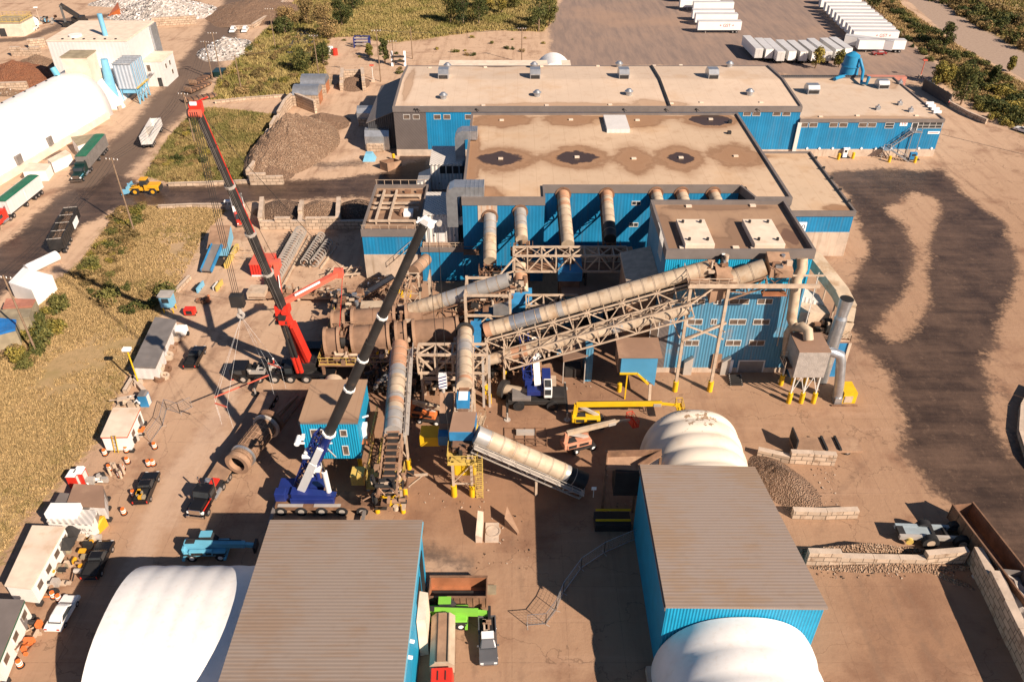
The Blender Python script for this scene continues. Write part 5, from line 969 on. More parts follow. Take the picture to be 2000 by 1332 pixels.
MB().cbox((-24.3,98.7,4.4),(1.6,.9,1.0),M['yellow']).cbox((-19.8,97.9,4.2),(2.0,1.0,1.6),M['yellow']).cbox((-16.2,98.2,4.7),(.8,.7,1.4),M['yellow']).build('motor_guard',DP)
def drum(label,A,B,r,split,group='rotary drum screens in the plant'):
    A=Vector(A); B=Vector(B); D=(B-A).normalized(); L=(B-A).length; sd=D.cross(UP).normalized(); t=thing('drum_screen',label,'drum screen',((A.x+B.x)/2,(A.y+B.y)/2,3.65),group); f0=0
    for s0,s1 in split:
        p,q=A.lerp(B,s0),A.lerp(B,s1); o=MB().tube(p,q,r,M['drumbrown'],n=28); w=sd*(r*.98)
        o.prism([tuple((p+w).xy),tuple((q+w).xy),tuple((q-w).xy),tuple((p-w).xy)],[4.2]*4,[p.z,q.z,q.z,p.z],M['drumbrown']); n=int((q-p).length/2.4)
        for k in range(n+1): c=p.lerp(q,k/max(1,n)); o.tube(c-D*.05,c+D*.05,r+.05,M['rust'],n=28)
        o.build('shell_cover',t)
        for c in (p,q): MB().ring(c-D*.22,c+D*.22,r-.2,r+.28,M['rustlight'] ,n=28).build('flange',t)
    for s0,s1 in zip(split[:-1],split[1:]):
        a,b=A.lerp(B,s0[1]),A.lerp(B,s1[0]); o=MB().tube(a+D*.2,b-D*.2,r*.55,M['dark'],n=18); clutter(o,(a+b)/2-UP*.1,((b-a).length*.75,r*2,r*2.1),22,['rust','dark','rustlight','truss'],int(a.x*3+a.y)%89); o.build('drive_gear',t)
    o=MB()
    for k in range(8): p=A.lerp(B,(k+.5)/8)-sd*0; o.bar(p+Vector((0,-r-.1,-r*.75)),p+Vector((0,-r-.5,-r*.75-.6)),.9,M['rust'],.5)
    o.bar(A+Vector((0,-r-.1,-r*.7)),B+Vector((0,-r-.1,-r*.7)),.3,M['rustlight'],.5).bar(A+Vector((0,-r-.45,-r*.35)),B+Vector((0,-r-.45,-r*.35)),.12,M['rust']); o.build('base_frame',t); return t
drum('rear row rotary drum screen with brown shell covers, farther from camera',(-28.3,104.6,5.7),(-9.0,106.2,6.7),2.0,[(0,.09),(.16,.50),(.60,.99)])
drum('front row rotary drum screen with brown shell covers, partly behind rust red tube',(-28.6,99.6,5.7),(-8.2,101.6,6.6),2.1,[(0,.10),(.20,.47),(.53,.60),(.66,.99)])
MB().box(-27,101.7,6.9,-9.4,102.5,7.0,M['rust']).build('catwalk',DP); rails(MB(),[(-27,101.7),(-9.4,101.7)],7.0,M['rustlight'],1.0,False).build('guard_rail',DP)
for k in range(6): x=-26.4+k*3.2; MB().bar((x,102.1,3.6),(x,102.1,6.9),.3,M['rust']).build('column',DP)
clutter(MB(),(-18,102.2,5.2),(18,1.2,3.2),110,['rust','rustlight','dark','drumbrown','truss'],47).build('machinery',DP); clutter(MB(),(-18,97.2,4.6),(18,1.0,1.6),90,['rust','rustlight','dark','truss','drumbrown'],48).build('machinery',DP); clutter(MB(),(-18.5,108.6,5.0),(18,1.6,2.8),70,['rust','rustlight','dark','truss'],49).build('machinery',DP)
truss(MB(),(-21.5,96.0,5.0),(-8.2,96.2,5.4),1.2,1.5,M['rustlight'],bay=1.6,c=.16,d=.1).build('front_gallery',DP)
DX=thing('dusty_cabin','dusty cream cabin roof beside the blue crane boom, behind the rear drum','cabin',(-22,111.5,0)); pp=[at(a,b,4.6) for a,b in ((700,617),(768,609),(762,587),(706,588))]; P2=[(p.x,p.y) for p in pp]; MB().prism(P2,0,4.2,M['truss']).build('wall',DX); MB().prism(P2,4.2,4.6,M['tubecream']).build('roof',DX); MB().box(pp[0].x+.6,pp[0].y-.12,1.2,pp[0].x+3.6,pp[0].y-.02,2.6,M['dark']).build('opening',DX)
o=clutter(MB(),(at(680,600,2)+Vector((0,0,1))),(5,5,3.2),110,['dark','truss','rust','galv','rustlight'],52); sc=o.build('machine_parts_stack'); tag(sc,'tangle of machine frames behind the left end of the rear drum','scrap')
# rust red / white tube and its tail conveyor with a yellow platform
A=Vector((-14.9,95.6,9.4)); A=at(781,674,9.4); B=at(768,843,8.6); c5=conveyor('rust red and white banded tube conveyor coming down from the front drum',A,B,1.12,[(.30,'tuberust'),(.42,'tubesilver'),(.62,'tubecream'),(.68,'tubesilver'),(.74,'tuberust'),(.79,'tubecream'),(1,'tubesilver')],(2.6,1.3,'steel'),walk=-1)
C=at(756,962,6.6); o=truss(MB(),B-UP*.4,C,2.2,1.4,M['rustlight'],bay=1.7); o.bar(B-UP*.3,C+UP*.1,1.3,M['dark'],.12); D=(C-B).normalized()
for k in range(10): p=B.lerp(C,k/9.5); o.tube(p+Vector((-.8,0,.0)),p+Vector((.8,0,.0)),.16,M['rust'],n=8)
o.build('tail_frame',c5)
x0,x1,y0,y1=-18.2,-13.7,69.8,73.2; z=4.8; o=MB().box(x0,y0,z-.2,x1,y1,z,M['yellowrail']); o.build('platform_deck',c5); rails(MB(),[(x1,y1),(x1,y0),(x0,y0),(x0,y1)],z,M['yellowrail'],1.3,False).build('guard_rail',c5)
for x in (x0+.9,x1-.3):
    for y in (y0+.4,y1-.2): MB().bar((x,y,0),(x,y,z),.3,M['truss']).tube((x,y,0),(x,y,1.5),.33,M['yellow'],n=12).build('support_leg',c5)
o=clutter(MB(),(C.x+.2,C.y+1.4,C.z-.6),(4.4,5.0,2.6),80,['rust','rustlight','dark','truss','dark'],61); o.build('machinery',c5)
o=MB(); rails(o,[(x0-.6,80.5),(x0-.6,73.4),(x0+.7,73.4),(x0+.7,80.5)],3.4,M['yellowrail'],1.1,False); o.box(x0-.6,73.4,3.2,x0+.7,80.5,3.35,M['rust']); o.box(x0-2.4,y1-1.2,3.0,x0-.7,y1+.6,4.6,M['yellowrail']); o.box(x0+1.2,y0+.3,1.2,x1-.8,y0+1.4,2.8,M['yellow']); o.build('stair_walkway',c5)
bent(c5,A.x+.1,A.y-5,7.2,2.4,axis='x'); bent(c5,B.x,B.y+2,7.0,2.4,axis='x')
o=MB(); o.bar((x1+.2,y0+2,4.9),(x1+3,y0+2.2,5),.25,M['truss']).bar((x1+2.4,y0+2.2,4.9),(x1,y0+2,2.6),.18,M['truss']); o.build('strut',c5)
MB().tube((-27,94.4,2.2),(-26.6,89.6,2.0),1.35,M['tubecream'],n=20).build('short_tube',DP); o=MB()
for k in range(5): o.bar((-25-.0+k*.55,94.6,2.6),(-24.8+k*.55,88.5,2.4),.2,M['rustlight'])
o.build('belt_frame',DP)
# centre tube, transfer tower with yellow platform, and the white tube running to the right hall
A=at(908,648,10.4); B=at(907,754,9.8); c6=conveyor('upright looking cream tube conveyor left of the long gallery foot',A,B,1.08,[(.25,'tubecream'),(.45,'tubesilver'),(.9,'tubecream'),(.95,'tuberust'),(1,'tubecream')],(2.4,1.3,'truss')); C=at(903,835,9.2); o=truss(MB(),B-UP*.4,C,2.2,1.2,M['truss'],bay=1.6); o.bar(B-UP*.3,C,1.3,M['rust'],.12).cbox(B.lerp(C,.42)+UP*.5,(1.7,1.9,1.4),M['blueflat']).cbox(B.lerp(C,.42)+UP*1.25,(1.2,1.7,.12),M['light']); o.build('tail_frame',c6); MB().ring(A+Vector((0,.1,0)),A+Vector((0,.5,0)),.9,1.35,M['dark']).build('collar',c6)
MB().prism([(B.x-3.2,B.y-5),(B.x-1.4,B.y-5),(B.x-1.4,B.y-1),(B.x-3.2,B.y-1)],[6.2]*4,[7.5,7.5,9.6,9.6],M['rustlight']).cbox((B.x-2.3,B.y-5.5,5.6),(2.0,1.6,1.6),M['blueflat']).cbox((B.x-4.6,B.y-4,4.4),(2.6,2.4,1.6),M['yellow']).build('side_chute',c6)
bent(c6,B.x,B.y+1.5,8,2.4,axis='x'); 
TT=thing('transfer_tower','transfer tower with blue hopper box above a yellow railed platform on two yellow footed legs','tower',(-6.4,74.5,0)); x0,x1,y0,y1,z=-8.2,-4.4,73.0,77.6,6.1
for x in (-7.6,-5.2):
    MB().bar((x,73.1,0),(x,73.1,z),.34,M['truss']).tube((x,73.05,0),(x,73.05,1.9),.4,M['yellow'],n=14).build('support_leg',TT); MB().bar((x,77.2,0),(x,77.2,z),.34,M['truss']).tube((x,77.2,0),(x,77.2,1.9),.4,M['yellow'],n=14).build('support_leg',TT)
MB().box(x0,y0-.3,z-.25,x1,y1,z,M['yellowrail']).build('platform_deck',TT); rails(MB(),[(x1,y1),(x1,y0-.2),(x0,y0-.2),(x0,y1)],z,M['yellowrail'],1.3,False).build('guard_rail',TT)
MB().prism([(-8.0,75.2),(-4.9,75.2),(-4.6,78.2),(-7.6,78.2)],[z+1.7]*4,[z+3.2,z+3.2,z+4.0,z+4.0],M['blueflat'],M['brownroof']).build('hopper',TT); MB().prism([(-7.6,74.4),(-5.1,74.4),(-5.1,77.6),(-7.6,77.6)],[z+.4]*4,[z+1.6]*4,M['rust']).build('chute',TT); o=clutter(MB(),(-6.4,74.6,z+.7),(3.2,2,1.4),24,['rust','rustlight','dark','truss'],71); o.build('machinery',TT)
MB().box(-7.2,73.4,3.4,-4.9,73.7,5.4,M['yellow']).build('guard_panel',TT); o=MB(); o.bar((-7.6,73.1,2.4),(-5.2,73.1,5.6),.12,M['truss']).bar((-7.6,73.1,2.2),(-5.2,73.1,2.2),.18,M['truss']); o.build('bracing',TT)
o=MB(); 
for s in (0,.8): o.bar((-4.6+s,72.6,0),(-4.6+s,72.9,z+1.2),.09,M['yellowrail'])
for k in range(20): o.bar((-4.6,72.6+.015*k,.3+k*.34),(-3.8,72.6+.015*k,.3+k*.34),.07,M['yellowrail'])
for k in range(7):
    q=2.4+k*.8; o.bar((-4.7,72.5,q),(-4.7,71.8,q),.05,M['yellowrail']).bar((-3.7,72.5,q),(-3.7,71.8,q),.05,M['yellowrail']).bar((-4.7,71.8,q),(-3.7,71.8,q),.05,M['yellowrail'])
for x in (-4.7,-4.2,-3.7): o.bar((x,71.8,2.4),(x,71.8,7.2),.05,M['yellowrail'])
o.build('caged_ladder',TT)
A=at(930,848,9.2); B=at(1142,940,2.2); c7=conveyor('white and cream tube conveyor slanting down right into the shaded pit',A,B,1.2,[(.12,'tubesilver'),(.8,'tubecream'),(.84,'tubesilver'),(1,'dark')],(2.4,1.2,'steel'),walk=1); bent(c7,A.lerp(B,.55).x,A.lerp(B,.55).y,3.6,2,sleeve=False)
# frame bridge left of the white legs
FB=thing('truss_bridge','cream truss bridge between the two tube conveyors by the crane hook','bridge',(-8,92.5,0)); truss(MB(),(-13.6,92.4,9.6),(-3.6,92.4,9.6),2.6,3.3,M['truss'],bay=2.5,c=.32,d=.22).build('truss_frame',FB); o=MB(); o.bar((-13.4,92,4.6),(-3.8,92,4.6),.4,M['truss']); o.build('lower_beam',FB)
for x in (-4.2,-3.3): MB().bar((x,91.0,0),(x,91.2,9.4),.34,M['steel']).build('support_leg',FB)
bent(FB,-13.2,92.4,6.4,2.6,sleeve=False); o=clutter(MB(),(-9,93.5,3),(7,2,3),50,['dark','rust','dark','truss'],77); o.build('machinery',FB)
bl=MB().box(-6.2,96.2,7.2,-4.6,98.8,10.2,M['blueflat']).box(-6.6,95.4,4,-5.6,96.2,7.2,M['blueflat']); tag(bl.build('blue_chute_box'),'tall blue chute box where the long gallery meets the drums','hopper')
o=clutter(MB(),(-6.8,97.5,3.5),(4.6,4,6),70,['rust','dark','rustlight','truss','dark'],81); tag(o.build('transfer_machinery'),'dark rusty transfer machinery under the foot of the long gallery','machinery')
tr=MB().ring((-1.6,93.6,1.4),(-.9,93.2,1.4),.9,1.5,M['dark']).tube((-1.5,93.5,1.4),(2.6,91.9,1.8),.8,M['tubecream'],n=16); tag(tr.build('pipe_section'),'loose pipe section with a black ring under the long gallery','pipe')
# ---- blue chute house with yellow trim
KB=thing('chute_house','pale blue chute house with brown roof and slanted yellow edge beside the tower','hut',(18.6,94.6,0)); x0,x1,y0,y1,h=15.5,21.9,92.4,97.0,8.0
MB().add([(x0+.5,y0+.2,5.2),(x0+3,y0+.2,5.2),(x1-.6,y0+.2,2.7),(x1-.6,y0+.2,h),(x0+.5,y0+.2,h),(x0+.5,y1,5.2),(x0+3,y1,5.2),(x1-.6,y1,2.7),(x1-.6,y1,h),(x0+.5,y1,h)],[(0,1,2,3,4),(9,8,7,6,5),(1,0,5,6),(2,1,6,7),(3,2,7,8),(0,4,9,5)],mat('faded blue steel',(.07,.27,.46),.5,var=.12,scale=.15,dirt=((.30,.30,.30),.25,.2))).build('wall',KB)
MB().prism([(x0,y0),(x1,y0),(x1,y1),(x0,y1)],[h,h,h,h],[h+.25,h+.25,h+.45,h+.45],M['brownroof']).build('roof',KB); MB().bar((x0+.4,y0+.1,5.1),(x0+3,y0+.1,5.1),.25,M['yellow']).bar((x0+3,y0+.1,5.1),(x1-1.6,y0+.1,3.1),.25,M['yellow']).build('edge_trim',KB)
MB().bar((x1-1.2,y0-.4,0),(x1-1.2,y0+.5,2.9),.4,M['truss']).build('support_leg',KB); MB().bar((x0+1.6,y0+.4,0),(x0+1.6,y0+.4,5.1),.2,M['yellow']).build('support_leg',KB); MB().bar((x1-1,y1-.3,0),(x1-1,y1-.3,2.9),.3,M['truss']).build('support_leg',KB)
MB().box(x0+.2,y0+1.0,4.6,x0+.5,y1,h,M['rustlight']).build('side_panel',KB)
# ---- blue shed with chute in the shade right of the gallery
clutter(MB(),(0,99.6,2.0),(9,4.5,4),120,['dark','rust','dark','drumbrown','rustlight'],101).build('machinery',low); clutter(MB(),(4,104,2.4),(9,4,4.4),90,['dark','dark','rust','drumbrown'],102).build('machinery',low)  # made-up dark machine clutter, added as shading to fill the gallery underside
SH=thing('low_shed','small shed with sloping brown roof and pale blue sides under the long gallery','shed',(9.5,100,0)); a=at(1128,700); 
MB().prism([(7.8,96.4),(11.6,96.8),(11.6,101),(7.8,101)],[4.2,5.0,5.0,4.2],[4.4,5.2,5.2,4.4],M['brownroof']).build('roof',SH); MB().box(11.3,97,0,12.4,101,6.2,M['bluedusty']).box(7.0,99,3.6,7.8,101,5.4,M['bluedusty']).build('wall',SH)
for x in (7.9,11.2): MB().bar((x,96.6,0),(x,96.6,4.2),.15,M['steel']).build('post',SH)
MB().box(8.3,98,0,10.8,100,1.6,M['dark']).build('bin',SH); MB().prism([(5.6,95.2),(6.8,95.2),(6.8,97),(5.6,97)],0,1.2,M['truss']).build('pallet_stack',SH)
# ---- bag filter with pipes, stack and side plant right of the tower
BH=thing('bag_filter','dusty silver bag filter box on yellow footed legs beside the tower','filter',(43.6,94,0)); x0,x1,y0,y1=41.3,45.8,91.7,96.4
MB().box(x0,y0,5.0,x1,y1,9.6,mat('dusty quilted silver',(.42,.38,.35),.6,.3,var=.12,scale=1.2,bump=.06,dirt=(DUST,.2,.4))).build('body',BH); MB().box(x0-.05,y0-.05,9.6,x1+.05,y1+.05,9.75,M['brownroof']).build('roof',BH)
for k in range(3): xc=x0+.75+k*1.5; MB().prism([(xc-.72,y0+.1),(xc+.72,y0+.1),(xc+.72,y1-.1),(xc-.72,y1-.1)],[5.0]*4,[5.0]*4,M['steel'],cap=False).add([(xc-.72,y0+.1,5),(xc+.72,y0+.1,5),(xc+.72,y1-.1,5),(xc-.72,y1-.1,5),(xc,(y0+y1)/2,3.0)],[(0,4,1),(1,4,2),(2,4,3),(3,4,0)],M['steel']).build('hopper',BH)
for k in range(3):
    for y in (y0+.2,y1-.2): x=x0+.4+k*1.85; MB().bar((x,y,1.6),(x,y,5.0),.2,M['frame']).tube((x,y,0),(x,y,1.9),.36,M['yellow'],n=14).build('support_leg',BH)
o=MB()
for k in range(2): x=x0+.4+k*1.85; o.bar((x,y0+.2,2),(x+.92,y0+.2,5),.1,M['frame']).bar((x+1.85,y0+.2,2),(x+.92,y0+.2,5),.1,M['frame'])
o.build('bracing',BH); rails(MB(),[(x0-1.1,y0+1),(x0-1.1,y1-1),(x0,y1-1)],6.0,M['truss'],closed=False).box(x0-1.1,y0+1,5.85,x0,y1-1,6,M['rust']).build('side_platform',BH)
P1=[(44.5,93,8.9),(46.4,92.6,9.0),(47.6,92.4,8.6),(48.0,92.4,7.4),(48.6,92.3,4),(49.0,92.2,1.0)]; MB().path(P1,.72,M['galv'],n=16).build('outlet_pipe',BH)
pth=[atY(1567,505,98.8),atY(1567,525,98.2),atY(1556,545,97.4),atY(1553,570,97.4),atY(1546,622,97.4),atY(1551,640,97),atY(1566,638,96),atY(1578,646,95)]; pth=[Vector(p) for p in pth]+[Vector((43.3,94.4,9.9))]
RP=MB().path(pth,.75,M['tubecream'],n=16); pq=[atY(1546,640,97.4),atY(1538,652,97.4),atY(1534,700,97.6)]; RP.path(pq,.6,M['tubecream'],n=14); tag(RP.build('riser_pipe'),'cream riser pipe bending from the tower face down into the bag filter','pipe')
fr=MB(); fr.bar((39.9,97.2,19.1),(44.4,97.2,19.1),.22,M['truss']).bar((40.5,98.2,6),(40.2,98.2,19),.12,M['truss']).bar((44.0,98.2,8),(44.0,98.2,19),.1,M['frame']); tag(fr.build('pipe_rack'),'thin pipe rack on the tower edge holding the riser pipe','rack')
YB=thing('yellow_fan_house','yellow fan house at the foot of the silver outlet pipe','fan house',(50,92.6,0)); a=at(1640,797); MB().box(49.6,91.6,.1,51.6,94.4,2.1,M['yellow']).build('cover',YB); MB().box(48.4,91.4,0,49.5,92.6,1.2,M['galv']).build('fan',YB); MB().box(47.9,91.0,0,51.8,91.3,.2,M['rust']).build('base_frame',YB)
MB().box(49.8,91.5,.3,51.0,91.59,1.5,M['truss']).build('grille',YB)
CS=thing('exhaust_stack','leaning looking silver exhaust stack with a flared top beside the side plant','chimney',(48.4,97,0)); b=at(1617,745); MB().tube((48.3,97.2,0),(48.5,97.2,11.8),.95,M['galv'],n=18).tube((48.5,97.2,11.8),(48.5,97.2,12.4),.95,M['galv'],r2=.75,n=18).tube((48.5,97.2,12.4),(48.6,97.2,15.2),.85,M['galv'],r2=1.0,n=18,caps=False).tube((48.6,97.2,15.19),(48.6,97.2,15.0),.96,M['hole'],n=18).build('shell',CS)
SP=thing('side_plant','low blue side plant with duct hoods hugging the right side of the tower','building',(47.5,103,0)); MB().box(43.6,98.2,0,51.6,108.6,6.6,M['blueflat']).build('wall',SP); MB().box(43.5,98.1,6.6,51.7,108.7,6.8,M['brownroof']).box(51.3,98.0,0,51.75,98.2,6.6,M['concwall']).build('roof',SP); rails(MB(),[(43.8,98.3),(51.5,98.3),(51.5,102.6)],6.8,M['truss'],closed=False).build('guard_rail',SP)
MB().prism([(44,104),(49,104.4),(49,107.4),(44,107.4)],[7.6,6.9,6.9,7.6],[11.8,9.4,9.4,11.8],M['whitecorr']).build('hood',SP); MB().prism([(43.8,100.6),(49.2,102.2),(49.2,104.4),(43.8,103.6)],[7.6,6.9,6.9,7.6],[10.6,9.2,9.2,10.6],M['truss']).build('hood',SP)
o=clutter(MB(),(48.8,101.0,7.6),(4.6,3,1.6),40,['dark','dark','rust','truss'],91); o.build('machinery',SP)
d0=at(1590,530,12.6); o=MB(); pr=[(0,0),(1,0)]; pts=[Vector((46.5,113.5,13.6)),Vector((48.6,112.6,13.4)),Vector((50.9,104.5,11.6)),Vector((51.2,101.4,10.8)),Vector((50.8,100.2,9.4)),Vector((50.3,100,6.9))]
for a,b in zip(pts[:-1],pts[1:]): o.bar(a,b+(b-a).normalized()*.25,2.2,M['tubecream'],1.7)
o.build('air_duct',SP); o=MB()
for y in (104,108.5,112): o.bar((50.4,y,0),(50.4,y,11.2),.2,M['truss'])
o.build('duct_post',SP)
# pit hopper in front of the right hall
PH=thing('loading_hopper','wide dusty steel loading hopper at the mouth of the right hall','hopper',(12,70,0)); pp=[at(*p,3.2) for p in ((1183,912),(1290,910),(1262,890),(1186,893))]
pa=[at(1184,914,7.6),at(1246,917,7.6),at(1291,889,8.4),at(1186,892,8.4)]; MB().prism([(p.x,p.y) for p in pa],[p.z-.3 for p in pa],[p.z for p in pa],M['rustlight']).build('tray',PH)
for p_,q_ in ((pa[1],pa[2]),(pa[2],pa[3]),(pa[3],pa[0])): MB().bar(p_+UP*.5,q_+UP*.5,.15,M['rust'],1.0).build('side_wall',PH)
for p_ in pa: MB().bar((p_.x,p_.y,0),(p_.x,p_.y,p_.z-.3),.3,M['rust']).build('support_leg',PH)
c_=sum(pa,Vector((0,0,0)))/4; MB().box(c_.x-1.6,c_.y-1.2,3.4,c_.x+1.6,c_.y+1.2,7.4,M['dark']).build('chute',PH); o=MB(); o.bar((10.5,68.6,2.2),(14.9,68.6,2.2),.2,M['yellow']).bar((10.5,67.8,1.2),(14.9,67.8,1.2),.2,M['yellow']).box(10.4,67,0,14.9,69.3,1.1,M['dark']); o.build('side_frame',PH); MB().bar((10.2,69.6,3.4),(10.2,69.6,5.2),.08,M['frame']).box(9.9,69.5,4.8,10.5,69.56,5.3,M['light']).build('sign_board',PH)
# bollards
for lab,p in (('yellow bollard standing alone before the pale blue chute house',(1209,764)),('yellow bollard under the long gallery by the loose pipe',(1004,700)),('yellow bollard at the grey corner of the long factory hall',(769,313)),('yellow bollard at the left of the wall box on the low wing',(1637,312)),('yellow bollard at the right of the wall box on the low wing',(1665,310)),('yellow bollard left of the outside steel staircase',(1736,317)),('yellow bollard right of the outside steel staircase',(1786,318))):
    q=at(*p); tag(MB().tube((q.x,q.y,0),(q.x,q.y,1.5),.36,M['yellow'],n=14).tube((q.x,q.y,1.5),(q.x,q.y,1.62),.36,M['yellow'],r2=.15,n=14).build('bollard'),lab,'bollard','yellow steel bollards')
# ================================================================== VEHICLES (built at the origin, front towards +x)
def frus(o,x0,x1,w,z0,x0t,x1t,wt,z1,m):
    v=[(x0,-w,z0),(x1,-w,z0),(x1,w,z0),(x0,w,z0),(x0t,-wt,z1),(x1t,-wt,z1),(x1t,wt,z1),(x0t,wt,z1)]
    return o.add(v,[(0,3,2,1),(4,5,6,7),(0,1,5,4),(1,2,6,5),(2,3,7,6),(3,0,4,7)],m)
def wheel(par,x,y,r,w=.28,rim='alu'):
    s=1 if y>0 else -1; t=MB().tube((x,y-s*w,r),(x,y,r),r,M['black'],n=16).build('wheel',par); MB().tube((x,y-s*w*.4,r),(x,y+s*.015,r),r*.58,M[rim],r2=r*.5,n=12).build('rim',t)
def veh(o,rear,front,z=0):
    a=at(*rear); b=at(*front); c=(a+b)/2; return place(o,(c.x,c.y,z),math.atan2(b.y-a.y,b.x-a.x))
def pickup(label,paint,load=None,group=None,roof=None):
    t=thing('pickup_truck',label,'pickup truck'); m=M[paint]; o=MB()
    o.ext([(-2.75,.45),(2.75,.45),(2.8,.75),(2.72,.98),(1.35,1.12),(-.55,1.12),(-2.78,1.12)],'y',-.98,.98,m)
    o.build('body',t,.14); c=MB(); frus(c,-.75,1.25,.90,1.12,-.55,.45,.72,1.80,m); c.build('cab',t,.13)
    g=MB(); frus(g,.50,1.22,.80,1.14,.40,.47,.70,1.76,M['glass']); frus(g,-.72,-.5,.80,1.16,-.58,-.45,.68,1.74,M['glass']); frus(g,-.55,.95,.905,1.2,-.42,.42,.745,1.7,M['glass']); g.build('window',t)
    if roof: MB().box(-.5,-.66,1.805,.4,.66,1.83,M[roof]).build('roof_panel',t)
    b=MB(); b.box(-2.66,-.86,1.125,-.78,.86,1.14,M['black']); b.box(-2.78,-.98,1.125,-.72,-.86,1.36,m).box(-2.78,.86,1.125,-.72,.98,1.36,m).box(-2.80,-.86,1.125,-2.68,.86,1.34,m).build('bed',t)
    if load:
        l=MB(); r=random.Random(len(label))
        for _ in range(5): l.cbox((r.uniform(-2.3,-1.1),r.uniform(-.5,.5),1.36),(r.uniform(.4,.9),r.uniform(.3,.7),.4),M[r.choice(load)])
        l.build('cargo',t)
    MB().box(2.74,-.85,.5,2.86,.85,.72,M['chrome']).build('bumper',t); MB().box(-2.9,-.85,.5,-2.78,.85,.68,M['chrome']).build('bumper',t)
    for y in (-.72,.72): MB().cbox((2.74,y,.86),(.08,.34,.16),M['light']).build('headlight',t); MB().cbox((.85,y*1.52,1.2),(.14,.2,.16),m).build('mirror',t); MB().cbox((-2.8,y*1.25,.95),(.06,.12,.3),M['red']).build('tail_light',t)
    for x in (-1.75,1.8):
        for y in (-1.0,1.0): wheel(t,x,y,.40)
    return tag(t,None,None,group)
def car(label,paint,suv=False):
    t=thing('parked_car',label,'car'); m=M[paint]; h=1.75 if suv else 1.45
    MB().ext([(-2.3,.35),(2.3,.35),(2.35,.6),(2.2,.82),(1.1,.95),(-1.9,.98),(-2.32,.85)],'y',-.9,.9,m).build('body',t,.18); c=MB(); frus(c,-2.0 if suv else -1.7,1.15,.85,.93,-1.7 if suv else -1.0,.35,.66,h,m); c.build('cabin',t,.16)
    g=MB(); frus(g,.45,1.12,.72,.97,.30,.38,.62,h-.06,M['glass']); frus(g,(-1.98 if suv else -1.66),-1.0,.74,.97,(-1.72 if suv else -1.03),-.9,.6,h-.06,M['glass']); frus(g,-1.4,.75,.862,1.0,-.9,.3,.69,h-.1,M['glass']); g.build('window',t)
    for y in (-.7,.7): MB().cbox((2.24,y,.7),(.12,.34,.14),M['light']).build('headlight',t); MB().cbox((-2.3,y,.78),(.08,.3,.16),M['red']).build('tail_light',t)
    for x in (-1.35,1.4):
        for y in (-.92,.92): wheel(t,x,y,.33,.22)
    return t
veh(pickup('black pickup parked near the grey box trailer, empty open bed','blackpaint'),(372,725),(394,684))
veh(pickup('black pickup carrying orange and tan cargo in its bed','blackpaint',['khaki','truss','loader']),(277,990),(301,931))
veh(pickup('black pickup half in the shade of the big white tent','blackpaint'),(178,1138),(212,1065))
veh(pickup('grey pickup with a pale roof and cluttered bed beside the red cab truck','cargrey',['truss','rustlight','khaki','rustred'],roof='light'),(951,1214),(955,1307))
veh(car('white sedan at the shadow edge by the lower left offices','carwhite'),(110,1230),(141,1176))
veh(car('white car left of the pair at the pale barrier, top of photo','carwhite',True),(460,57),(451,69)); veh(car('white car right of the pair at the pale barrier, top of photo','carwhite',True),(483,56),(475,69))
veh(car('white car by the beige hut in the upper left yard','carwhite'),(75,53),(60,64)); veh(car('dark red car parked beside the last white trailer','carred'),(1730,107),(1702,108))
veh(car('white car cut by the right edge beyond the low barrier','carwhite'),(2012,263),(1984,254))
# ---- road trucks
def axles(par,xs,w=1.2,r=.5,rim='alu'):
    for x in xs:
        for y in (-w,w): wheel(par,x,y,r,.5,rim)
def tractor(par,x,paint,stripe=None,stacks=True,sleeper=True):   # nose at x
    m=M[paint]; o=MB(); o.box(x-7.2,-.45,.75,x-.2,.45,1.05,M['dark']); o.box(x-7.3,-1.0,.95,x-4.6,1.0,1.08,M['dark']); o.build('chassis',par)
    h=MB(); frus(h,x-2.3,x-.15,1.0,.85,x-2.3,x-.4,.85,1.9,m); h.build('hood',par,.06)
    c=MB(); frus(c,x-3.9,x-2.1,1.2,.85,x-3.9,x-2.45,1.12,2.75,m)
    if sleeper: c.box(x-5.2,-1.2,.9,x-3.9,1.2,3.1,m)
    c.build('cab',par,.06); g=MB(); frus(g,x-2.42,x-2.12,1.05,1.95,x-2.5,x-2.38,1.0,2.62,M['glass']); g.box(x-3.6,-1.215,1.8,x-2.5,1.215,2.5,M['glass']); g.build('window',par)
    MB().box(x-.2,-.75,.95,x-.08,.75,1.75,M['chrome']).build('grille',par); MB().box(x-.25,-1.2,.4,x+.08,1.2,.8,M['chrome']).build('bumper',par)
    for y in (-1,1):
        MB().cbox((x-.3,y*.95,1.2),(.3,.3,.3),M['light']).build('headlight',par); MB().tube((x-5.0,y*1.05,.75),(x-3.2,y*1.05,.75),.32,M['alu'],n=12).build('fuel_tank',par); f=MB(); frus(f,x-1.9,x-.3,.0,1.0,x-1.7,x-.5,.0,1.0,m); f=MB().box(x-1.9,y*1.22-.2,1.02,x-.35,y*1.22+.2,1.14,m).build('fender',par)
        if stacks: MB().tube((x-5.4 if sleeper else x-4.1,y*1.0,1),(x-5.4 if sleeper else x-4.1,y*1.0,3.5),.10,M['chrome'],n=8).build('exhaust_pipe',par); MB().cbox((x-2.0,y*1.45,2.1),(.1,.3,.5),M['chrome']).build('mirror',par)
    if stripe:
        for y in (-1,1): MB().box(x-2.2,y*1.03-.02,1.3,x-.5,y*1.03+.02,1.5,M[stripe]).build('stripe',par)
    axles(par,(x-1.1,),1.25); axles(par,(x-5.6,x-6.9),1.25)
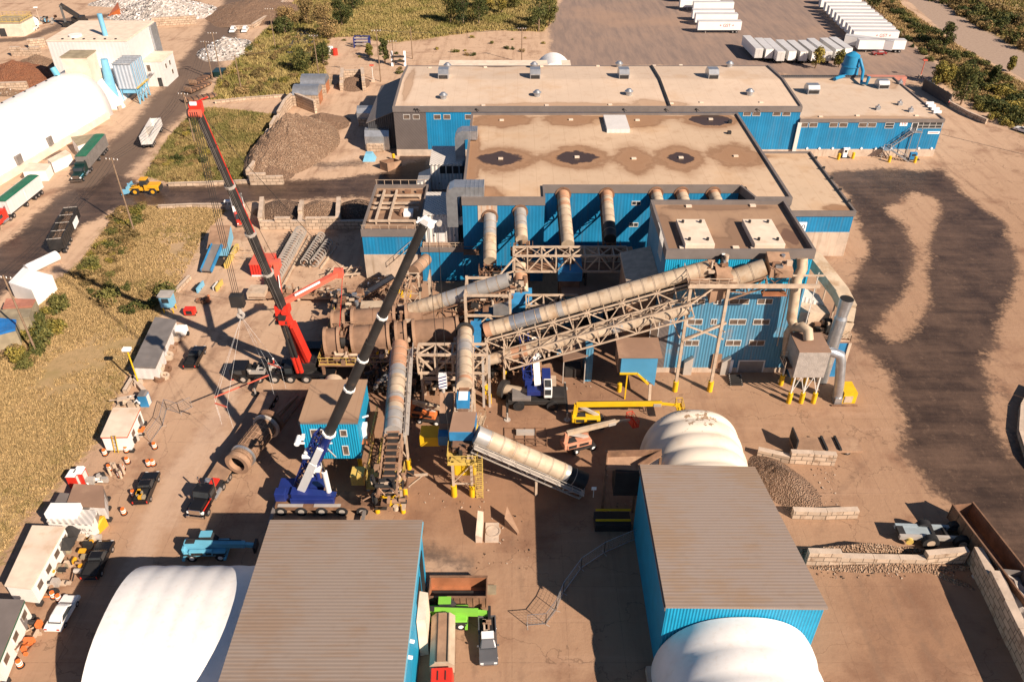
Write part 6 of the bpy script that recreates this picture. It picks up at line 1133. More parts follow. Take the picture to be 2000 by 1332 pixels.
def tub(par,x0,x1,paint,top,z0=1.15,z1=3.9,w=1.28,ribs=10,inner=None,cover=None,name='tub'):
    m=M[paint]; o=MB(); o.box(x0,-w,z0,x1,-w+.1,z1,m).box(x0,w-.1,z0,x1,w,z1,m).box(x0,-w+.1,z0,x0+.1,w-.1,z1,m).box(x1-.1,-w+.1,z0,x1,w-.1,z1,m).box(x0+.1,-w+.1,z0,x1-.1,w-.1,z0+.12,m)
    b=o.build(name,par); r=MB()
    for k in range(ribs+1):
        x=x0+.05+(x1-x0-.1)*k/ribs
        for s in (-1,1): r.box(x-.05,s*w-.06 if s>0 else s*w-.08,z0,x+.05,s*w+.08 if s>0 else s*w+.06,z1-.02,m)
    for s in (-1,1): r.box(x0-.04,s*w-.1,z1-.02,x1+.04,s*w+.1,z1+.12,m)
    r.build('rib',par)
    if cover: MB().ext([(-w,z1+.12),(w,z1+.12),(w*.5,z1+.28),(-w*.5,z1+.28)],'x',x0,x1,M[cover]).build('tarpaulin',par)
    if inner:
        q=MB(); n=14; vs=[]; r_=random.Random(3)
        for i in range(n+1):
            for j in range(5): vs.append((x0+.12+(x1-x0-.24)*i/n,-w+.12+(2*w-.24)*j/4,z1-.7+r_.uniform(-.3,.35)-abs(j-2)*.15))
        q.add(vs,[(i*5+j,i*5+j+1,(i+1)*5+j+1,(i+1)*5+j) for i in range(n) for j in range(4)],M[inner]); q.build('load',par)
    MB().box(x0+.2,-.5,.75,x1-.2,.5,z0-.01,M['dark']).build('frame',par)
t=thing('dump_truck','grey trailer truck with green tarpaulin and red cab at the left edge','truck'); tractor(t,10.5,'red','light'); tub(t,-8.5,4.6,'palegrey',1,1.3,4.1,1.3,2,None,'green'); axles(t,(-7.6,-6.3,-5.0,-1.6)); veh(t,(84,372),(-14,452))
t=thing('dump_truck','dark truck with ribbed sides and green tarpaulin beside the long white tent','truck'); tractor(t,10,'darkgreen','cyan'); tub(t,-9.5,4.2,'greytrailer',1,1.2,4.0,1.3,16,None,'green'); axles(t,(-8.6,-7.3,-6.0,-2.8)); veh(t,(211,285),(144,367))
t=thing('dump_trailer','long grey open trailer parked on the road beyond the green covered truck','trailer'); tub(t,-6.5,6.5,'palegrey',1,1.2,3.2,1.25,12,None); axles(t,(-5.6,-4.4,-3.2,4.8,5.8)); MB().box(-.15,-1.2,1.4,.15,1.2,3.3,M['steel']).build('divider',t); veh(t,(281,307),(317,241))
t=thing('dump_trailer','long dark open trailer parked on the near side of the wet road','trailer'); tub(t,-7,7,'dark',1,1.3,3.4,1.3,12,'brownload' if 'brownload' in M else 'shreddark'); axles(t,(-6.2,-4.9,-3.2,-1.6)); o=MB()
for x in (-6.9,-3.5,0,3.4,6.9): o.bar((x,-1.3,3.6),(x,1.3,3.6),.1,M['steel'])
o.box(1.5,-1.45,1.2,4.8,-1.32,2.6,M['light']); o.build('hoop',t); veh(t,(112,508),(152,427))
t=thing('dump_truck','cream trailer truck with a red cab at the bottom beside the grey roofed hall','truck'); o=MB(); o.ext([(-1.25,1.0),(1.25,1.0),(1.3,2.3),(.75,2.9),(-.75,2.9),(-1.3,2.3)],'x',-5.6,.4,M['tubecream']); o.build('tub',t,.05); MB().box(-5.5,-.5,2.905,.3,.5,2.96,M['rustlight']).box(-5.5,-.62,2.9,.3,-.52,3.05,M['dark']).box(-5.5,.52,2.9,.3,.62,3.05,M['dark']).build('top_opening',t); MB().box(-5.4,-.45,.7,5,.45,.99,M['dark']).build('frame',t); c=MB(); frus(c,.8,3.2,1.2,.9,.8,2.8,1.1,2.7,M['red']); c.build('cab',t,.08); MB().box(3.1,-1.05,.9,5.1,1.05,1.7,M['red']).build('hood',t); g=MB(); frus(g,2.85,3.23,1.05,1.75,2.7,2.83,1,2.6,M['glass']); g.build('window',t)
for y in (-.4,.4): MB().tube((1.2,y,2.72),(2.2,y,2.72),.06,M['dark'],n=6).build('roof_horn',t)
axles(t,(-4.8,-3.5,-2.2,4.1)); veh(t,(868,1232),(863,1412))
t=thing('box_truck','red cab box truck with a white body parked against the pale block bunker','truck'); MB().box(-4.6,-1.25,1.0,1.4,1.25,3.6,M['white']).build('box',t,.04); MB().box(-4.5,-1.15,3.605,1.3,1.15,3.64,M['fascia']).build('roof',t); c=MB(); frus(c,1.5,3.4,1.15,.6,1.6,2.7,1.05,2.5,M['red']); c.box(3.2,-1.0,.6,4.6,1.0,1.45,M['red']).build('cab',t,.08); g=MB(); frus(g,2.72,3.42,1.0,1.5,2.65,2.76,.95,2.4,M['glass']); g.build('window',t); MB().box(4.55,-1.05,.45,4.72,1.05,.8,M['chrome']).build('bumper',t); MB().box(-4.5,-.45,.6,3,.45,.98,M['dark']).build('frame',t)
for y in (-.8,.8): MB().cbox((4.6,y,1.05),(.08,.3,.2),M['light']).build('headlight',t)
axles(t,(-3.2,3.4),1.1,.45); veh(t,(463,396),(478,459))
# heavy haul truck with a drum screen lying on its trailer
t=thing('heavy_haul_truck','black heavy haul truck pulling a lowbed under the big brown drum','truck'); tractor(t,15.5,'blackpaint','red',True,False); MB().box(-9,-1.3,.9,9.2,1.3,1.15,M['rustlight']).box(9.2,-.5,.9,11,.5,1.3,M['red']).build('lowbed_deck',t); axles(t,(-8.4,-7.1,-5.8,6.8,8.1),1.35,.5); MB().tube((9.6,-1.3,1.0),(9.6,-.6,1.0),.4,M['alu'],n=14).build('air_tank',t); r_,f_=(548,745),(401,988); veh(t,r_,f_)
a=at(*r_); b=at(*f_); D=(b-a).normalized(); L=(b-a).length; c0=a.lerp(b,.5)
dm=mat('perforated brown drum shell',(.20,.12,.075),.8,var=.3,scale=3.0,dirt=((.12,.07,.045),.5,2.2),bump=.05)
t=thing('drum_screen','big brown perforated drum lying on the black heavy haul truck trailer','drum screen',(c0.x,c0.y,1.2)); p=at(466,902,2.75); q=at(523,829,2.75); D=(p-q).normalized()
MB().tube(p+D*.2,q,1.5,dm,n=32,caps=False).tube(p-D*.5,p-D*.42,1.48,M['hole'],n=32).build('shell',t); MB().ring(p-D*.2,p+D*.5,1.15,1.72,M['rustlight'],n=32).build('end_ring',t); MB().ring(p-D*1.4,p-D*1.05,1.5,1.75,M['galv'],n=32).build('tyre_ring',t); MB().ring(q+D*.6,q+D*.2,1.45,1.95,M['steel'],n=32).ring(q-D*.2,q-D*.9,1.45,2.0,M['rust'],n=32).build('tyre_ring',t)
sd=D.cross(UP).normalized(); o=MB()
for k in range(6): c=p.lerp(q,(k+.5)/6); o.ring(c-D*.07,c+D*.07,1.49,1.58,M['rustlight'],n=32)
for k in range(16):
    an=2*math.pi*k/16; v=sd*(1.53*math.cos(an))+UP*(1.53*math.sin(an)); o.bar(p-D*2+v,q+D*.8+v,.09,M['rustlight'])
o.build('rib',t); o=MB(); o.bar(q-D*1.2+sd*.5-UP*1.4,q-D*8.6+sd*.4-UP*1.7,.5,M['rustlight'],.5).bar(q-D*1.2-sd*1.1-UP*1.4,q-D*8.6-sd*.9-UP*1.7,.3,M['rust'],.4).bar(q-D*2+UP*0,q-D*8.4-UP*1.4,.35,M['rustlight'],.3); o.build('tail_beam',t)
# ---- box semi-trailers of the gravel lot
def txt(s,size,m,name,par,loc,rot):
    cu=bpy.data.curves.new(name,'FONT'); cu.body=s; cu.size=size; cu.extrude=.004; cu.align_x='CENTER'; cu.align_y='CENTER'; tmp=bpy.data.objects.new('tmp_text',cu); me=bpy.data.meshes.new_from_object(tmp); bpy.data.objects.remove(tmp); me.materials.clear(); me.materials.append(m)
    o=bpy.data.objects.new(name,me); S.collection.objects.link(o); o.parent=par; o.location=loc; o.rotation_euler=rot; ORG[o.name]=(0,0,0); return o
tw=mat('white trailer skin',(.80,.79,.78),.4,var=.03,scale=.3); tg=mat('grey trailer skin',(.50,.49,.48),.45,var=.1,scale=.3); M['trailroof']=mat('trailer roof',(.66,.65,.65),.4,.2,var=.08,scale=.2)
def semitrailer(label,m,logo=None,L=15.4):
    t=thing('semi_trailer',label,'trailer'); MB().box(-L/2,-1.28,1.15,L/2,1.28,4.02,m).build('box',t); MB().box(-L/2-.02,-1.3,4.02,L/2+.02,1.3,4.1,M['trailroof']).build('roof',t); MB().box(-L/2+.3,-.5,.8,L/2-.5,.5,1.14,M['dark']).build('frame',t)
    MB().box(-L/2-.05,-1.2,1.2,-L/2-.004,-.02,3.9,tg if m is tw else tw).box(-L/2-.05,.02,1.2,-L/2-.004,1.2,3.9,tg if m is tw else tw).build('rear_door',t)
    for x in (-L/2+1.4,-L/2+2.7):
        for y in (-1.15,1.15): wheel(t,x,y,.48,.4)
    for y in (-.6,.6): MB().box(L/2-3.2,y-.06,0,L/2-3.0,y+.06,1.1,M['steel']).build('landing_leg',t)
    if logo:
        txt(logo[0],logo[1],M[logo[2]],'lettering',t,(logo[3],-1.30,2.7),(math.pi/2,0,0)); txt(logo[0],logo[1],M[logo[2]],'lettering',t,(-logo[3],1.30,2.7),(math.pi/2,0,math.pi))
    return t
plain=semitrailer('plain white box trailer',tw); gst=semitrailer('lettered white box trailer',tw,('+ GST +',1.5,'redtext',2.5)); wav=semitrailer('white box trailer',tw); MB().prism([(2.5,-1.31),(5.5,-1.31),(5.5,-1.295),(2.5,-1.295)],[2.6,3.2,3.2,2.6],[2.7,3.5,3.5,2.7],M['cyan']).build('stripe_mark',wav); gre=semitrailer('grey box trailer',tg,None,13)
used=set()
def put(proto,label,xy,rz,group):
    o=proto if proto.name not in used else copy_tree(proto); used.add(proto.name); place(o,xy,rz,label,group); return o
G1='white trailers in the left column of the lot'; pos=('sixth','fifth','fourth','third','second','first')
for k,(x0,x1,y,pr) in enumerate(((1322,1378,5,plain),(1326,1405,21,wav),(1352,1432,27,plain),(1350,1433,43,plain),(1355,1440,51,plain),(1361,1446,66,gst))):
    a=at(x0,y); b=at(x1,y); c=(a+b)/2; nm=('white trailer with red lettering, nearest the long hall in the left lot column' if k==5 else 'white trailer with a blue swoosh, second from the top in the left lot column' if k==1 else f'white trailer, {pos[k]} from the near end of the left lot column'); put(pr,nm,(c.x,c.y+1.2),math.pi,G1)
G2='white trailers in the right row of the lot'; lst=((1597,1680,11),(1597,1682,21),(1608,1690,29),(1614,1698,36),(1620,1706,43),(1627,1714,50),(1634,1722,57),(1640,1730,64),(1647,1740,71),(1652,1748,78),(1658,1756,86),(1671,1767,104)); od=('twelfth','eleventh','tenth','ninth','eighth','seventh','sixth','fifth','fourth','third','second','first')
for k,(x0,x1,y) in enumerate(lst):
    a=at(x0,y); b=at(x1,y); c=(a+b)/2; put(gst if k==10 else wav if k in (3,11) else plain,('white trailer with blue swoosh standing last and nearest in the right lot row' if k==11 else 'white trailer with red lettering, second from the near end of the right lot row' if k==10 else f'white trailer, {od[k]} from the near end of the right lot row'),(c.x,c.y+1.2),math.pi+R(-1.5),G2)
G3='trailers backed up in a row behind the long hall'; od=('first','second','third','fourth','fifth','sixth','seventh','eighth','ninth')
for k,(x,y) in enumerate(((1474,121),(1496,124),(1516,127),(1540,128),(1562,129),(1585,129),(1606,127),(1630,124),(1648,122))):
    c=at(x,y); put((plain,gre,plain,gre,gre,gre,plain,gre,gre)[k],('grey box trailer, ' if k in (1,3,4,5,7,8) else 'white box trailer, ')+od[k]+' from the left behind the long hall',(c.x+.6,c.y+7.7),math.pi/2+R(2+k*.4),G3)
a=at(1672,100); put(wav,'white trailer standing askew behind the blue silo',(a.x+4,a.y+1),R(-28)+math.pi,G3)
# ---- wheel loader
t=thing('wheel_loader','yellow wheel loader with a raised blue bucket crossing the wet road','loader'); MB().box(-3.6,-1.1,1.0,-.4,1.1,2.3,M['loader']).box(-3.9,-1.0,.9,-3.4,1.0,1.9,M['dark']).build('rear_body',t,.1); MB().box(-.4,-.6,.8,2.2,.6,1.6,M['loader']).build('front_frame',t,.08); c=MB(); frus(c,-1.2,.5,.8,2.1,-1.0,.3,.75,3.4,M['glass']); c.build('cab',t); MB().box(-1.15,-.85,3.4,.45,.85,3.55,M['loader']).build('cab_roof',t)
for y in (-.75,.75): MB().bar((.6,y,2.0),(3.0,y,1.2),.28,M['loader'],.45).build('lift_arm',t); MB().bar((1.2,y*.4,2.2),(3.1,y*.4,2.0),.16,M['chrome']).build('hydraulic_ram',t)
MB().ext([(3.0,.7),(4.7,.3),(4.75,.45),(3.4,1.0),(3.3,2.2),(3.0,2.3)],'y',-1.6,1.6,M['skyblue']).box(3.0,-1.62,.7,4.3,-1.55,1.7,M['skyblue']).box(3.0,1.55,.7,4.3,1.62,1.7,M['skyblue']).build('bucket',t)
for x in (-2.2,1.7):
    for y in (-1.3,1.3): wheel(t,x,y,.85,.65,'loader')
for x in (-2.2,1.7):
    for y in (-1.0,1.0): MB().box(x-.8,y-.3,1.72,x+.8,y+.3,1.8,M['loader']).build('fender',t)
veh(t,(331,377),(238,378)); t.scale=(1.0,1.0,1.0)
# ---- telehandlers
def telehandler(label,paint,bl=6.2):
    t=thing('telehandler',label,'telehandler'); m=M[paint]; MB().box(-2.6,-1.1,.8,2.4,1.1,1.5,m).box(-2.8,-.9,.9,-2.4,.9,1.9,m).build('chassis',t,.1); MB().bar((-2.5,-.15,2.15),(bl-2.6,-.15,1.75),.6,m,.7).build('boom',t); MB().bar((bl-2.7,-.15,1.74),(bl-1.4,-.15,1.5),.42,m,.5).box(bl-1.5,-.9,.9,bl-1.2,.6,1.9,M['dark']).build('fork_carriage',t)
    c=MB(); frus(c,-.9,1.1,.52,1.5,-.7,.5,.45,2.7,M['glass']); c.X=None; cc=c.build('cab',t); cc.location=(0,.75,0); r=MB().box(-.8,.28,2.7,.6,1.22,2.8,m); r.build('cab_roof',t); MB().box(-1.9,-1.2,1.0,.9,-.7,1.75,m).build('engine_cover',t,.08)
    for x in (-1.7,1.7):
        for y in (-1.2,1.2): wheel(t,x,y,.6,.45,'light')
    MB().box(-1.6,-1.22,1.15,-.2,-1.203,1.6,M['dark']).box(.1,-1.22,1.2,.8,-1.203,1.55,M['dark']).box(-2.3,-.5,2.5,-1.2,.1,2.56,M['dark']).build('grille',t); o=MB(); o.path([(-2.2,.1,2.62),(0,.12,2.42),(bl-3,.12,2.2)],.05,M['black'],n=6); o.tube((-1.2,-.15,1.3),(.8,-.15,1.8),.13,M['chrome'],n=10); o.build('hydraulic_hose',t)
    for x in (-1.7,1.7):
        for y in (-1.0,1.0): MB().box(x-.75,y-.28,1.22,x+.75,y+.28,1.3,M['dark']).build('mudguard',t)
    for x in (-2.6,2.3): MB().box(x-.15,-1.5,.5,x+.15,1.5,.75,m).build('outrigger',t)
    return t
veh(telehandler('lime green telehandler squeezed between the rusty skip and the cream truck','lime'),(832,1213),(912,1212)); veh(telehandler('light blue telehandler half in shade behind the big white tent','cyan',7.2),(368,1082),(452,1080))
# ---- boom lifts
def boomlift(label,paint,arm,L,pl,bc,lift=1.4,tilt=0):
    t=thing('boom_lift',label,'boom lift'); m=M[paint]; k=M[arm]; MB().box(-1.6,-1.0,.55,1.6,1.0,.95,M['dark']).build('chassis',t); MB().box(-2.6,-.9,1.0,1.1,.9,1.9,m).box(-3.0,-.8,1.0,-2.5,.8,2.0,m).build('turntable',t,.12)
    MB().bar((-2.4,.0,2.2+lift),(L-4.4,.0,2.2+lift+tilt),.5,k,.6).build('boom',t); MB().bar((-2.4,.0,2.3+lift),(.9,.0,1.7),.36,M['steel'],.4).bar((-2.6,0,1.2),(-2.4,0,2.3+lift),.6,m,.4).build('lift_link',t)
    MB().bar((L-4.5,0,2.2+lift+tilt),(L-2.2,0,1.9+lift+tilt),.3,k,.3).build('jib',t); o=MB(); b=(L-2.2,0,1.2+lift+tilt); rails(o,[(b[0],-1.1),(b[0]+.9,-1.1),(b[0]+.9,1.1),(b[0],1.1)],b[2],M[bc],1.15); o.box(b[0],-1.1,b[2]-.06,b[0]+.9,1.1,b[2],M[bc]); o.build('basket',t)
    MB().box(-2.4,-.92,1.2,-1.2,-.905,1.75,M['dark']).box(-.8,-.92,1.25,.6,-.905,1.7,M['dark']).box(-2.3,-.5,1.905,-1.0,.5,1.95,M['dark']).build('grille',t); MB().path([(-2.2,.28,2.6+lift),(0,.3,2.5+lift+tilt*.3),(L-4.6,.28,2.5+lift+tilt)],.05,M['black'],n=6).build('hose',t); MB().bar((L-5.6,-.27,2.1+lift+tilt),(L-4.5,-.27,2.1+lift+tilt),.08,M['steel'],.5).build('boom_knuckle',t)
    for x in (-1.3,1.3):
        for y in (-1.1,1.1): wheel(t,x,y,.5,.4,'light')
    return t
veh(boomlift('yellow boom lift stretched flat above the cream domed tent','yellow','yellow',14.2,0,'yellow',1.6,.2),(1133,829),(1178,829)); veh(boomlift('faded orange and white boom lift with a red basket below the yellow one','fadedorange','tubecream',9.4,0,'red',1.2,0),(1112,880),(1160,868)); veh(boomlift('orange and cream boom lift between the two slanted tube conveyors','orange','tubecream',9.5,0,'tubecream',1.0,-1.0),(818,818),(862,824))
# ---- telescopic cranes
def seg_boom(o,A,B,ws,fr,m,sq=True):
    f0=0
    for w,f in zip(ws,fr): o.path([A.lerp(B,f0),A.lerp(B,f)],w/2*1.18,m,n=8); f0=f
    return o
t=thing('red_crane','red mobile crane with a very long black telescopic boom and side spread arms','crane',(-33,97.5,0))
x0,x1,yc=-43.6,-27.6,97.9; MB().box(x0+2.6,yc-1.3,1.0,x1,yc+1.3,1.7,M['blackpaint']).build('carrier_frame',t,.05); MB().box(x0,yc-1.3,.7,x0+2.5,yc+1.3,2.6,M['blackpaint']).box(x0-.06,yc-1.25,.5,x0+.4,yc+1.25,.95,M['red']).build('carrier_cab',t,.12); MB().box(x0+.3,yc-1.32,1.7,x0+1.9,yc-1.305,2.4,M['glass']).box(x0-.02,yc-1.1,1.7,x0+.1,yc+1.1,2.4,M['glass']).build('window',t)
o=clutter(MB(),((x0+x1)/2-1,yc+.2,1.95),(9,2.2,.5),34,['dark','blackpaint','steel','dark'],14); o.box(x0+3,yc-1.25,1.7,x0+5.4,yc-.3,2.1,M['steel']); o.build('deck_gear',t)
for k in range(6):
    for y in (yc-1.4,yc+1.4): w=MB().tube((x0+1.9+k*2.45,y-.0,.72),(x0+1.9+k*2.45,y+(.5 if y<yc else -.5),.72),.72,M['black'],n=16).build('wheel',t); MB().tube((x0+1.9+k*2.45,y-(.02 if y<yc else -.02),.72),(x0+1.9+k*2.45,y+(.2 if y<yc else -.2),.72),.4,M['steel'],n=12).build('rim',w)
for xx in (x0+4.4,x1-.6):
    for s in (-1,1): MB().bar((xx,yc,1.1),(xx,yc+s*4.0,1.1),.4,M['dark']).tube((xx,yc+s*4.0,0.1),(xx,yc+s*4.0,1.2),.15,M['steel'],n=8).tube((xx,yc+s*4,.02),(xx,yc+s*4,.12),.6,M['dark'],n=12).build('outrigger',t)
MB().tube((-31.8,97.9,1.7),(-31.8,97.9,2.1),1.3,M['dark'],n=20).box(-33.4,97,2.1,-30.2,101.6,3.4,M['dark']).box(-33.6,100.4,2.0,-30,102.4,3.9,M['blackpaint']).build('turntable',t,.05); c=MB(); c.box(-34.8,95.8,2.0,-33.5,98.4,3.7,M['blackpaint']).box(-34.7,95.74,2.5,-33.6,95.79,3.5,M['glass']); c.build('operator_cab',t)
A=Vector((-31.9,98.0,3.2)); B=Vector((-33.7,83.6,48.0)); D=(B-A).normalized(); sx=Vector((1,0,0)); 
MB().path([A-D*.6,A.lerp(B,.28)],.74,M['red'],n=8).bar(A.lerp(B,.02)+sx*.75+Vector((0,-.3,0)),A.lerp(B,.21)+sx*.65+Vector((0,-.5,0)),.5,M['red'],1.4).build('boom_base',t)
o=MB(); seg_boom(o,A.lerp(B,.26),B,[1.26,1.10,.95,.80],[.24,.46,.70,1.0],M['dark']); o.build('boom',t)
o=MB(); up_=sx.cross(D)
for s_ in (-.22,.05,.25): o.bar(A.lerp(B,.27)+up_*.70+sx*s_,B+up_*.46+sx*s_*.7,.045,M['greytrailer'])
for f_ in (.33,.38,.50,.55,.66,.71,.83,.90): c_=A.lerp(B,f_); o.ring(c_-D*.05,c_+D*.05,.3,.74-.30*(f_-.26),M['black'],n=8)
o.build('boom_rib',t); o=MB(); o.bar(A.lerp(B,.27)+sx*.68,B+sx*.44,.08,M['red'],.12); o.build('boom_edge',t)
for f,w in ((.44,.74),(.60,.66),(.77,.57)): p=A.lerp(B,f); MB().ring(p-D*.18,p+D*.18,w-.2,w+.1,M['steel'],n=8).build('boom_collar',t)
o=MB(); o.cbox(B+D*.3,(1.2,1.0,1.1),M['red']).cbox(B+D*.3+Vector((-.55,-.5,-.3)),(.5,.7,.6),M['red']).cbox(B+D*.7+Vector((.5,0,0)),(.5,.6,.5),M['red']).tube(B+D*.2+Vector((-.6,-.7,-.3)),B+D*.2+Vector((.6,-.7,-.3)),.42,M['redlight'],n=14).tube(B+D*.2+Vector((-.75,-.7,-.3)),B+D*.2+Vector((-.62,-.7,-.3)),.5,M['dark'],n=14).bar(B+Vector((-.9,.2,.4)),B+Vector((1.3,.3,1.3)),.14,M['red']).bar(B+Vector((-.4,-.62,.9)),B+Vector((.3,-.62,.9)),.2,M['light'],.35); o.build('boom_head',t)
o=MB()
for s in (-.55,.0): o.tube(A+Vector((s-.35,-1.9,-.6)),A.lerp(B,.23)+Vector((s-.2,-.8,0)),.24,M['dark'],n=12).tube(A+Vector((s-.35,-1.9,-.6)),A.lerp(B,.07)+Vector((s-.32,-1.5,-.4)),.36,M['red'],n=12)
o.build('luffing_cylinder',t)
K_=A.lerp(B,.30)
for tip in (Vector((-25.0,101.4,17.4)),Vector((-34.9,102.2,18.6))): o=MB(); o.bar(K_,K_.lerp(tip,.93),.75,M['redlight'],.7).cbox(K_.lerp(tip,.93),(1.3,1.1,1.2),M['redlight']); o.bar(K_.lerp(tip,.2)+UP*.5+Vector((.3,-.4,0)),K_.lerp(tip,.6)+UP*.5+Vector((.3,-.4,0)),.1,M['light'],.3); o.build('spread_arm',t)
o=MB().cbox(A.lerp(B,.28),(1.9,1.6,1.5),M['red']); clutter(o,A.lerp(B,.27)+Vector((-.4,-.8,-.6)),(1.8,1.0,2.6),14,['red','red','dark'],6); o.build('arm_bracket',t)
o=MB(); tip=Vector((-25.0,101.4,17.4))
for s,e in ((tip,B),(Vector((-34.9,102.2,18.6)),B)): o.tube(s,e,.035,M['dark'],n=5)
o.tube(tip,Vector((-27.4,100,2.4)),.05,M['red'],n=5); o.build('guy_rope',t)
hk=Vector((-33.9,82.6,23.6)); o=MB()
for s in (-.35,-.12,.12,.35): o.tube(B+Vector((s,-1.2,.2)),hk+Vector((s,0,1)),.035,M['dark'],n=5)
o.build('hoist_rope',t); h=MB().box(hk.x-.8,hk.y-.5,hk.z,hk.x+.8,hk.y+.5,hk.z+1.6,M['dark']).tube(hk-UP*.1,hk-UP*1.0,.28,M['steel'],n=10).ring(hk+Vector((0,-.15,-1.4)),hk+Vector((0,.15,-1.4)),.25,.5,M['steel'],n=12); h.build('hook_block',t)
# slings and spreader bars hanging under its hook
sl=thing('lifting_slings','white slings with red spreader bars hanging from the crane hook over the drum','sling',(hk.x,hk.y,hk.z-8)); s1=(Vector((-41.6,85.5,6.4)),Vector((-35.2,90.5,6.4))); s2=(Vector((-39.6,81.2,9.0)),Vector((-37.8,80.4,9.0))); s3=(Vector((-34.2,88.6,10.0)),Vector((-32.2,87.6,10)))
o=MB()
for p in (*s1,*s2,*s3): o.tube(hk-UP*1.6,p,.013,M['light'],n=5)
for p in (*s1,*s2,*s3): o.tube(p,p-UP*3.6+Vector((.2,-.2,0)),.013,M['light'],n=5)
o.build('sling',sl)
for a,b in (s1,s2,s3): MB().bar(a,b,.15,M['redlight']).build('spreader_bar',sl)
# blue crane at the front
t=thing('blue_crane','blue and white mobile crane with a long black boom reaching over the drums','crane',(-25,71.2,0)); x0,x1,yc=-31.2,-17.6,71.0
MB().box(x0+1,yc-1.35,.9,x1,yc+1.35,1.6,M['rust']).box(x1,yc-1.2,.8,x1+1.6,yc+1.2,2.2,M['dark']).build('carrier_frame',t,.06)
o=MB(); o.box(x0+1.4,yc-1.4,1.605,x0+4.6,yc-.9,1.66,M['steel']).box(x0+6,yc-1.4,1.605,x0+9.4,yc-.9,1.66,M['steel']); o.build('deck_grating',t)
for k in range(5):
    for y in (yc-1.45,yc+1.45): sgn=1 if y<yc else -1; w=MB().tube((x0+1.7+k*2.6,y,.75),(x0+1.7+k*2.6,y+sgn*.5,.75),.75,M['black'],n=16).build('wheel',t); MB().tube((x0+1.7+k*2.6,y-sgn*.02,.75),(x0+1.7+k*2.6,y+sgn*.2,.75),.4,M['steel'],n=12).build('rim',w)
for xx in (x0+.8,x1-1.2):
    for s in (-1,1): MB().bar((xx,yc,.9),(xx,yc+s*3.7,.9),.4,M['greytrailer']).tube((xx,yc+s*3.7,.05),(xx,yc+s*3.7,1.0),.14,M['steel'],n=8).tube((xx,yc+s*3.7,.02),(xx,yc+s*3.7,.12),.55,M['dark'],n=12).build('outrigger',t)
MB().box(-30.0,70.6,1.7,-28.0,73.4,3.0,M['navy']).box(-30.2,70.3,1.8,-28.8,71.5,3.2,M['navy']).box(-28.2,70.0,1.7,-22.6,71.2,2.6,M['navy']).prism([(-28,70.1),(-22.4,70.4),(-22.4,71.2),(-28,71.4)],[2.6]*4,[3.4,2.7,2.7,3.4],M['navy']).box(-27.6,72.2,1.7,-24.4,73.8,2.5,M['navy']).build('turntable',t,.1)
c=MB(); frus(c,-1.5,1.5,.75,0,-1.2,.7,.6,1.7,M['carwhite']); c.X=None; cc=c.build('operator_cab',t); cc.location=(-22.4+25,72.9-71.2,2.2); cc.rotation_euler=(0,0,R(-25)); g=MB(); frus(g,-.3,1.42,.78,.35,-.1,.75,.64,1.5,M['glass']); frus(g,-.9,.5,.5,1.65,-.9,.5,.5,1.72,M['glass']); g.build('window',cc)
A=Vector((-26.6,71.8,3.0)); B=Vector((-8.0,65.3,44.0)); D=(B-A).normalized(); Kf=A.lerp(B,.265); sx=D.cross(Vector((0,0,1))).normalized()
MB().path([A-D*.5,Kf],.66,M['navy'],n=8).build('boom_base',t); o=MB(); nrm=sx.cross(D)
o.bar(A+sx*.9-D*.2,A.lerp(B,.14)+sx*.9,.3,M['carwhite'],1.0).bar(A.lerp(B,.14)+sx*.85,A.lerp(B,.21)+sx*.8,.3,M['carwhite'],.8); clutter(o,A.lerp(B,.2),(1.6,1.4,4.2),10,['carwhite','navy','steel'],19); o.build('boom_side_plate',t)
o=truss(MB(),A.lerp(B,.02)-sx*.2+nrm*1.25,A.lerp(B,.255)+sx*.3+nrm*1.35,1.3,.8,M['navy'],bay=1.2,c=.14,d=.1); clutter(o,A.lerp(B,.15)+nrm*1.0+sx*.5,(2.2,.8,8),16,['carwhite','navy','light'],77); o.build('folded_jib',t)
o=MB(); seg_boom(o,Kf,B,[1.08,.96,.86,.76],[.26,.5,.74,1.0],M['dark']); o.build('boom',t)
for f,w in ((.265,.80),(.455,.64),(.57,.60),(.72,.55)): p=A.lerp(B,f); MB().ring(p-D*.14,p+D*.14,w-.2,w+.06,M['carwhite'],n=8).build('boom_collar',t)
MB().tube((-23.4,71.2,2.4),Vector((-23.4,71.2,2.4)).lerp(A.lerp(B,.17),.55),.36,M['carwhite'],n=14).tube(Vector((-23.4,71.2,2.4)).lerp(A.lerp(B,.17),.55),A.lerp(B,.17),.22,M['chrome'],n=12).build('luffing_cylinder',t)
o=MB().bar(B-D*.2,B+D*.6,.6,M['carwhite'],.7).tube(B+Vector((.6,-.3,-.1)),B+Vector((.6,.3,-.1)),.33,M['carwhite'],n=14).bar(B+Vector((-.6,0,.5)),B+Vector((1.4,.1,.0)),.2,M['carwhite']).tube(B+Vector((1.35,-.2,.0)),B+Vector((1.35,.2,.0)),.25,M['steel'],n=12).bar(B+Vector((-.7,-.2,.2)),B+Vector((.1,-.2,.8)),.2,M['light']); o.build('boom_head',t)
hk=Vector((-7.3,65.6,24.5)); o=MB()
for s in (-.5,.5): o.tube(B+Vector((.7+s,.0,-.3)),hk+Vector((s*.8,0,1.6)),.03,M['dark'],n=5)
o.tube(hk,hk-UP*7.5+Vector((.3,.0,0)),.03,M['dark'],n=5); o.build('hoist_rope',t); h=MB().box(hk.x-.42,hk.y-.3,hk.z,hk.x+.42,hk.y+.3,hk.z+1.7,M['carwhite'])
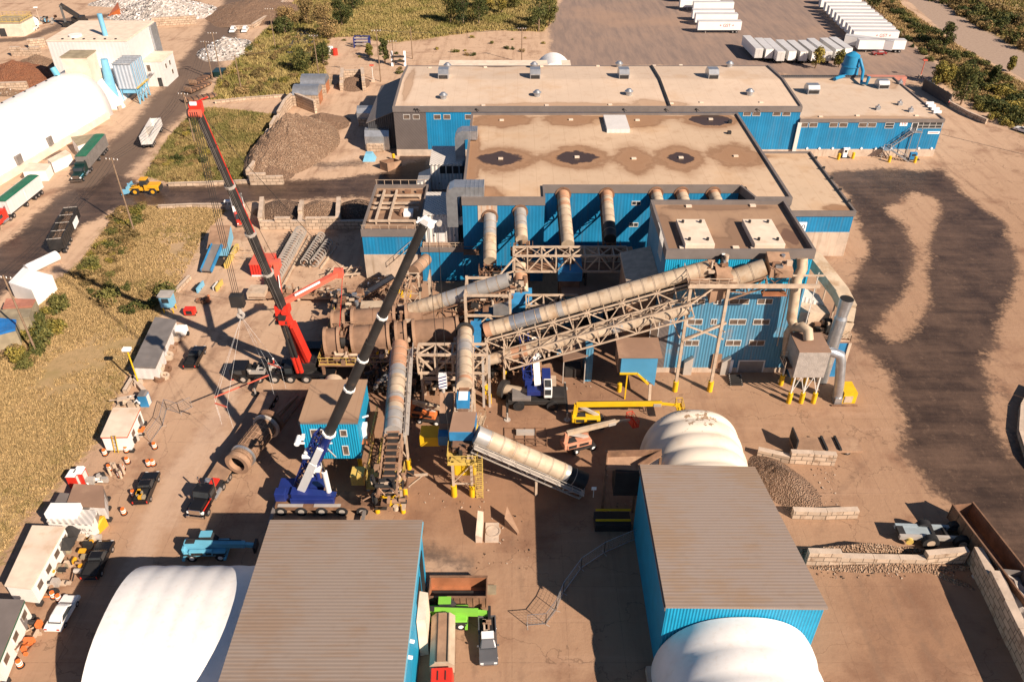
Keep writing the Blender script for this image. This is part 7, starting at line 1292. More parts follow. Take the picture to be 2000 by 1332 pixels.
for k in range(4): h.prism([(hk.x-.43,hk.y-.32),(hk.x+.43,hk.y-.32),(hk.x+.43,hk.y-.305),(hk.x-.43,hk.y-.305)],[hk.z+.05+k*.42,hk.z+.35+k*.42,hk.z+.35+k*.42,hk.z+.05+k*.42],[hk.z+.2+k*.42,hk.z+.5+k*.42,hk.z+.5+k*.42,hk.z+.2+k*.42],M['navy'])
h.tube(hk,hk-UP*.7,.18,M['steel'],n=8); h.build('hook_block',t)
# rough terrain crane in the middle, boom lowered away from the camera
t=thing('rough_terrain_crane','navy and white rough terrain crane with two big wheels showing, boom lowered','crane',(3.8,91.5,0)); x0,x1,yc=-.6,8.0,91.6
MB().box(x0,yc-1.3,.9,x1,yc+1.3,1.7,M['dark']).box(x0+.6,yc-1.4,1.7,x0+3.4,yc+1.3,2.3,M['greytrailer']).box(x1-2.4,yc-1.3,1.7,x1-.2,yc+1.2,2.5,M['dark']).build('carrier_frame',t,.08)
for k in (x0+1.6,x0+6.6):
    for s in (-1,1): w=MB().tube((k,yc+s*1.6,.85),(k,yc+s*.95,.85),.85,M['black'],n=18).build('wheel',t); MB().tube((k,yc+s*1.62,.85),(k,yc+s*1.3,.85),.42,M['dark'],n=12).build('rim',w)
for xx in (x0-.1,x1+.1): 
    for s in (-1,1): MB().bar((xx,yc,1),(xx,yc+s*3.6,1),.35,M['dark']).tube((xx,yc+s*3.6,.05),(xx,yc+s*3.6,1.3),.13,M['steel'],n=8).tube((xx,yc+s*3.6,.02),(xx,yc+s*3.6,.1),.5,M['steel'],n=12).build('outrigger',t)
MB().box(2.2,yc-.9,2.3,5.6,yc+1.6,3.2,M['navy']).box(1.9,yc+.6,2.3,3.0,yc+4.6,3.9,M['navy']).box(4.5,yc+.2,2.3,5.8,yc+4.0,3.8,M['navy']).build('turntable',t,.08); cb=MB().box(4.7,yc-1.4,2.3,5.9,yc+.9,4.2,M['carwhite']).build('operator_cab',t,.12); MB().box(4.85,yc-1.2,4.205,5.75,yc+.5,4.24,M['glass']).box(4.85,yc-1.44,2.9,5.75,yc-1.405,3.9,M['glass']).build('window',cb)
a=Vector((3.8,yc+.3,3.2)); b=Vector((3.4,98.6,7.2)); MB().bar(a,a.lerp(b,.62),.95,M['carwhite'],1.0).bar(a.lerp(b,.6),b,.8,M['carwhite'],.85).build('boom',t); o=clutter(MB(),a.lerp(b,.75)+UP*.4,(1.6,3.4,1.2),26,['carwhite','light','navy','carwhite'],23); o.build('boom_head',t); o=truss(MB(),a+Vector((-1.4,.6,.9)),b+Vector((-1.6,.4,.6)),1.3,.9,M['navy'],bay=1.2,c=.14,d=.1); o.build('folded_jib',t)
# ================================================================== YARD THINGS
def G2(px,py): return at(px,py)
# lettering on boards
txt('19',1.2,M['redtext'],'lettering',[c for c in B2.children if c.name.startswith('sign_board')][0],tuple(Vector((lambda a,b:((a.x+b.x)/2,184.83,(a.z+b.z)/2))(atY(1759,238,184.9),atY(1771,246.5,184.9)))-Vector((86,200,0))),(math.pi/2,0,0))
q=atY(1567,444,117.9); txt('20',1.3,M['text'],'lettering',[c for c in A2.children if c.name.startswith('sign_board')][0],(q.x-.2-45,117.79-131,q.z),(math.pi/2,0,0))
# utility poles and wires
PT_=[]
def upole(label,base,top,arm=True,yaw=0.0):
    b=at(*base); h=max(7,atY(base[0],top[1],b.y).z); t=thing('utility_pole',label,'utility pole',(b.x,b.y,0),'wooden utility poles'); MB().tube((b.x,b.y,0),(b.x,b.y,h),.19,M['wood'],r2=.13,n=9).build('shaft',t); c=Vector((math.cos(yaw),math.sin(yaw),0)); tops=[]
    if arm:
        p=Vector((b.x,b.y,h-.5)); MB().bar(p-c*1.3,p+c*1.3,.14,M['wood']).build('crossarm',t)
        for s in (-1.2,-.45,.45,1.2): MB().tube(p+c*s,p+c*s+UP*.35,.07,M['light'],n=6).build('insulator',t); tops.append(p+c*s+UP*.35)
    PT_.append(tops); return t
for lab,b_,t_ in (('wooden utility pole by the blue tarpaulin shelter at the left edge',(72,690),(8,538)),('wooden utility pole between the wet cross road and the long field',(263,455),(219,308)),('wooden utility pole seen behind the red crane boom head',(381,281),(357,181)),('wooden utility pole standing left of the round grey scrap pile',(416,156),(402,80))):
    upole(lab,b_,t_,True,R(-10))
for lab,b_,t_ in (('wooden utility pole right of the round grey scrap pile',(434,158),(421,63)),('wooden utility pole in the bushes above the concrete barriers',(473,184),(461,108)),('wooden utility pole before the silver shelters',(623,150),(613,68)),('wooden utility pole near the blue frame in the dirt clearing',(744,160),(736,58)),('dark lattice topped pole by the lean-to roof',(770,130),(765,79)),('thin wooden pole left of the low annex',(806,116),(802,54)),('wooden utility pole behind the low annex end wall',(1019,123),(1019,54)),('wooden utility pole among the bushes at the top',(539,100),(526,16))):
    upole(lab,b_,t_,lab[0]!='t')
wl=MB()
for P,Q in zip(PT_[:3],PT_[1:4]):
    for p,q in zip(P,Q): wl.path([p.lerp(q,k/8)-UP*(1.4*4*(k/8)*(1-k/8)) for k in range(9)],.03,M['dark'],n=4,caps=False)
for i,j in ((5,6),(6,7),(7,10)):
    if PT_[i] and PT_[j]:
        for p,q in zip(PT_[i][1:3],PT_[j][1:3]): wl.path([p.lerp(q,k/8)-UP*(1.2*4*(k/8)*(1-k/8)) for k in range(9)],.025,M['dark'],n=4,caps=False)
tag(wl.build('overhead_wires'),'thin dark overhead wires sagging between the wooden utility poles','wires')
def lamp(label,base,top,m,head):
    b=at(*base); h=atY(top[0],top[1],b.y).z; t=thing('lamp_post',label,'lamp post',(b.x,b.y,0)); MB().tube((b.x,b.y,0),(b.x,b.y,h),.12,M[m],n=8).build('pole',t); MB().cbox((b.x,b.y,h),(1.2,.8,.35),M[head]).build('lamp_head',t); MB().box(b.x-.5,b.y-.5,0,b.x+.5,b.y+.5,.8,M['conc']).build('base',t)
lamp('yellow mast with a lamp behind the grey box trailer',(272,752),(240,682),'yellow','light'); lamp('red and white mast at the right of the trailer lot',(1797,152),(1808,118),'redlight','redlight'); lamp('slim pole with a red box by the concrete bay',(729,160),(727,128),'frame','redlight'); lamp('short lamp on a concrete foot by the near barriers of the cross road',(447,408),(441,393),'frame','light')
lamp('tall light pole just outside the right edge',(2065,318),(2120,140),'steel','dark')
# portable toilets, barrels, cones
def toilet(label,px,py,m,rm):
    b=at(px,py); t=thing('portable_toilet',label,'portable toilet',(b.x,b.y,0)); MB().box(b.x-.6,b.y-.6,0,b.x+.6,b.y+.6,2.1,M[m]).build('cabin',t); MB().ext([(b.x-.65,2.1),(b.x+.65,2.1),(b.x+.4,2.35),(b.x-.4,2.35)],'y',b.y-.65,b.y+.65,M[rm]).build('roof',t); MB().box(b.x+.61,b.y-.4,.1,b.x+.66,b.y+.4,1.9,M['frame']).build('door',t)
toilet('blue and grey portable toilet by the white concrete blocks',286,790,'blueflat','greytrailer'); toilet('red portable toilet with a white roof beside the tan sheet roof, left of two',150,947,'red','light'); toilet('red portable toilet with a white roof beside the tan sheet roof, right of two',163,941,'red','light')
pb=thing('traffic_barrel','orange and white traffic barrel','barrel'); MB().tube((0,0,0),(0,0,.12),.42,M['black'],n=12).build('base',pb); MB().tube((0,0,.12),(0,0,1.0),.30,M['orangecone'],r2=.24,n=14).build('drum',pb); MB().ring((0,0,.35),(0,0,.5),.2,.305,M['light'],n=14).build('stripe',pb); MB().ring((0,0,.65),(0,0,.8),.2,.29,M['light'],n=14).build('stripe',pb)
bl=((300,908,'alone right of the white site office'),(291,909,'left companion right of the white site office'),(303,875,'by the fallen mesh fence'),(235,930,'nearest in the cluster left of the loaded pickup'),(240,918,'middle of the cluster left of the loaded pickup'),(250,904,'farthest of the cluster left of the loaded pickup'),(262,968,'beside the loaded pickup bed'),(243,1003,'at the end of the orange hose by the loaded pickup'),(215,918,'beside the pale gas bottles'),(106,1166,'in front of the long white office door'),(117,1172,'right of the orange pile by the long office'),(41,1300,'alone at the bottom left corner'),(248,882,'behind the white site office corner'),(206,888,'by the ladder of the white site office'))
for k,(x,y,l) in enumerate(bl): o=pb if k==0 else copy_tree(pb); b=at(x,y); place(o,(b.x,b.y),rnd.random()*6,'orange traffic barrel '+l,'orange traffic barrels')
o=MB(); b=at(228,925)
for k in range(9): x=b.x+rnd.uniform(-1.4,1.4); y=b.y+rnd.uniform(-1.2,1.2); o.tube((x,y,0),(x,y,1.4),.18,M['truss'],n=8)
tag(o.build('gas_bottles',None),'cluster of pale gas bottles among the traffic barrels','gas bottles')
# temporary mesh fences
def mesh_fence(label,pts,h=2.0):
    t=thing('mesh_fence',label,'fence',tuple(at(*pts[0]))); P=[at(*p) for p in pts]
    for a,b in zip(P[:-1],P[1:]):
        o=MB(); 
        for z in (.15,h): o.bar(a+UP*z,b+UP*z,.06,M['alu'])
        for p in (a,b): o.bar(p,p+UP*h,.06,M['alu'])
        n=int((b-a).length/.35)
        for k in range(1,n): p=a.lerp(b,k/n); o.bar(p+UP*.15,p+UP*h,.012,M['steel'])
        for k in range(1,6): o.bar(a+UP*(h*k/6),b+UP*(h*k/6),.012,M['steel'])
        d=(b-a).normalized(); o.bar(a-Vector((-d.y,d.x,0))*.5,a+Vector((-d.y,d.x,0))*.5,.07,M['steel']); o.build('panel',t)
mesh_fence('bent run of silver mesh fence panels in the middle of the left yard',[(294,865),(318,832),(326,800),(352,808),(376,796)]); mesh_fence('angled silver mesh fence panels at the edge of the dark shade',[(1030,1222),(1066,1219),(1086,1192),(1100,1158),(1135,1110),(1180,1080),(1245,1052)])
# skips and trailers of scrap
sk=thing('roll_off_skip','long rusty roll-off skip above the lime green telehandler','skip'); tub(sk,-3.3,3.3,'rust',1,.25,2.1,1.4,9,None); MB().box(-3.18,-1.29,.4,3.18,1.29,.45,M['rustred']).box(-3.18,1.23,.45,3.18,1.29,2.05,M['rustred']).box(-3.19,-1.2,.45,-3.13,1.2,2.0,M['rustred']).build('sunlit_inner_face',sk); veh(sk,(846,1168),(946,1168)); b=at(961,1152); tag(MB().box(b.x-.6,b.y-.7,.05,b.x+.5,b.y+.5,.3,M['khaki']).build('plywood_sheet'),'small plywood sheet lying right of the rusty skip','board')  # orange inner faces: sunlight inside the skip is painted into their colour
sk=thing('scrap_trailer','empty dark scrap trailer with a rusty end behind the corner block wall','trailer'); tub(sk,-7.2,7.2,'rust',1,.9,3.2,1.35,10,None); axles(sk,(-6,-4.7)); veh(sk,(1962,1148),(1902,1068)); 
pile('scrap heaped in the dark trailer behind the corner block wall',at(1932,1120,1.3).xy,2.0,1.0,1.0,'scrap',R(-60),n=20)
sk=thing('scrap_trailer','scrap filled open trailer at the right edge beside the block wall','trailer'); tub(sk,-7.2,7.2,'greytrailer',1,.9,2.9,1.35,10,'scrap'); axles(sk,(-6,-4.7)); veh(sk,(2040,1330),(1972,1175))
BG=thing('axle_bogie','pale blue steel bogie frame with big tyres beside the corner block wall','bogie',(0,0,0)); MB().box(-4.4,-.9,.9,4.2,-.5,1.5,M['steel']).box(-4.4,.8,.9,4.2,1.2,1.5,M['dustyblue']).box(-4.4,-.5,1.1,-3.6,.8,1.5,M['dark']).box(-.4,-.5,1.1,0,.8,1.5,M['dark']).box(1.2,-.5,1.1,1.6,.8,1.5,M['dark']).box(-3.6,-.5,1.15,-.4,.8,1.35,M['dustyblue']).build('frame',BG)
for x in (-.8,3.0):
    for y in (-1.5,1.5): wheel(BG,x,y,1.0,.7,'truss')
MB().tube((-3.2,-1.2,.8),(-3.2,-.9,.8),.45,M['yellowrail'],n=14).build('hub',BG); veh(BG,(1760,1052),(1876,1056))
for k,(lab,a_,b_) in enumerate((('rusty flatbed body with black fittings by the road, nearest of three',(372,200),(414,192)),('rusty flatbed body by the road, middle of three',(365,186),(412,165)),('rusty flatbed body by the road, farthest of three',(378,170),(408,152)))):
    t=thing('rusty_flatbed',lab,'flatbed'); MB().box(-4.5,-1.2,.5,4.5,1.2,1.1,M['rust']).box(-4.5,-1.25,1.1,-4.2,1.25,2.0,M['rustlight']).build('deck',t); o=MB()
    for i in range(6): o.box(-4+i*1.5,-1.28,.45,-3.7+i*1.5,1.28,1.16,M['dark'])
    o.build('cross_member',t); veh(t,a_,b_)
b=at(428,148); tag(MB().box(b.x-1.6,b.y-1.6,0,b.x+1.6,b.y+3,1.5,M['darkgreen']).prism([(b.x-3.8,b.y-3),(b.x-1.8,b.y-3),(b.x-1.8,b.y-1),(b.x-3.8,b.y-1)],0,1.2,M['dark']).build('green_skip'),'dark green skip by the bushes above the rusty flatbeds','skip')
# rotor shafts with rings, lowbed, red box, mobile conveyor
def rotor(label,a_,b_,r,n):
    A=at(*a_); B=at(*b_); A.z=B.z=r+.1; t=thing('rotor_shaft',label,'rotor',((A.x+B.x)/2,(A.y+B.y)/2,0)); D=(B-A).normalized(); MB().tube(A,B,.18,M['rust'],n=10).build('shaft',t); o=MB(); sd=D.cross(UP).normalized()
    for k in range(n): c=A.lerp(B,(k+.5)/n); o.ring(c-D*.07,c+D*.07,r*.78,r,M['steel'],n=18)
    o.build('ring_set',t); o=MB(); o.bar(A-sd*(r+.25)-UP*(r*.4),B-sd*(r+.25)-UP*(r*.4),.3,M['dark'],.5).bar(A+sd*(r+.3)-UP*r,B+sd*(r+.3)-UP*r,.3,M['truss'],.4)
    for k in range(n*2): c=A.lerp(B,k/(n*2))-sd*(r+.3); o.bar(c-UP*.2,c-sd*rnd.uniform(.1,.6)+UP*rnd.uniform(-.1,.7),.1,M['dark'])
    o.build('cradle',t); return t
rotor('longest row of steel rings on a shaft in front of the block bunker',(535,562),(590,462),1.25,22); rotor('shorter row of steel rings right of the longest ring shaft',(594,523),(630,466),.8,14); rotor('short shaded row of rings at the edge of the building shadow',(614,525),(645,482),.95,9)
t=thing('lowbed_trailer','long brown lowbed trailer with machine parts under the red crane spread arm','trailer'); MB().box(-9.5,-1.4,.9,9.5,1.4,1.2,M['rustlight']).box(-9.7,-1.4,.7,-6.5,1.4,2.0,M['truss']).build('deck',t); axles(t,(5.4,6.9,8.4),1.35,.55); o=clutter(MB(),(0,0,1.7),(11,2.2,1.0),60,['rust','dark','rustlight','truss'],33); o.build('load',t); veh(t,(520,583),(668,585))
t=thing('red_box','red corrugated steel box with pale red lid behind the red crane boom','container'); b=at(512,540); MB().box(b.x-2.0,b.y,0,b.x+2.0,b.y+4.2,2.5,mat('red corrugated steel',(.62,.03,.02),.5,corr=(XY,.5,.8),var=.05)).build('body',t); MB().box(b.x-2.05,b.y-.05,2.5,b.x+2.05,b.y+4.25,2.62,M['redlight']).build('lid',t); MB().box(b.x-1.9,b.y-.06,0.02,b.x+1.9,b.y-.01,.3,M['light']).build('sill',t)
t=thing('mobile_conveyor','blue mobile screening conveyor on the dirt near the field edge','conveyor',tuple(at(418,500))); A=at(404,536); A.z=.7; B=at(424,478,3.0); C=at(428,445,3.6); o=MB(); o.bar(A,B,1.7,M['greytrailer'],.25); o.build('belt',t); o=MB(); sd=(B-A).cross(UP).normalized()
for s in (-1,1): o.bar(A+sd*s,B+sd*s,.2,M['blueflat'],.7)
o.build('side_frame',t); MB().prism([(B.x-2.0,B.y-.5),(B.x+1.8,B.y-.5),(C.x+2,C.y+1),(C.x-2.0,C.y+1)],.8,[2.4,2.4,3.6,3.6],M['skyblue'],M['rustlight']).build('hopper',t); MB().box(B.x-2.6,B.y,.0,B.x-2.2,B.y+5,1.2,M['yellow']).box(B.x+2.0,B.y-4,.0,B.x+2.6,B.y+4,1.0,M['yellowrail']).box(B.x-1.8,B.y-3,0,B.x+1.6,B.y-2.4,1.6,M['dark']).build('undercarriage',t)
for lab,px,py,m1,m2 in (('long yellow edged barrier standing upright in the left yard',433,562,'yellowrail','palegrey'),('small blue trestle on the yard near the yellow edged barrier',396,565,'skyblue','dark')):
    b=at(px,py); tag(MB().bar((b.x-.5,b.y-1.4,.5),(b.x-.2,b.y+1.4,.5),.25,M[m1],1.0).bar((b.x-1.2,b.y-1,.4),(b.x-.9,b.y+1,.4),.2,M[m2],.8).bar((b.x-1.2,b.y,.1),(b.x-.2,b.y,.1),.2,M['dark']).build('barrier'),lab,'barrier')
t=thing('red_generator','small red generator on skids crossed by the crane boom shadow','generator'); b=at(373,614); MB().box(b.x-.9,b.y-.6,.25,b.x+.9,b.y+.6,1.3,M['red']).build('housing',t); MB().box(b.x-.5,b.y-.65,.4,b.x+.5,b.y-.605,1.1,M['dark']).box(b.x-1,b.y-.5,0,b.x+1,b.y-.3,.22,M['dark']).box(b.x-1,b.y+.3,0,b.x+1,b.y+.5,.22,M['dark']).build('grille',t)
o=clutter(MB(),at(395,590)+UP*.3,(2,1.4,.5),10,['rustred','rust'],3); tag(o.build('rusty_bracket'),'small rusty bracket lying on the yard by the red generator','bracket')
o=MB(); b=at(500,500); rails(o,[(b.x-4.4,b.y-1.6),(b.x+1.4,b.y-2.2),(b.x+1.6,b.y+1.2),(b.x-3.8,b.y+1.2)],.1,M['truss'],1.3); tag(o.build('railing_frame'),'dusty yellow railing frame on the yard left of the red box','frame')
o=MB(); a=at(636,545); 
for k in range(4): o.bar(a+Vector((k*1.6,0,.3)),a+Vector((k*1.6+1.4,2.6,1.4)),.16,M['truss']).bar(a+Vector((k*1.6+1.4,2.6,.3)),a+Vector((k*1.6,0,1.4)),.14,M['dark'])
o.bar(a+UP*.5,a+Vector((6.5,.5,.9)),.3,M['truss']).bar(a+Vector((0,2.5,.5)),a+Vector((6.5,3,.9)),.3,M['truss']); tag(o.build('steel_trestle'),'dusty steel trestle lying behind the red crane spread arm','frame')
o=MB(); a=at(985,872); 
for k in range(5): o.bar(a+Vector((k*1.5,0,0)),a+Vector((k*1.5,0,1.5)),.09,M['rust']).bar(a+Vector((k*1.5,0,.1)),a+Vector((k*1.5,3.8,.1)),.1,M['rust'])
for z in (.1,.8,1.5): o.bar(a+UP*z,a+Vector((6,0,z)),.09,M['rust'])
o.bar(a+Vector((0,3.8,.1)),a+Vector((6,3.8,.1)),.1,M['rust']).cbox(a+Vector((3,2.6,.35)),(2.6,.8,.5),M['steel']); tag(o.build('scaffold_rack'),'rusty pipe frame with a pale plate lying above the white tube conveyor','frame')
for lab,px,py,kind in (('pale blade shaped concrete barrier standing left of the round slab',938,1040,0),('flat concrete slab with a round ring beside two barriers',962,1040,1),('rusty steel plate leaning on the yard near the shade edge',998,1026,2)):
    b=at(px,py); o=MB()
    if kind==0: o.prism([(b.x-.5,b.y-1.6),(b.x+.3,b.y-1.6),(b.x+.4,b.y+1.5),(b.x-.3,b.y+1.5)],0,[1.4,1.0,2.2,2.4],M['conc'])
    elif kind==1: o.box(b.x-.9,b.y-1.6,.02,b.x+.8,b.y+1.4,.28,M['conc']).ring((b.x+.1,b.y,.28),(b.x+.1,b.y,.36),.75,.95,M['concwall'])
    else: o.prism([(b.x-.8,b.y-.2),(b.x+.8,b.y-1.6),(b.x+1.0,b.y-1.2),(b.x-.5,b.y+1.4)],0,[1.6,.4,.3,2.0],M['rustlight'])
    tag(o.build('concrete_block' if kind<2 else 'steel_plate'),lab,'concrete block' if kind<2 else 'steel plate')
t=thing('blue_hopper','small blue funnel hopper on the yard before the grey end wall','hopper'); b=at(722,312); o=MB(); frus(o,-1.5,1.5,1.4,0,-.8,.8,.7,1.8,M['skyblue']); o.X=None; h=o.build('funnel',t); t.location=(b.x,b.y,0); o=MB(); frus(o,-1.0,-.78,1.0,.1,-.8,-.6,.6,1.75,M['dark']); o.build('side_plate',t)
t=thing('rusty_skip','rusty brown open skip at the mouth of the shaded lane','skip'); MB().prism([(-2.2,-1.2),(2.2,-1.2),(2.2,1.2),(-2.2,1.2)],0,.2,M['rust']).prism([(-2.3,-1.3),(-2.1,-1.3),(-2.1,1.3),(-2.3,1.3)],0,2.1,M['rustlight']).prism([(2.1,-1.3),(2.3,-1.3),(2.3,1.3),(2.1,1.3)],0,1.3,M['rust']).prism([(-2.1,-1.3),(2.1,-1.3),(2.1,-1.1),(-2.1,-1.1)],0,[2.1,1.3,1.3,2.1],M['rustlight']).prism([(-2.1,1.1),(2.1,1.1),(2.1,1.3),(-2.1,1.3)],0,[2.1,1.3,1.3,2.1],M['rust']).build('tub',t); veh(t,(747,335),(780,320))
t=thing('coil_stack','rolled rusty coils stacked along the grey box trailer','coils'); r=random.Random(9)
for px,py in ((312,742),(322,738),(326,724),(316,728),(330,705),(322,708),(338,692),(330,690),(345,668),(338,672),(328,676),(350,660)): b=at(px,py); z=r.choice((0,0,.7)); MB().ring((b.x,b.y,z),(b.x+.2,b.y,z+.7),.35,r.uniform(.6,.95),M[r.choice(('rustlight','rust','truss'))],n=16).build('coil',t)
t=thing('white_compressor','white towable compressor at the tail of the boom shadow','compressor'); b=at(357,655); MB().box(b.x-.9,b.y-.9,.4,b.x+.9,b.y+.9,1.7,M['light']).build('housing',t,.25); MB().box(b.x-.3,b.y-2.4,.4,b.x+.1,b.y-.9,.55,M['yellow']).build('drawbar',t)
for s in (-1,1): MB().tube((b.x+s*.9,b.y,.4),(b.x+s*1.1,b.y,.4),.4,M['black'],n=12).build('wheel',t)
t=thing('step_ladder','yellow ladder leaning on the end of the white site office','ladder'); a=at(228,884); c=Vector((-55.0,82.6,3.4)); b=at(222,850,3.3); o=MB()
for s in (-.25,.25): o.bar(a+Vector((s,0,0)),b+Vector((s,-.15,0)),.08,M['yellow'])
for k in range(12): p=a.lerp(b,(k+.5)/12); o.bar(p-Vector((.25,0,0)),p+Vector((.25,0,0)),.06,M['dark'])
o.build('rails',t)
def junk(name,label,px,py,d,n,mats,seed,cat): tag(clutter(MB(),at(px,py)+UP*(d[2]/2),d,n,mats,seed).build(name),label,cat)
junk('site_clutter','tools and orange gear piled beside the white site office',268,858,(1.6,4,1.0),14,['orangecone','dark','steel'],1,'gear'); junk('site_clutter','benches, bins and gear beside the long white site office',132,1100,(4.5,8,1.0),44,['truss','rustlight','dark','steel','khaki','loader'],2,'gear'); junk('site_clutter','orange and dark gear by the steps of the long office',92,1160,(2.2,2.2,.9),12,['orange','dark','steel'],3,'gear'); junk('site_clutter','reels and grates in front of the corner office',50,1250,(2.4,4.5,1.0),26,['dark','truss','orange','rust'],4,'gear'); junk('site_clutter','white barrel lids and hoses by the portable toilets',190,940,(3,1.2,.6),12,['light','dark','steel'],5,'gear'); junk('site_clutter','bags and hoses behind the white site office',252,790,(4,1.6,.9),24,['light','dark','truss'],6,'gear')
t=thing('dark_tent_canopy','pair of dark grey folded canopies beside the lettered container','canopy')
for px,py in ((148,1054),(136,1078)): b=at(px,py,0); o=MB(); frus(o,b.x-1.1,b.x+1.1,1.1,1.6,b.x-.1,b.x+.1,.1,2.5,M['dark']); o.v=[(v[0],v[1]+b.y,v[2]) for v in o.v]; o.build('canopy_top',t); MB().bar((b.x,b.y,0),(b.x,b.y,1.7),.1,M['steel']).build('pole',t)
pc=[at(92,1018,2.8),at(178,1024,2.8)]; d=(pc[1]-pc[0]).normalized(); mm=pc[0].lerp(pc[1],.62); ang=math.atan2(d.y,d.x); nr=Vector((d.y,-d.x,0)); o3=ORG[O3.name]
for k,(s_,z_) in enumerate((('A.C. XIBREL A',1.75),('TK  B   L I C',1.1))): p=mm+nr*.09; txt(s_,.62,M['fascia'],'lettering',O3,(p.x-o3[0],p.y-o3[1],z_),(math.pi/2,0,ang))
b=at(186,1040); t=thing('folded_awning','bright orange tarpaulin folded against the lettered container','tarpaulin',(b.x,b.y,0)); o=MB(); o.prism([(b.x-.6,b.y-1),(b.x+.5,b.y-.6),(b.x+1.2,b.y+1.2),(b.x+.2,b.y+1.3)],0,[.9,.7,1.8,1.6],M['loader']); o.build('cover',t)
# far upper left
t=thing('excavator','dark long reach excavator arm rising behind the white warehouse','excavator',tuple(at(150,45))); a=at(150,48); MB().box(a.x-1,a.y-1,.8,a.x+2.5,a.y+3,2.6,M['dark']).build('body',t); p0=Vector((a.x+2,a.y-1,3)); p1=atY(117,10,a.y-2); p2=atY(128,45,a.y-4); MB().bar(p0,p1,1.1,M['dark'],1.5).build('boom',t); MB().bar(p1,p2,.8,M['dark'],1.0).build('stick',t); MB().box(p2.x-.9,p2.y-.9,p2.z-1.2,p2.x+.9,p2.y+.9,p2.z,M['dark']).build('grab',t)
for s in (-1.6,2.0): MB().box(a.x+s-.4,a.y-1.5,0,a.x+s+.4,a.y+4.5,.9,M['black']).build('track',t)
b=at(18,72); t=thing('stone_hut','small beige flat roofed hut with a yellow rail at the top left','hut',(b.x,b.y,0)); MB().box(b.x-5,b.y,0,b.x+5.5,b.y+9,4.5,M['whiteroof']).build('wall',t); MB().box(b.x-5.2,b.y-.2,4.5,b.x+5.7,b.y+9.2,4.9,M['khaki']).build('roof',t); rails(MB(),[(b.x-5,b.y),(b.x+5.4,b.y),(b.x+5.4,b.y+9),(b.x-5,b.y+9)],4.9,M['yellowrail'],1.3).build('guard_rail',t); MB().box(b.x-3,b.y-.1,0.02,b.x-.6,b.y-.01,2.8,M['glass']).build('door',t)
tag(MB().arch('y',at(52,56).y,at(52,56).y+6,at(52,56).x,2.2,0,2.6,M['light'],n=12).build('white_dome'),'small white ribbed shelter right of the beige hut','shelter')
b=at(88,44); junk('scrap_stack','blue grey scrap stack under a dark beam at upper left',88,46,(9,4,2.2),60,['skyblue','dark','steel','rust'],12,'scrap'); lamp('white lamp on a pole in the upper left scrap yard',(80,48),(74,15),'truss','light')
b=at(708,92); t=thing('blue_steel_frame','purple blue steel frame standing in the dirt clearing','frame',(b.x,b.y,0)); o=MB()
for x in (-2.5,2.5):
    for y in (-1.2,1.2): o.bar((b.x+x,b.y+y,0),(b.x+x,b.y+y,3.4),.4,M['navy'])
for z in (1.2,2.2,3.2): o.bar((b.x-2.5,b.y-1.2,z),(b.x+2.5,b.y-1.2,z),.3,M['steel']).bar((b.x-2.5,b.y+1.2,z),(b.x+2.5,b.y+1.2,z),.3,M['navy'])
o.build('frame',t); b=at(779,130); o=MB(); 
for s in (-2,2): o.bar((b.x+s,b.y,0),(b.x+s,b.y+1,4.5),.7,M['light'],.5)
o.bar((b.x-2,b.y,3),(b.x+2,b.y,3),.5,M['dark']).bar((b.x-2,b.y,1.6),(b.x+2,b.y,1.6),.5,M['dark']); tag(o.build('white_steel_frame'),'white and dark steel frame behind the lean-to roof','frame')
b=at(655,108); tag(MB().tube((b.x,b.y,0),(b.x,b.y,2),.9,M['red'],n=12).tube((b.x-1.6,b.y+1,0),(b.x-1.6,b.y+1,2.4),.9,M['light'],n=12).build('drum_pair'),'red and white drums in the dirt clearing by the bushes','drums')
pp=[at(*p).xy for p in ((562,106),(606,108),(612,78),(585,62))]; t=thing('log_pit','low walled pit holding dark logs among the bushes','pit',(pp[0][0],pp[0][1],0)); o=MB()
for p,q in zip(pp,pp[1:]+pp[:1]): o.bar((*p,.4),(*q,.4),.4,M['darkgrey'],.9)
o.build('rim_wall',t); MB().prism([tuple(p) for p in pp],.01,.06,M['ground']).build('floor',t); o=MB()
for _ in range(40): c=at(rnd.uniform(580,612),rnd.uniform(68,88)); o.bar(c+UP*.4,c+Vector((rnd.uniform(-3,3),rnd.uniform(-3,3),rnd.uniform(0,1))),.35,M['dark'])
o.build('log_heap',t)
for lab,px,py,w,h in (('white control box between yellow bollards at the low wing wall',1648,308,1.0,2.4),('dark blue machine under the outside steel staircase',1781,312,1.6,1.8)): b=at(px,py); t=thing('wall_box',lab,'cabinet',(b.x,b.y,0)); MB().box(b.x-w/2,b.y-.4,.2,b.x+w/2,b.y+.4,h,M['light' if h>2 else 'blueflat']).build('cabinet',t); MB().box(b.x-w/2-.8,b.y-.6,0,b.x+w/2+.8,b.y+.6,.2,M['dark']).build('base',t); MB().box(b.x-w*.3,b.y-.45,h*.6,b.x+w*.3,b.y-.401,h*.85,M['dark']).build('panel',t)
b=at(1436,747); o=MB()
for k in range(6): o.bar((b.x-1,b.y-.8+k*.3,.2+k*.12),(b.x+1,b.y-.8+k*.3,.2+k*.12),.12,M['dark'],.3)
for x in (-.9,.9): o.bar((b.x+x,b.y-.9,0),(b.x+x,b.y+.9,.9),.12,M['steel'])
tag(o.build('steel_grate_stack'),'stack of dark steel grates on the yard before the tower door','grates')
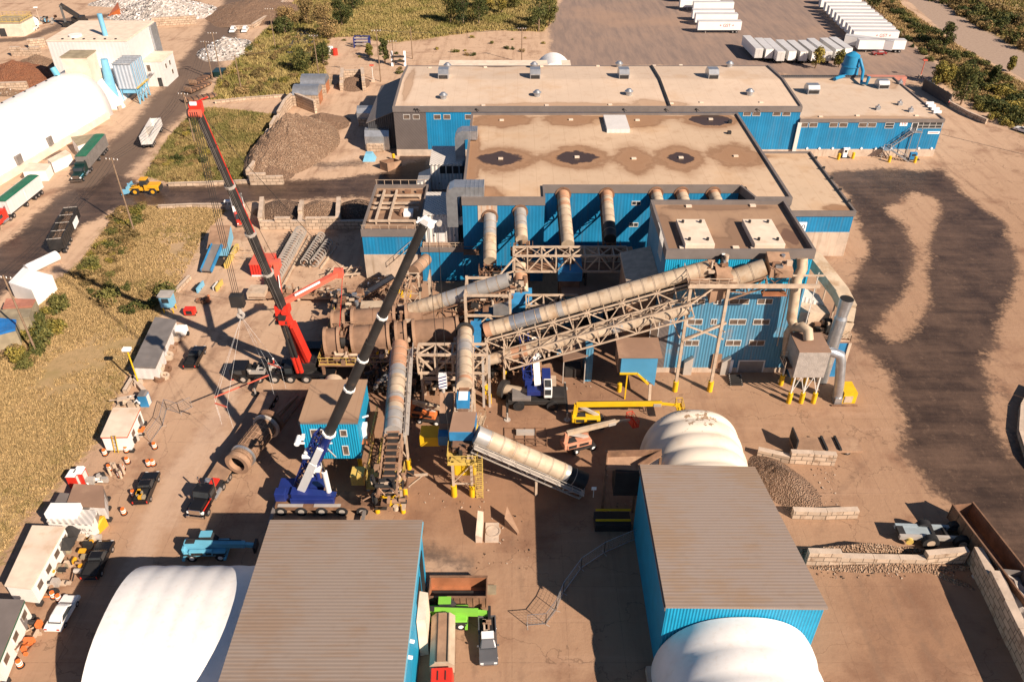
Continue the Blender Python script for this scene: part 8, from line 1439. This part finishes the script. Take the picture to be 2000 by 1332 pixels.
b=at(1505,870); t=thing('flatbed_ramp','dark open ramp trailer with plank deck behind the pale block wall','trailer',(0,0,0)); MB().box(-4,-1.4,.5,5.5,1.4,.9,M['rustlight']).box(-4,-1.4,.9,-3.8,1.4,2.8,M['dark']).box(.3,-1.4,.9,.6,1.4,1.2,M['dark']).box(2.2,-1.4,.9,2.5,1.4,1.2,M['dark']).build('deck',t); axles(t,(3.5,),1.3,.4); veh(t,(1555,876),(1645,876))
b=at(670,545); t=thing('yellow_guard_box','small yellow machine guard on the yard by the link wall','box'); b=at(788,577); MB().box(b.x-1.6,b.y-.7,0,b.x+1.4,b.y+.7,.9,M['yellow']).build('cover',t); MB().box(b.x-1.3,b.y-.75,.2,b.x-.9,b.y-.705,.6,M['dark']).build('panel',t)
pile('small pale debris heap against the filter building wall',at(735,560).xy,3.5,4,1.6,'gravelpile',bits=40,bm=SB); A=at(708,582); B=at(768,540,2.6); A.z=.6; tag(truss(MB(),A,B,1.6,.6,M['rustlight'],bay=1.5).bar(A,B,1.2,M['truss'],.15).build('belt_conveyor'),'dusty flat belt conveyor slanting up beside the filter building','conveyor')
b=at(514,283); b2=at(1545,975)
tag(MB().tube((b2.x,b2.y,0),(b2.x,b2.y,1.1),.25,M['redlight'],r2=.12,n=10).cbox((b2.x+.1,b2.y,1.2),(.6,.3,.35),M['yellowrail']).build('hydrant_post'),'small pink and yellow post at the edge of the tan ribbed roof','post')
# ---- people
def person(label,p,yaw,top,legs,hat,pose=0,base=0):
    vs=[(0,0,.95),(0,0,1.2),(0,0,1.42),(0,0,1.52),(0,.0,1.66),(.0,.10,.92),(.03,.11,.50),(0,.12,.07),(.14,.12,.03),(0,-.10,.92),(-.02+pose*.1,-.11,.50),(pose*-.1,-.12,.07),(.14-pose*.1,-.12,.03),(0,.20,1.38),(.06,.25,1.12),(.22,.24,.95),(0,-.20,1.38),(.1,-.25,1.12),(.26,-.18,1.02)]
    es=[(0,1),(1,2),(2,3),(3,4),(0,5),(5,6),(6,7),(7,8),(0,9),(9,10),(10,11),(11,12),(2,13),(13,14),(14,15),(2,16),(16,17),(17,18)]; rs=[.15,.15,.17,.065,.11,.10,.075,.055,.05,.10,.075,.055,.05,.075,.055,.045,.075,.055,.045]
    me=bpy.data.meshes.new('person'); me.from_pydata(vs,es,[]); o=bpy.data.objects.new('person',me); S.collection.objects.link(o); o.modifiers.new('skin','SKIN')
    for i,r in enumerate(rs): me.skin_vertices[0].data[i].radius=(r,r)
    me.skin_vertices[0].data[0].use_root=True; sb=o.modifiers.new('sub','SUBSURF'); sb.levels=sb.render_levels=1
    mm_,t_,b_=NT('person clothes'); tc=_n(t_,'ShaderNodeTexCoord'); sp=_n(t_,'ShaderNodeSeparateXYZ'); t_.links.new(tc.outputs['Object'],sp.inputs[0]); c=_mix(t_,_math(t_,'GREATER_THAN',sp.outputs[2],.96),legs,top); c=_mix(t_,_math(t_,'GREATER_THAN',sp.outputs[2],1.50),c,(.45,.27,.19)); t_.links.new(c,b_.inputs['Base Color']); me.materials.append(mm_)
    tag(o,label,'person'); o.location=(p[0],p[1],base); o.rotation_euler=(0,0,yaw); h=MB().tube((0,0,1.70),(0,0,1.74),.16,M[hat],n=12).tube((0,0,1.74),(0,0,1.84),.13,M[hat],r2=.06,n=12).build('hard_hat',o); h.location=(0,0,0); return o
person('worker in a white helmet and red vest standing on the red crane deck',(-37.0,98.3),R(200),(.5,.05,.04),(.03,.03,.05),'light',0,1.75)
person('worker in orange standing before the bare wall behind the huge scrap heap block wall',b.xy,R(40),(.6,.15,.05),(.05,.05,.08),'light',1); q=at(1851,208); person('worker in a pale red jacket by the end of the dark screen fence',q.xy,R(-60),(.5,.12,.1),(.04,.04,.06),'light',1)
def debris(name,label,zones,mats,seed,smin,smax):
    r=random.Random(seed); o=MB()
    for (px0,py0,px1,py1,n) in zones:
        for _ in range(n): p=at(r.uniform(px0,px1),r.uniform(py0,py1)); s=r.uniform(smin,smax); a=r.uniform(0,3.1); d=Vector((math.cos(a),math.sin(a),r.uniform(-.1,.3)))*s; o.bar(p+UP*s*.25-d*.5,p+UP*s*.25+d*.5,s*r.uniform(.3,.8),M[r.choice(mats)],s*r.uniform(.2,.6))
    tag(o.build(name),label,'debris',None,'stuff')
debris('loose_debris','small bits of scrap and stone scattered about the plant yard',((690,520,1000,760,260),(700,760,960,1000,240),(930,1000,1040,1110,40),(1540,890,1640,1010,70),(1590,1090,1900,1130,160),(500,440,680,600,150),(1000,640,1300,800,80),(640,540,760,600,90),(1180,880,1260,1000,60)),['rust','rustlight','truss','dark','conc','shred'],4,.06,.26)
# ================================================================== VEGETATION
def leafmat(name,a,b_):
    m,t,b=NT(name); g=_n(t,'ShaderNodeNewGeometry'); oi=_n(t,'ShaderNodeObjectInfo'); f=_math(t,'ADD',_math(t,'MULTIPLY',_noise(t,g.outputs['Position'],.55,3),.8),_math(t,'MULTIPLY_ADD',oi.outputs['Random'],.5,-.22)); w=_n(t,'ShaderNodeTexWhiteNoise',noise_dimensions='1D'); t.links.new(g.outputs['Random Per Island'],w.inputs['W']); f=_math(t,'ADD',f,_math(t,'MULTIPLY_ADD',w.outputs[0],.5,-.25))
    c=_mix(t,_ramp(t,f,.2,.8),a,b_); t.links.new(c,b.inputs['Base Color']); b.inputs['Roughness'].default_value=.7; b.inputs['Specular IOR Level'].default_value=.2; return m
M['leaf']=leafmat('olive leaves',(.045,.058,.016),(.17,.155,.045)); M['leafy']=leafmat('yellow green leaves',(.12,.115,.026),(.34,.26,.06)); M['leafd']=leafmat('dark green leaves',(.028,.044,.014),(.10,.11,.034)); M['leafb']=leafmat('dry brown leaves',(.12,.09,.036),(.33,.22,.095))
def leaves(n,lumps,size,seed,mt,name,squash=1):
    r=np.random.default_rng(seed); L=np.array(lumps); k=r.choice(len(L),n,p=L[:,3]**2/np.sum(L[:,3]**2)); d=r.normal(size=(n,3)); d/=np.linalg.norm(d,axis=1)[:,None]; rad=r.uniform(.45,1.05,n)**.6*L[k,3]
    c=L[k,:3]+d*rad[:,None]*np.array([1,1,squash]); c[:,2]=np.maximum(c[:,2],.05); nn=d*.8+r.normal(size=(n,3))*.55; nn/=np.linalg.norm(nn,axis=1)[:,None]; a=np.cross(nn,r.normal(size=(n,3))); a/=np.linalg.norm(a,axis=1)[:,None]; b=np.cross(nn,a); s=size*r.uniform(.6,1.4,n)[:,None]
    V=np.stack([c-a*s*.9,c-b*s*.45,c+a*s*.9,c+b*s*.45],1).reshape(-1,3); F=np.arange(4*n).reshape(n,4); me=bpy.data.meshes.new(name); me.from_pydata(V.tolist(),[],F.tolist()); me.materials.append(M[mt]); return me
def meshob(name,me,par=None):
    o=bpy.data.objects.new(name,me); S.collection.objects.link(o); o.parent=par
    if par: ORG[o.name]=(0,0,0)
    return o
PROT={}
def bushmesh(mt,k):
    if (mt,k) not in PROT:
        r=random.Random(k*7+len(mt)); lm=[(r.uniform(-.8,.8),r.uniform(-.8,.8),r.uniform(.35,.9),r.uniform(.4,.75)) for _ in range(7)]; PROT[(mt,k)]=leaves(520,lm,.17,k,mt,'bush_crown')
    return PROT[(mt,k)]
def bush(label,px,py,s,mt,group=None,h=1.0,k=None,xy=None):
    p=Vector((*xy,0)) if xy is not None else at(px,py); o=meshob('bush',bushmesh(mt,k if k is not None else rnd.randrange(4))); o.location=(p.x,p.y,0); o.scale=(s,s,s*h); o.rotation_euler=(0,0,rnd.random()*6.3); return tag(o,label,'bush',group)
def tree(label,px,py,h,w,mt,name='broadleaf_tree',group=None,seed=1,n=2600):
    p=at(px,py); t=thing(name,label,'tree',(p.x,p.y,0),group); r=random.Random(seed); o=MB(); top=Vector((p.x+r.uniform(-.3,.3),p.y,h*.8)); o.path([(p.x,p.y,0),(p.x+.1,p.y,h*.35),top],[.28,.2,.06],M['wood'],n=8); lm=[]
    for k in range(22):
        z=h*r.uniform(.22,.95); q=w*(1.15-abs(z/h-.45)*1.35); an=r.uniform(0,6.28); rr=q*r.uniform(.15,.8); c=Vector((rr*math.cos(an),rr*math.sin(an),z)); lm.append((c.x,c.y,c.z,w*r.uniform(.28,.48)))
        if k<9: o.path([(p.x,p.y,z*.55),(p.x+c.x*.5,p.y+c.y*.5,z*.85),(p.x+c.x,p.y+c.y,z)],[.1,.06,.02],M['wood'],n=5)
    o.build('trunk',t); c=meshob('crown',leaves(n,lm,.30,seed,mt,'crown'),t); c.location=(0,0,0); return t
def inside(pg,x,y): 
    P=np.array([[x,y]]); return sdist(P,pg)[0]
UND={}
def thicket(label,pts,n,smin,smax,mts,group,h=1.0,keep=.5):
    pg=poly(pts); lo=pg.min(0); hi=pg.max(0); c=0; tr=0; nk=int(n*keep)
    while c<n and tr<n*40:
        tr+=1; x=rnd.uniform(lo[0],hi[0]); y=rnd.uniform(lo[1],hi[1])
        if inside(pg,x,y)<.2: continue
        s=rnd.uniform(smin,smax)
        if c>=nk: UND.setdefault(rnd.choice(mts),[]).append((x,y,s*.85)); c+=1; continue
        bush(label,0,0,s,rnd.choice(mts),group,h*rnd.uniform(.75,1.2),xy=(x,y)); c+=1
thicket('olive roadside bush in the thicket between the wet road and the dry field',[(238,400),(285,400),(290,440),(262,480),(215,530),(165,560),(150,535),(205,470)],50,.8,1.5,['leaf','leafb','leafb','leafy'],'bushes in the thicket along the wet road',.8)
thicket('dark bush in the lower left clump beside the utility pole',[(20,690),(70,610),(100,575),(130,600),(120,650),(80,690),(60,720),(10,740)],26,.9,1.7,['leaf','leaf','leafb','leafy'],'bushes round the left utility pole')
thicket('green bush on the rough strip crossed by the crane shadow',[(150,545),(215,515),(300,560),(320,610),(250,612),(170,590)],22,.6,1.2,['leaf','leafb','leafb'],'bushes across the crane boom shadow',.9)
bush('round green bush beside the blue booth on yellow legs',328,575,1.7,'leaf'); bush('low wide green bush left of the blue booth',262,608,1.6,'leaf',None,.7); bush('second low wide green bush left of the blue booth, closer to it',290,600,1.5,'leaf',None,.7); bush('dark green bush where the crane boom shadow bends',214,588,2.0,'leaf')
thicket('bush in the rough grass between the dusty road and the cross road',[(290,340),(330,275),(390,220),(425,300),(415,350),(335,355)],50,.6,1.25,['leaf','leafb','leafb','leafy'],'bushes between road and crane boom')
thicket('bush in the rough bank above the concrete barriers',[(425,190),(440,150),(480,105),(530,60),(575,20),(640,30),(660,110),(630,160),(600,178),(500,188)],130,.8,1.7,['leaf','leafb','leafb','leafy','leafb'],'bushes on the bank above the barriers')
thicket('dark green bush along the ditch right of the trailer lot',[(1700,-5),(1735,-5),(1850,85),(1985,165),(1990,190),(1900,175),(1840,120),(1760,45)],84,1.1,2.0,['leafd','leaf','leaf','leafb'],'bushes along the ditch by the gravel track')
thicket('dark bush in the dense thicket right of the gravel track',[(1800,-8),(1900,-8),(2010,50),(2010,112),(1900,45)],90,1.5,2.7,['leaf','leafb','leafd','leafb'],'bushes in the thicket beyond the gravel track')
thicket('bush on the slope by the right lane wall',[(1925,180),(1960,172),(2005,200),(2005,262),(1960,245),(1905,215)],40,1.2,2.4,['leafd','leaf','leafy'],'bushes on the slope by the right lane')
thicket('small dry bush on the gravel bank behind the long hall',[(640,70),(690,120),(760,160),(900,112),(1060,100),(1080,70),(960,62),(860,80),(760,90)],22,.5,1.0,['leafb','leafy','leaf'],'small bushes on the gravel bank')
thicket('bush along the rocky edge of the trailer lot',[(1735,55),(1760,65),(1850,135),(1870,160),(1850,160),(1790,100)],24,.7,1.4,['leafb','leaf','leafd'],'bushes on the rocky lot edge')
for k,a in enumerate((('big brownish willow like tree left of the green reed field',640,75,11,5.2,'leafb'),('olive tree just left of the reed field top',668,52,10,4.6,'leaf'),('olive tree above the log pit',600,50,8.5,4.2,'leafb'),('dark tree at the top right of the brownish trees',690,22,10,4.2,'leafd'),('green tree below the log pit by the silver shelters',590,140,6.5,3.8,'leaf'),('second green tree below the log pit, right of the pole',632,128,7,3.4,'leaf'),('tall dark poplar at the corner of the trailer lot',1052,62,12,4.2,'leafd'),('second tall dark poplar at the corner of the trailer lot, farther right',1072,52,11,3.6,'leaf'),('olive tree at the right end of the reed field',880,48,11,4.4,'leaf'),('olive tree next along from the reed field end',905,50,12,4.4,'leafd'),('light olive tree between reed field and yellow shrubs',935,48,10,4.0,'leaf'),('young yellow tree behind the gravel bank',980,28,8,2.4,'leafy'),('olive tree behind the young yellow tree',1000,18,9,3.6,'leaf'),('yellow green tree at top centre behind the bank',950,20,9,3.6,'leafy'),('tall leafy tree by the dark screen fence',1876,205,10,3.4,'leaf'),('second leafy tree joined to the tall one by the fence',1868,188,9,3.0,'leaf'),('small yellow tree behind the dark screen fence',1832,165,6,3.4,'leafy'),('yellow shrub tree at the edge of the trailer lot end',1850,162,5,2.6,'leafy'),('green tree on the ditch bank by the last trailer',1843,92,8.5,2.8,'leaf'),('dark tree at the top of the ditch by the trailers',1702,18,9,3.4,'leafd'),('yellow green sapling on the gravel track side',1972,140,4.5,1.8,'leafy'),('pale yellow flowered tree in front of the grey trailers, left of two',1592,134,6.2,2.4,'leafy'),('pale yellow flowered tree right of the first by the blue silo',1638,132,5.2,2.0,'leafy'),('slender green tree by the pole and lean-to',752,125,8,1.8,'leaf'),('small golden tree in the dirt clearing',722,112,4.2,1.6,'leafy'),('grey green shrub tree on the right slope',1938,165,5,2.4,'leaf'),('olive bush tree left of the reeds by the clearing',560,55,7,4,'leafb'),('dark bush tree left of the log pit',556,68,6,3.4,'leafd'))):
    tree(a[0],a[1],a[2],a[3],a[4],a[5],'poplar_tree' if 'poplar' in a[0] else 'broadleaf_tree',None,k+3,int(900+a[4]*420))
def undergrowth():
    vs=[]; fs=[]; mi=[]; ms=list(UND); r=np.random.default_rng(5); off=0
    for k,mt in enumerate(ms):
        for (x,y,s) in UND[mt]:
            me=bushmesh(mt,int(r.integers(4))); n=len(me.vertices); co=np.empty(n*3,np.float32); me.vertices.foreach_get('co',co); co=co.reshape(-1,3); a=r.uniform(0,6.3); R_=np.array([[math.cos(a),-math.sin(a),0],[math.sin(a),math.cos(a),0],[0,0,.9]]); vs.append(co@R_.T*s+[x,y,0]); fs.append(np.arange(n).reshape(-1,4)+off); mi+= [k]*(n//4); off+=n
    me=bpy.data.meshes.new('undergrowth'); V=np.concatenate(vs); F=np.concatenate(fs); me.vertices.add(len(V)); me.loops.add(F.size); me.polygons.add(len(F)); me.vertices.foreach_set('co',V.ravel().astype(np.float32)); me.loops.foreach_set('vertex_index',F.ravel().astype(np.int32)); me.polygons.foreach_set('loop_start',np.arange(0,F.size,4,dtype=np.int32)); me.update(calc_edges=True)
    for mt in ms: me.materials.append(M[mt])
    me.polygons.foreach_set('material_index',mi); o=bpy.data.objects.new('undergrowth',me); S.collection.objects.link(o); tag(o,'scrubby undergrowth filling in between the bushes','undergrowth',None,'stuff')
undergrowth()
# grass tufts over the fields (one mass nobody could count)
def grass(name,label,pg,n,hmin,hmax,cols,seed,w=.055,bare=0):
    r=np.random.default_rng(seed); lo=np.maximum(pg.min(0),[-200,30]); hi=np.minimum(pg.max(0),[215,395]); P=r.uniform(lo,hi,(n*3,2)); d=sdist(P,pg); keep=(d>.0)&(np.abs(P[:,0])<P[:,1]*.72+24); P=P[keep]
    if bare: P=P[[mn.noise((x*.09,y*.06,3.3))+.5*mn.noise((x*.35,y*.35,8))>r.uniform(-.55,.25)-.3+bare for x,y in P]]
    P=P[:n]; k=len(P); B=5
    base=np.repeat(P,B,0)+r.normal(size=(k*B,2))*.16; hgt=np.repeat(r.uniform(hmin,hmax,k),B)*r.uniform(.6,1.15,k*B); an=r.uniform(0,6.28,k*B); ln=r.normal(size=(k*B,2))*.28*hgt[:,None]; ww=w*(1+P[:,1].repeat(B)/130)
    dx=np.stack([np.cos(an),np.sin(an)],1)*ww[:,None]; z0=np.zeros(k*B); V=np.stack([np.column_stack([base-dx,z0]),np.column_stack([base+dx,z0]),np.column_stack([base+ln,hgt])],1).reshape(-1,3); F=np.arange(len(V)).reshape(-1,3)
    me=bpy.data.meshes.new(name); me.vertices.add(len(V)); me.loops.add(F.size); me.polygons.add(len(F)); me.vertices.foreach_set('co',V.ravel()); me.loops.foreach_set('vertex_index',F.ravel().astype(np.int32)); me.polygons.foreach_set('loop_start',np.arange(0,F.size,3,dtype=np.int32)); me.update(calc_edges=True); me.materials.append(cols); o=bpy.data.objects.new(name,me); S.collection.objects.link(o); tag(o,label,'grass',None,'stuff')
def grassmat(name,dry,green,thr):
    m,t,b=NT(name); g=_n(t,'ShaderNodeNewGeometry'); P=g.outputs['Position']; n=_noise(t,P,.10,5,.6); n2=_noise(t,P,.9,3); f=_math(t,'ADD',_math(t,'MULTIPLY',n,.75),_math(t,'MULTIPLY',n2,.25)); c=_mix(t,_ramp(t,f,thr-.07,thr+.07),dry,green); w=_n(t,'ShaderNodeTexWhiteNoise',noise_dimensions='1D'); t.links.new(g.outputs['Random Per Island'],w.inputs['W']); c=_mix(t,1.0,c,_mix(t,w.outputs[0],(.55,)*3,(1.15,)*3),'MULTIPLY'); t.links.new(c,b.inputs['Base Color']); b.inputs['Roughness'].default_value=.8; b.inputs['Specular IOR Level'].default_value=.15; return m
gd=grassmat('dry meadow grass',(.45,.32,.155),(.29,.225,.09),.60); gr=grassmat('reed grass',(.40,.31,.125),(.25,.225,.07),.53); gm_=grassmat('rough weeds',(.38,.28,.12),(.20,.18,.06),.50)
grass('meadow_grass','dry tan grass covering the long field at the left',GRASS[0],30000,.15,.5,gd,1,.05,.36); grass('rough_grass','rough green and tan grass beside the wet cross road',GRASS[1],12000,.3,.9,gm_,2); grass('bank_grass','rough grass and reeds covering the bank and field at the top',GRASS[2],34000,.4,1.3,gr,3,.06); grass('verge_grass','tan grass on the strips along the gravel track',GRASS[3],9000,.3,.9,gd,4); grass('far_grass','rough grass beyond the gravel track',GRASS[4],6000,.4,1.1,gm_,5)
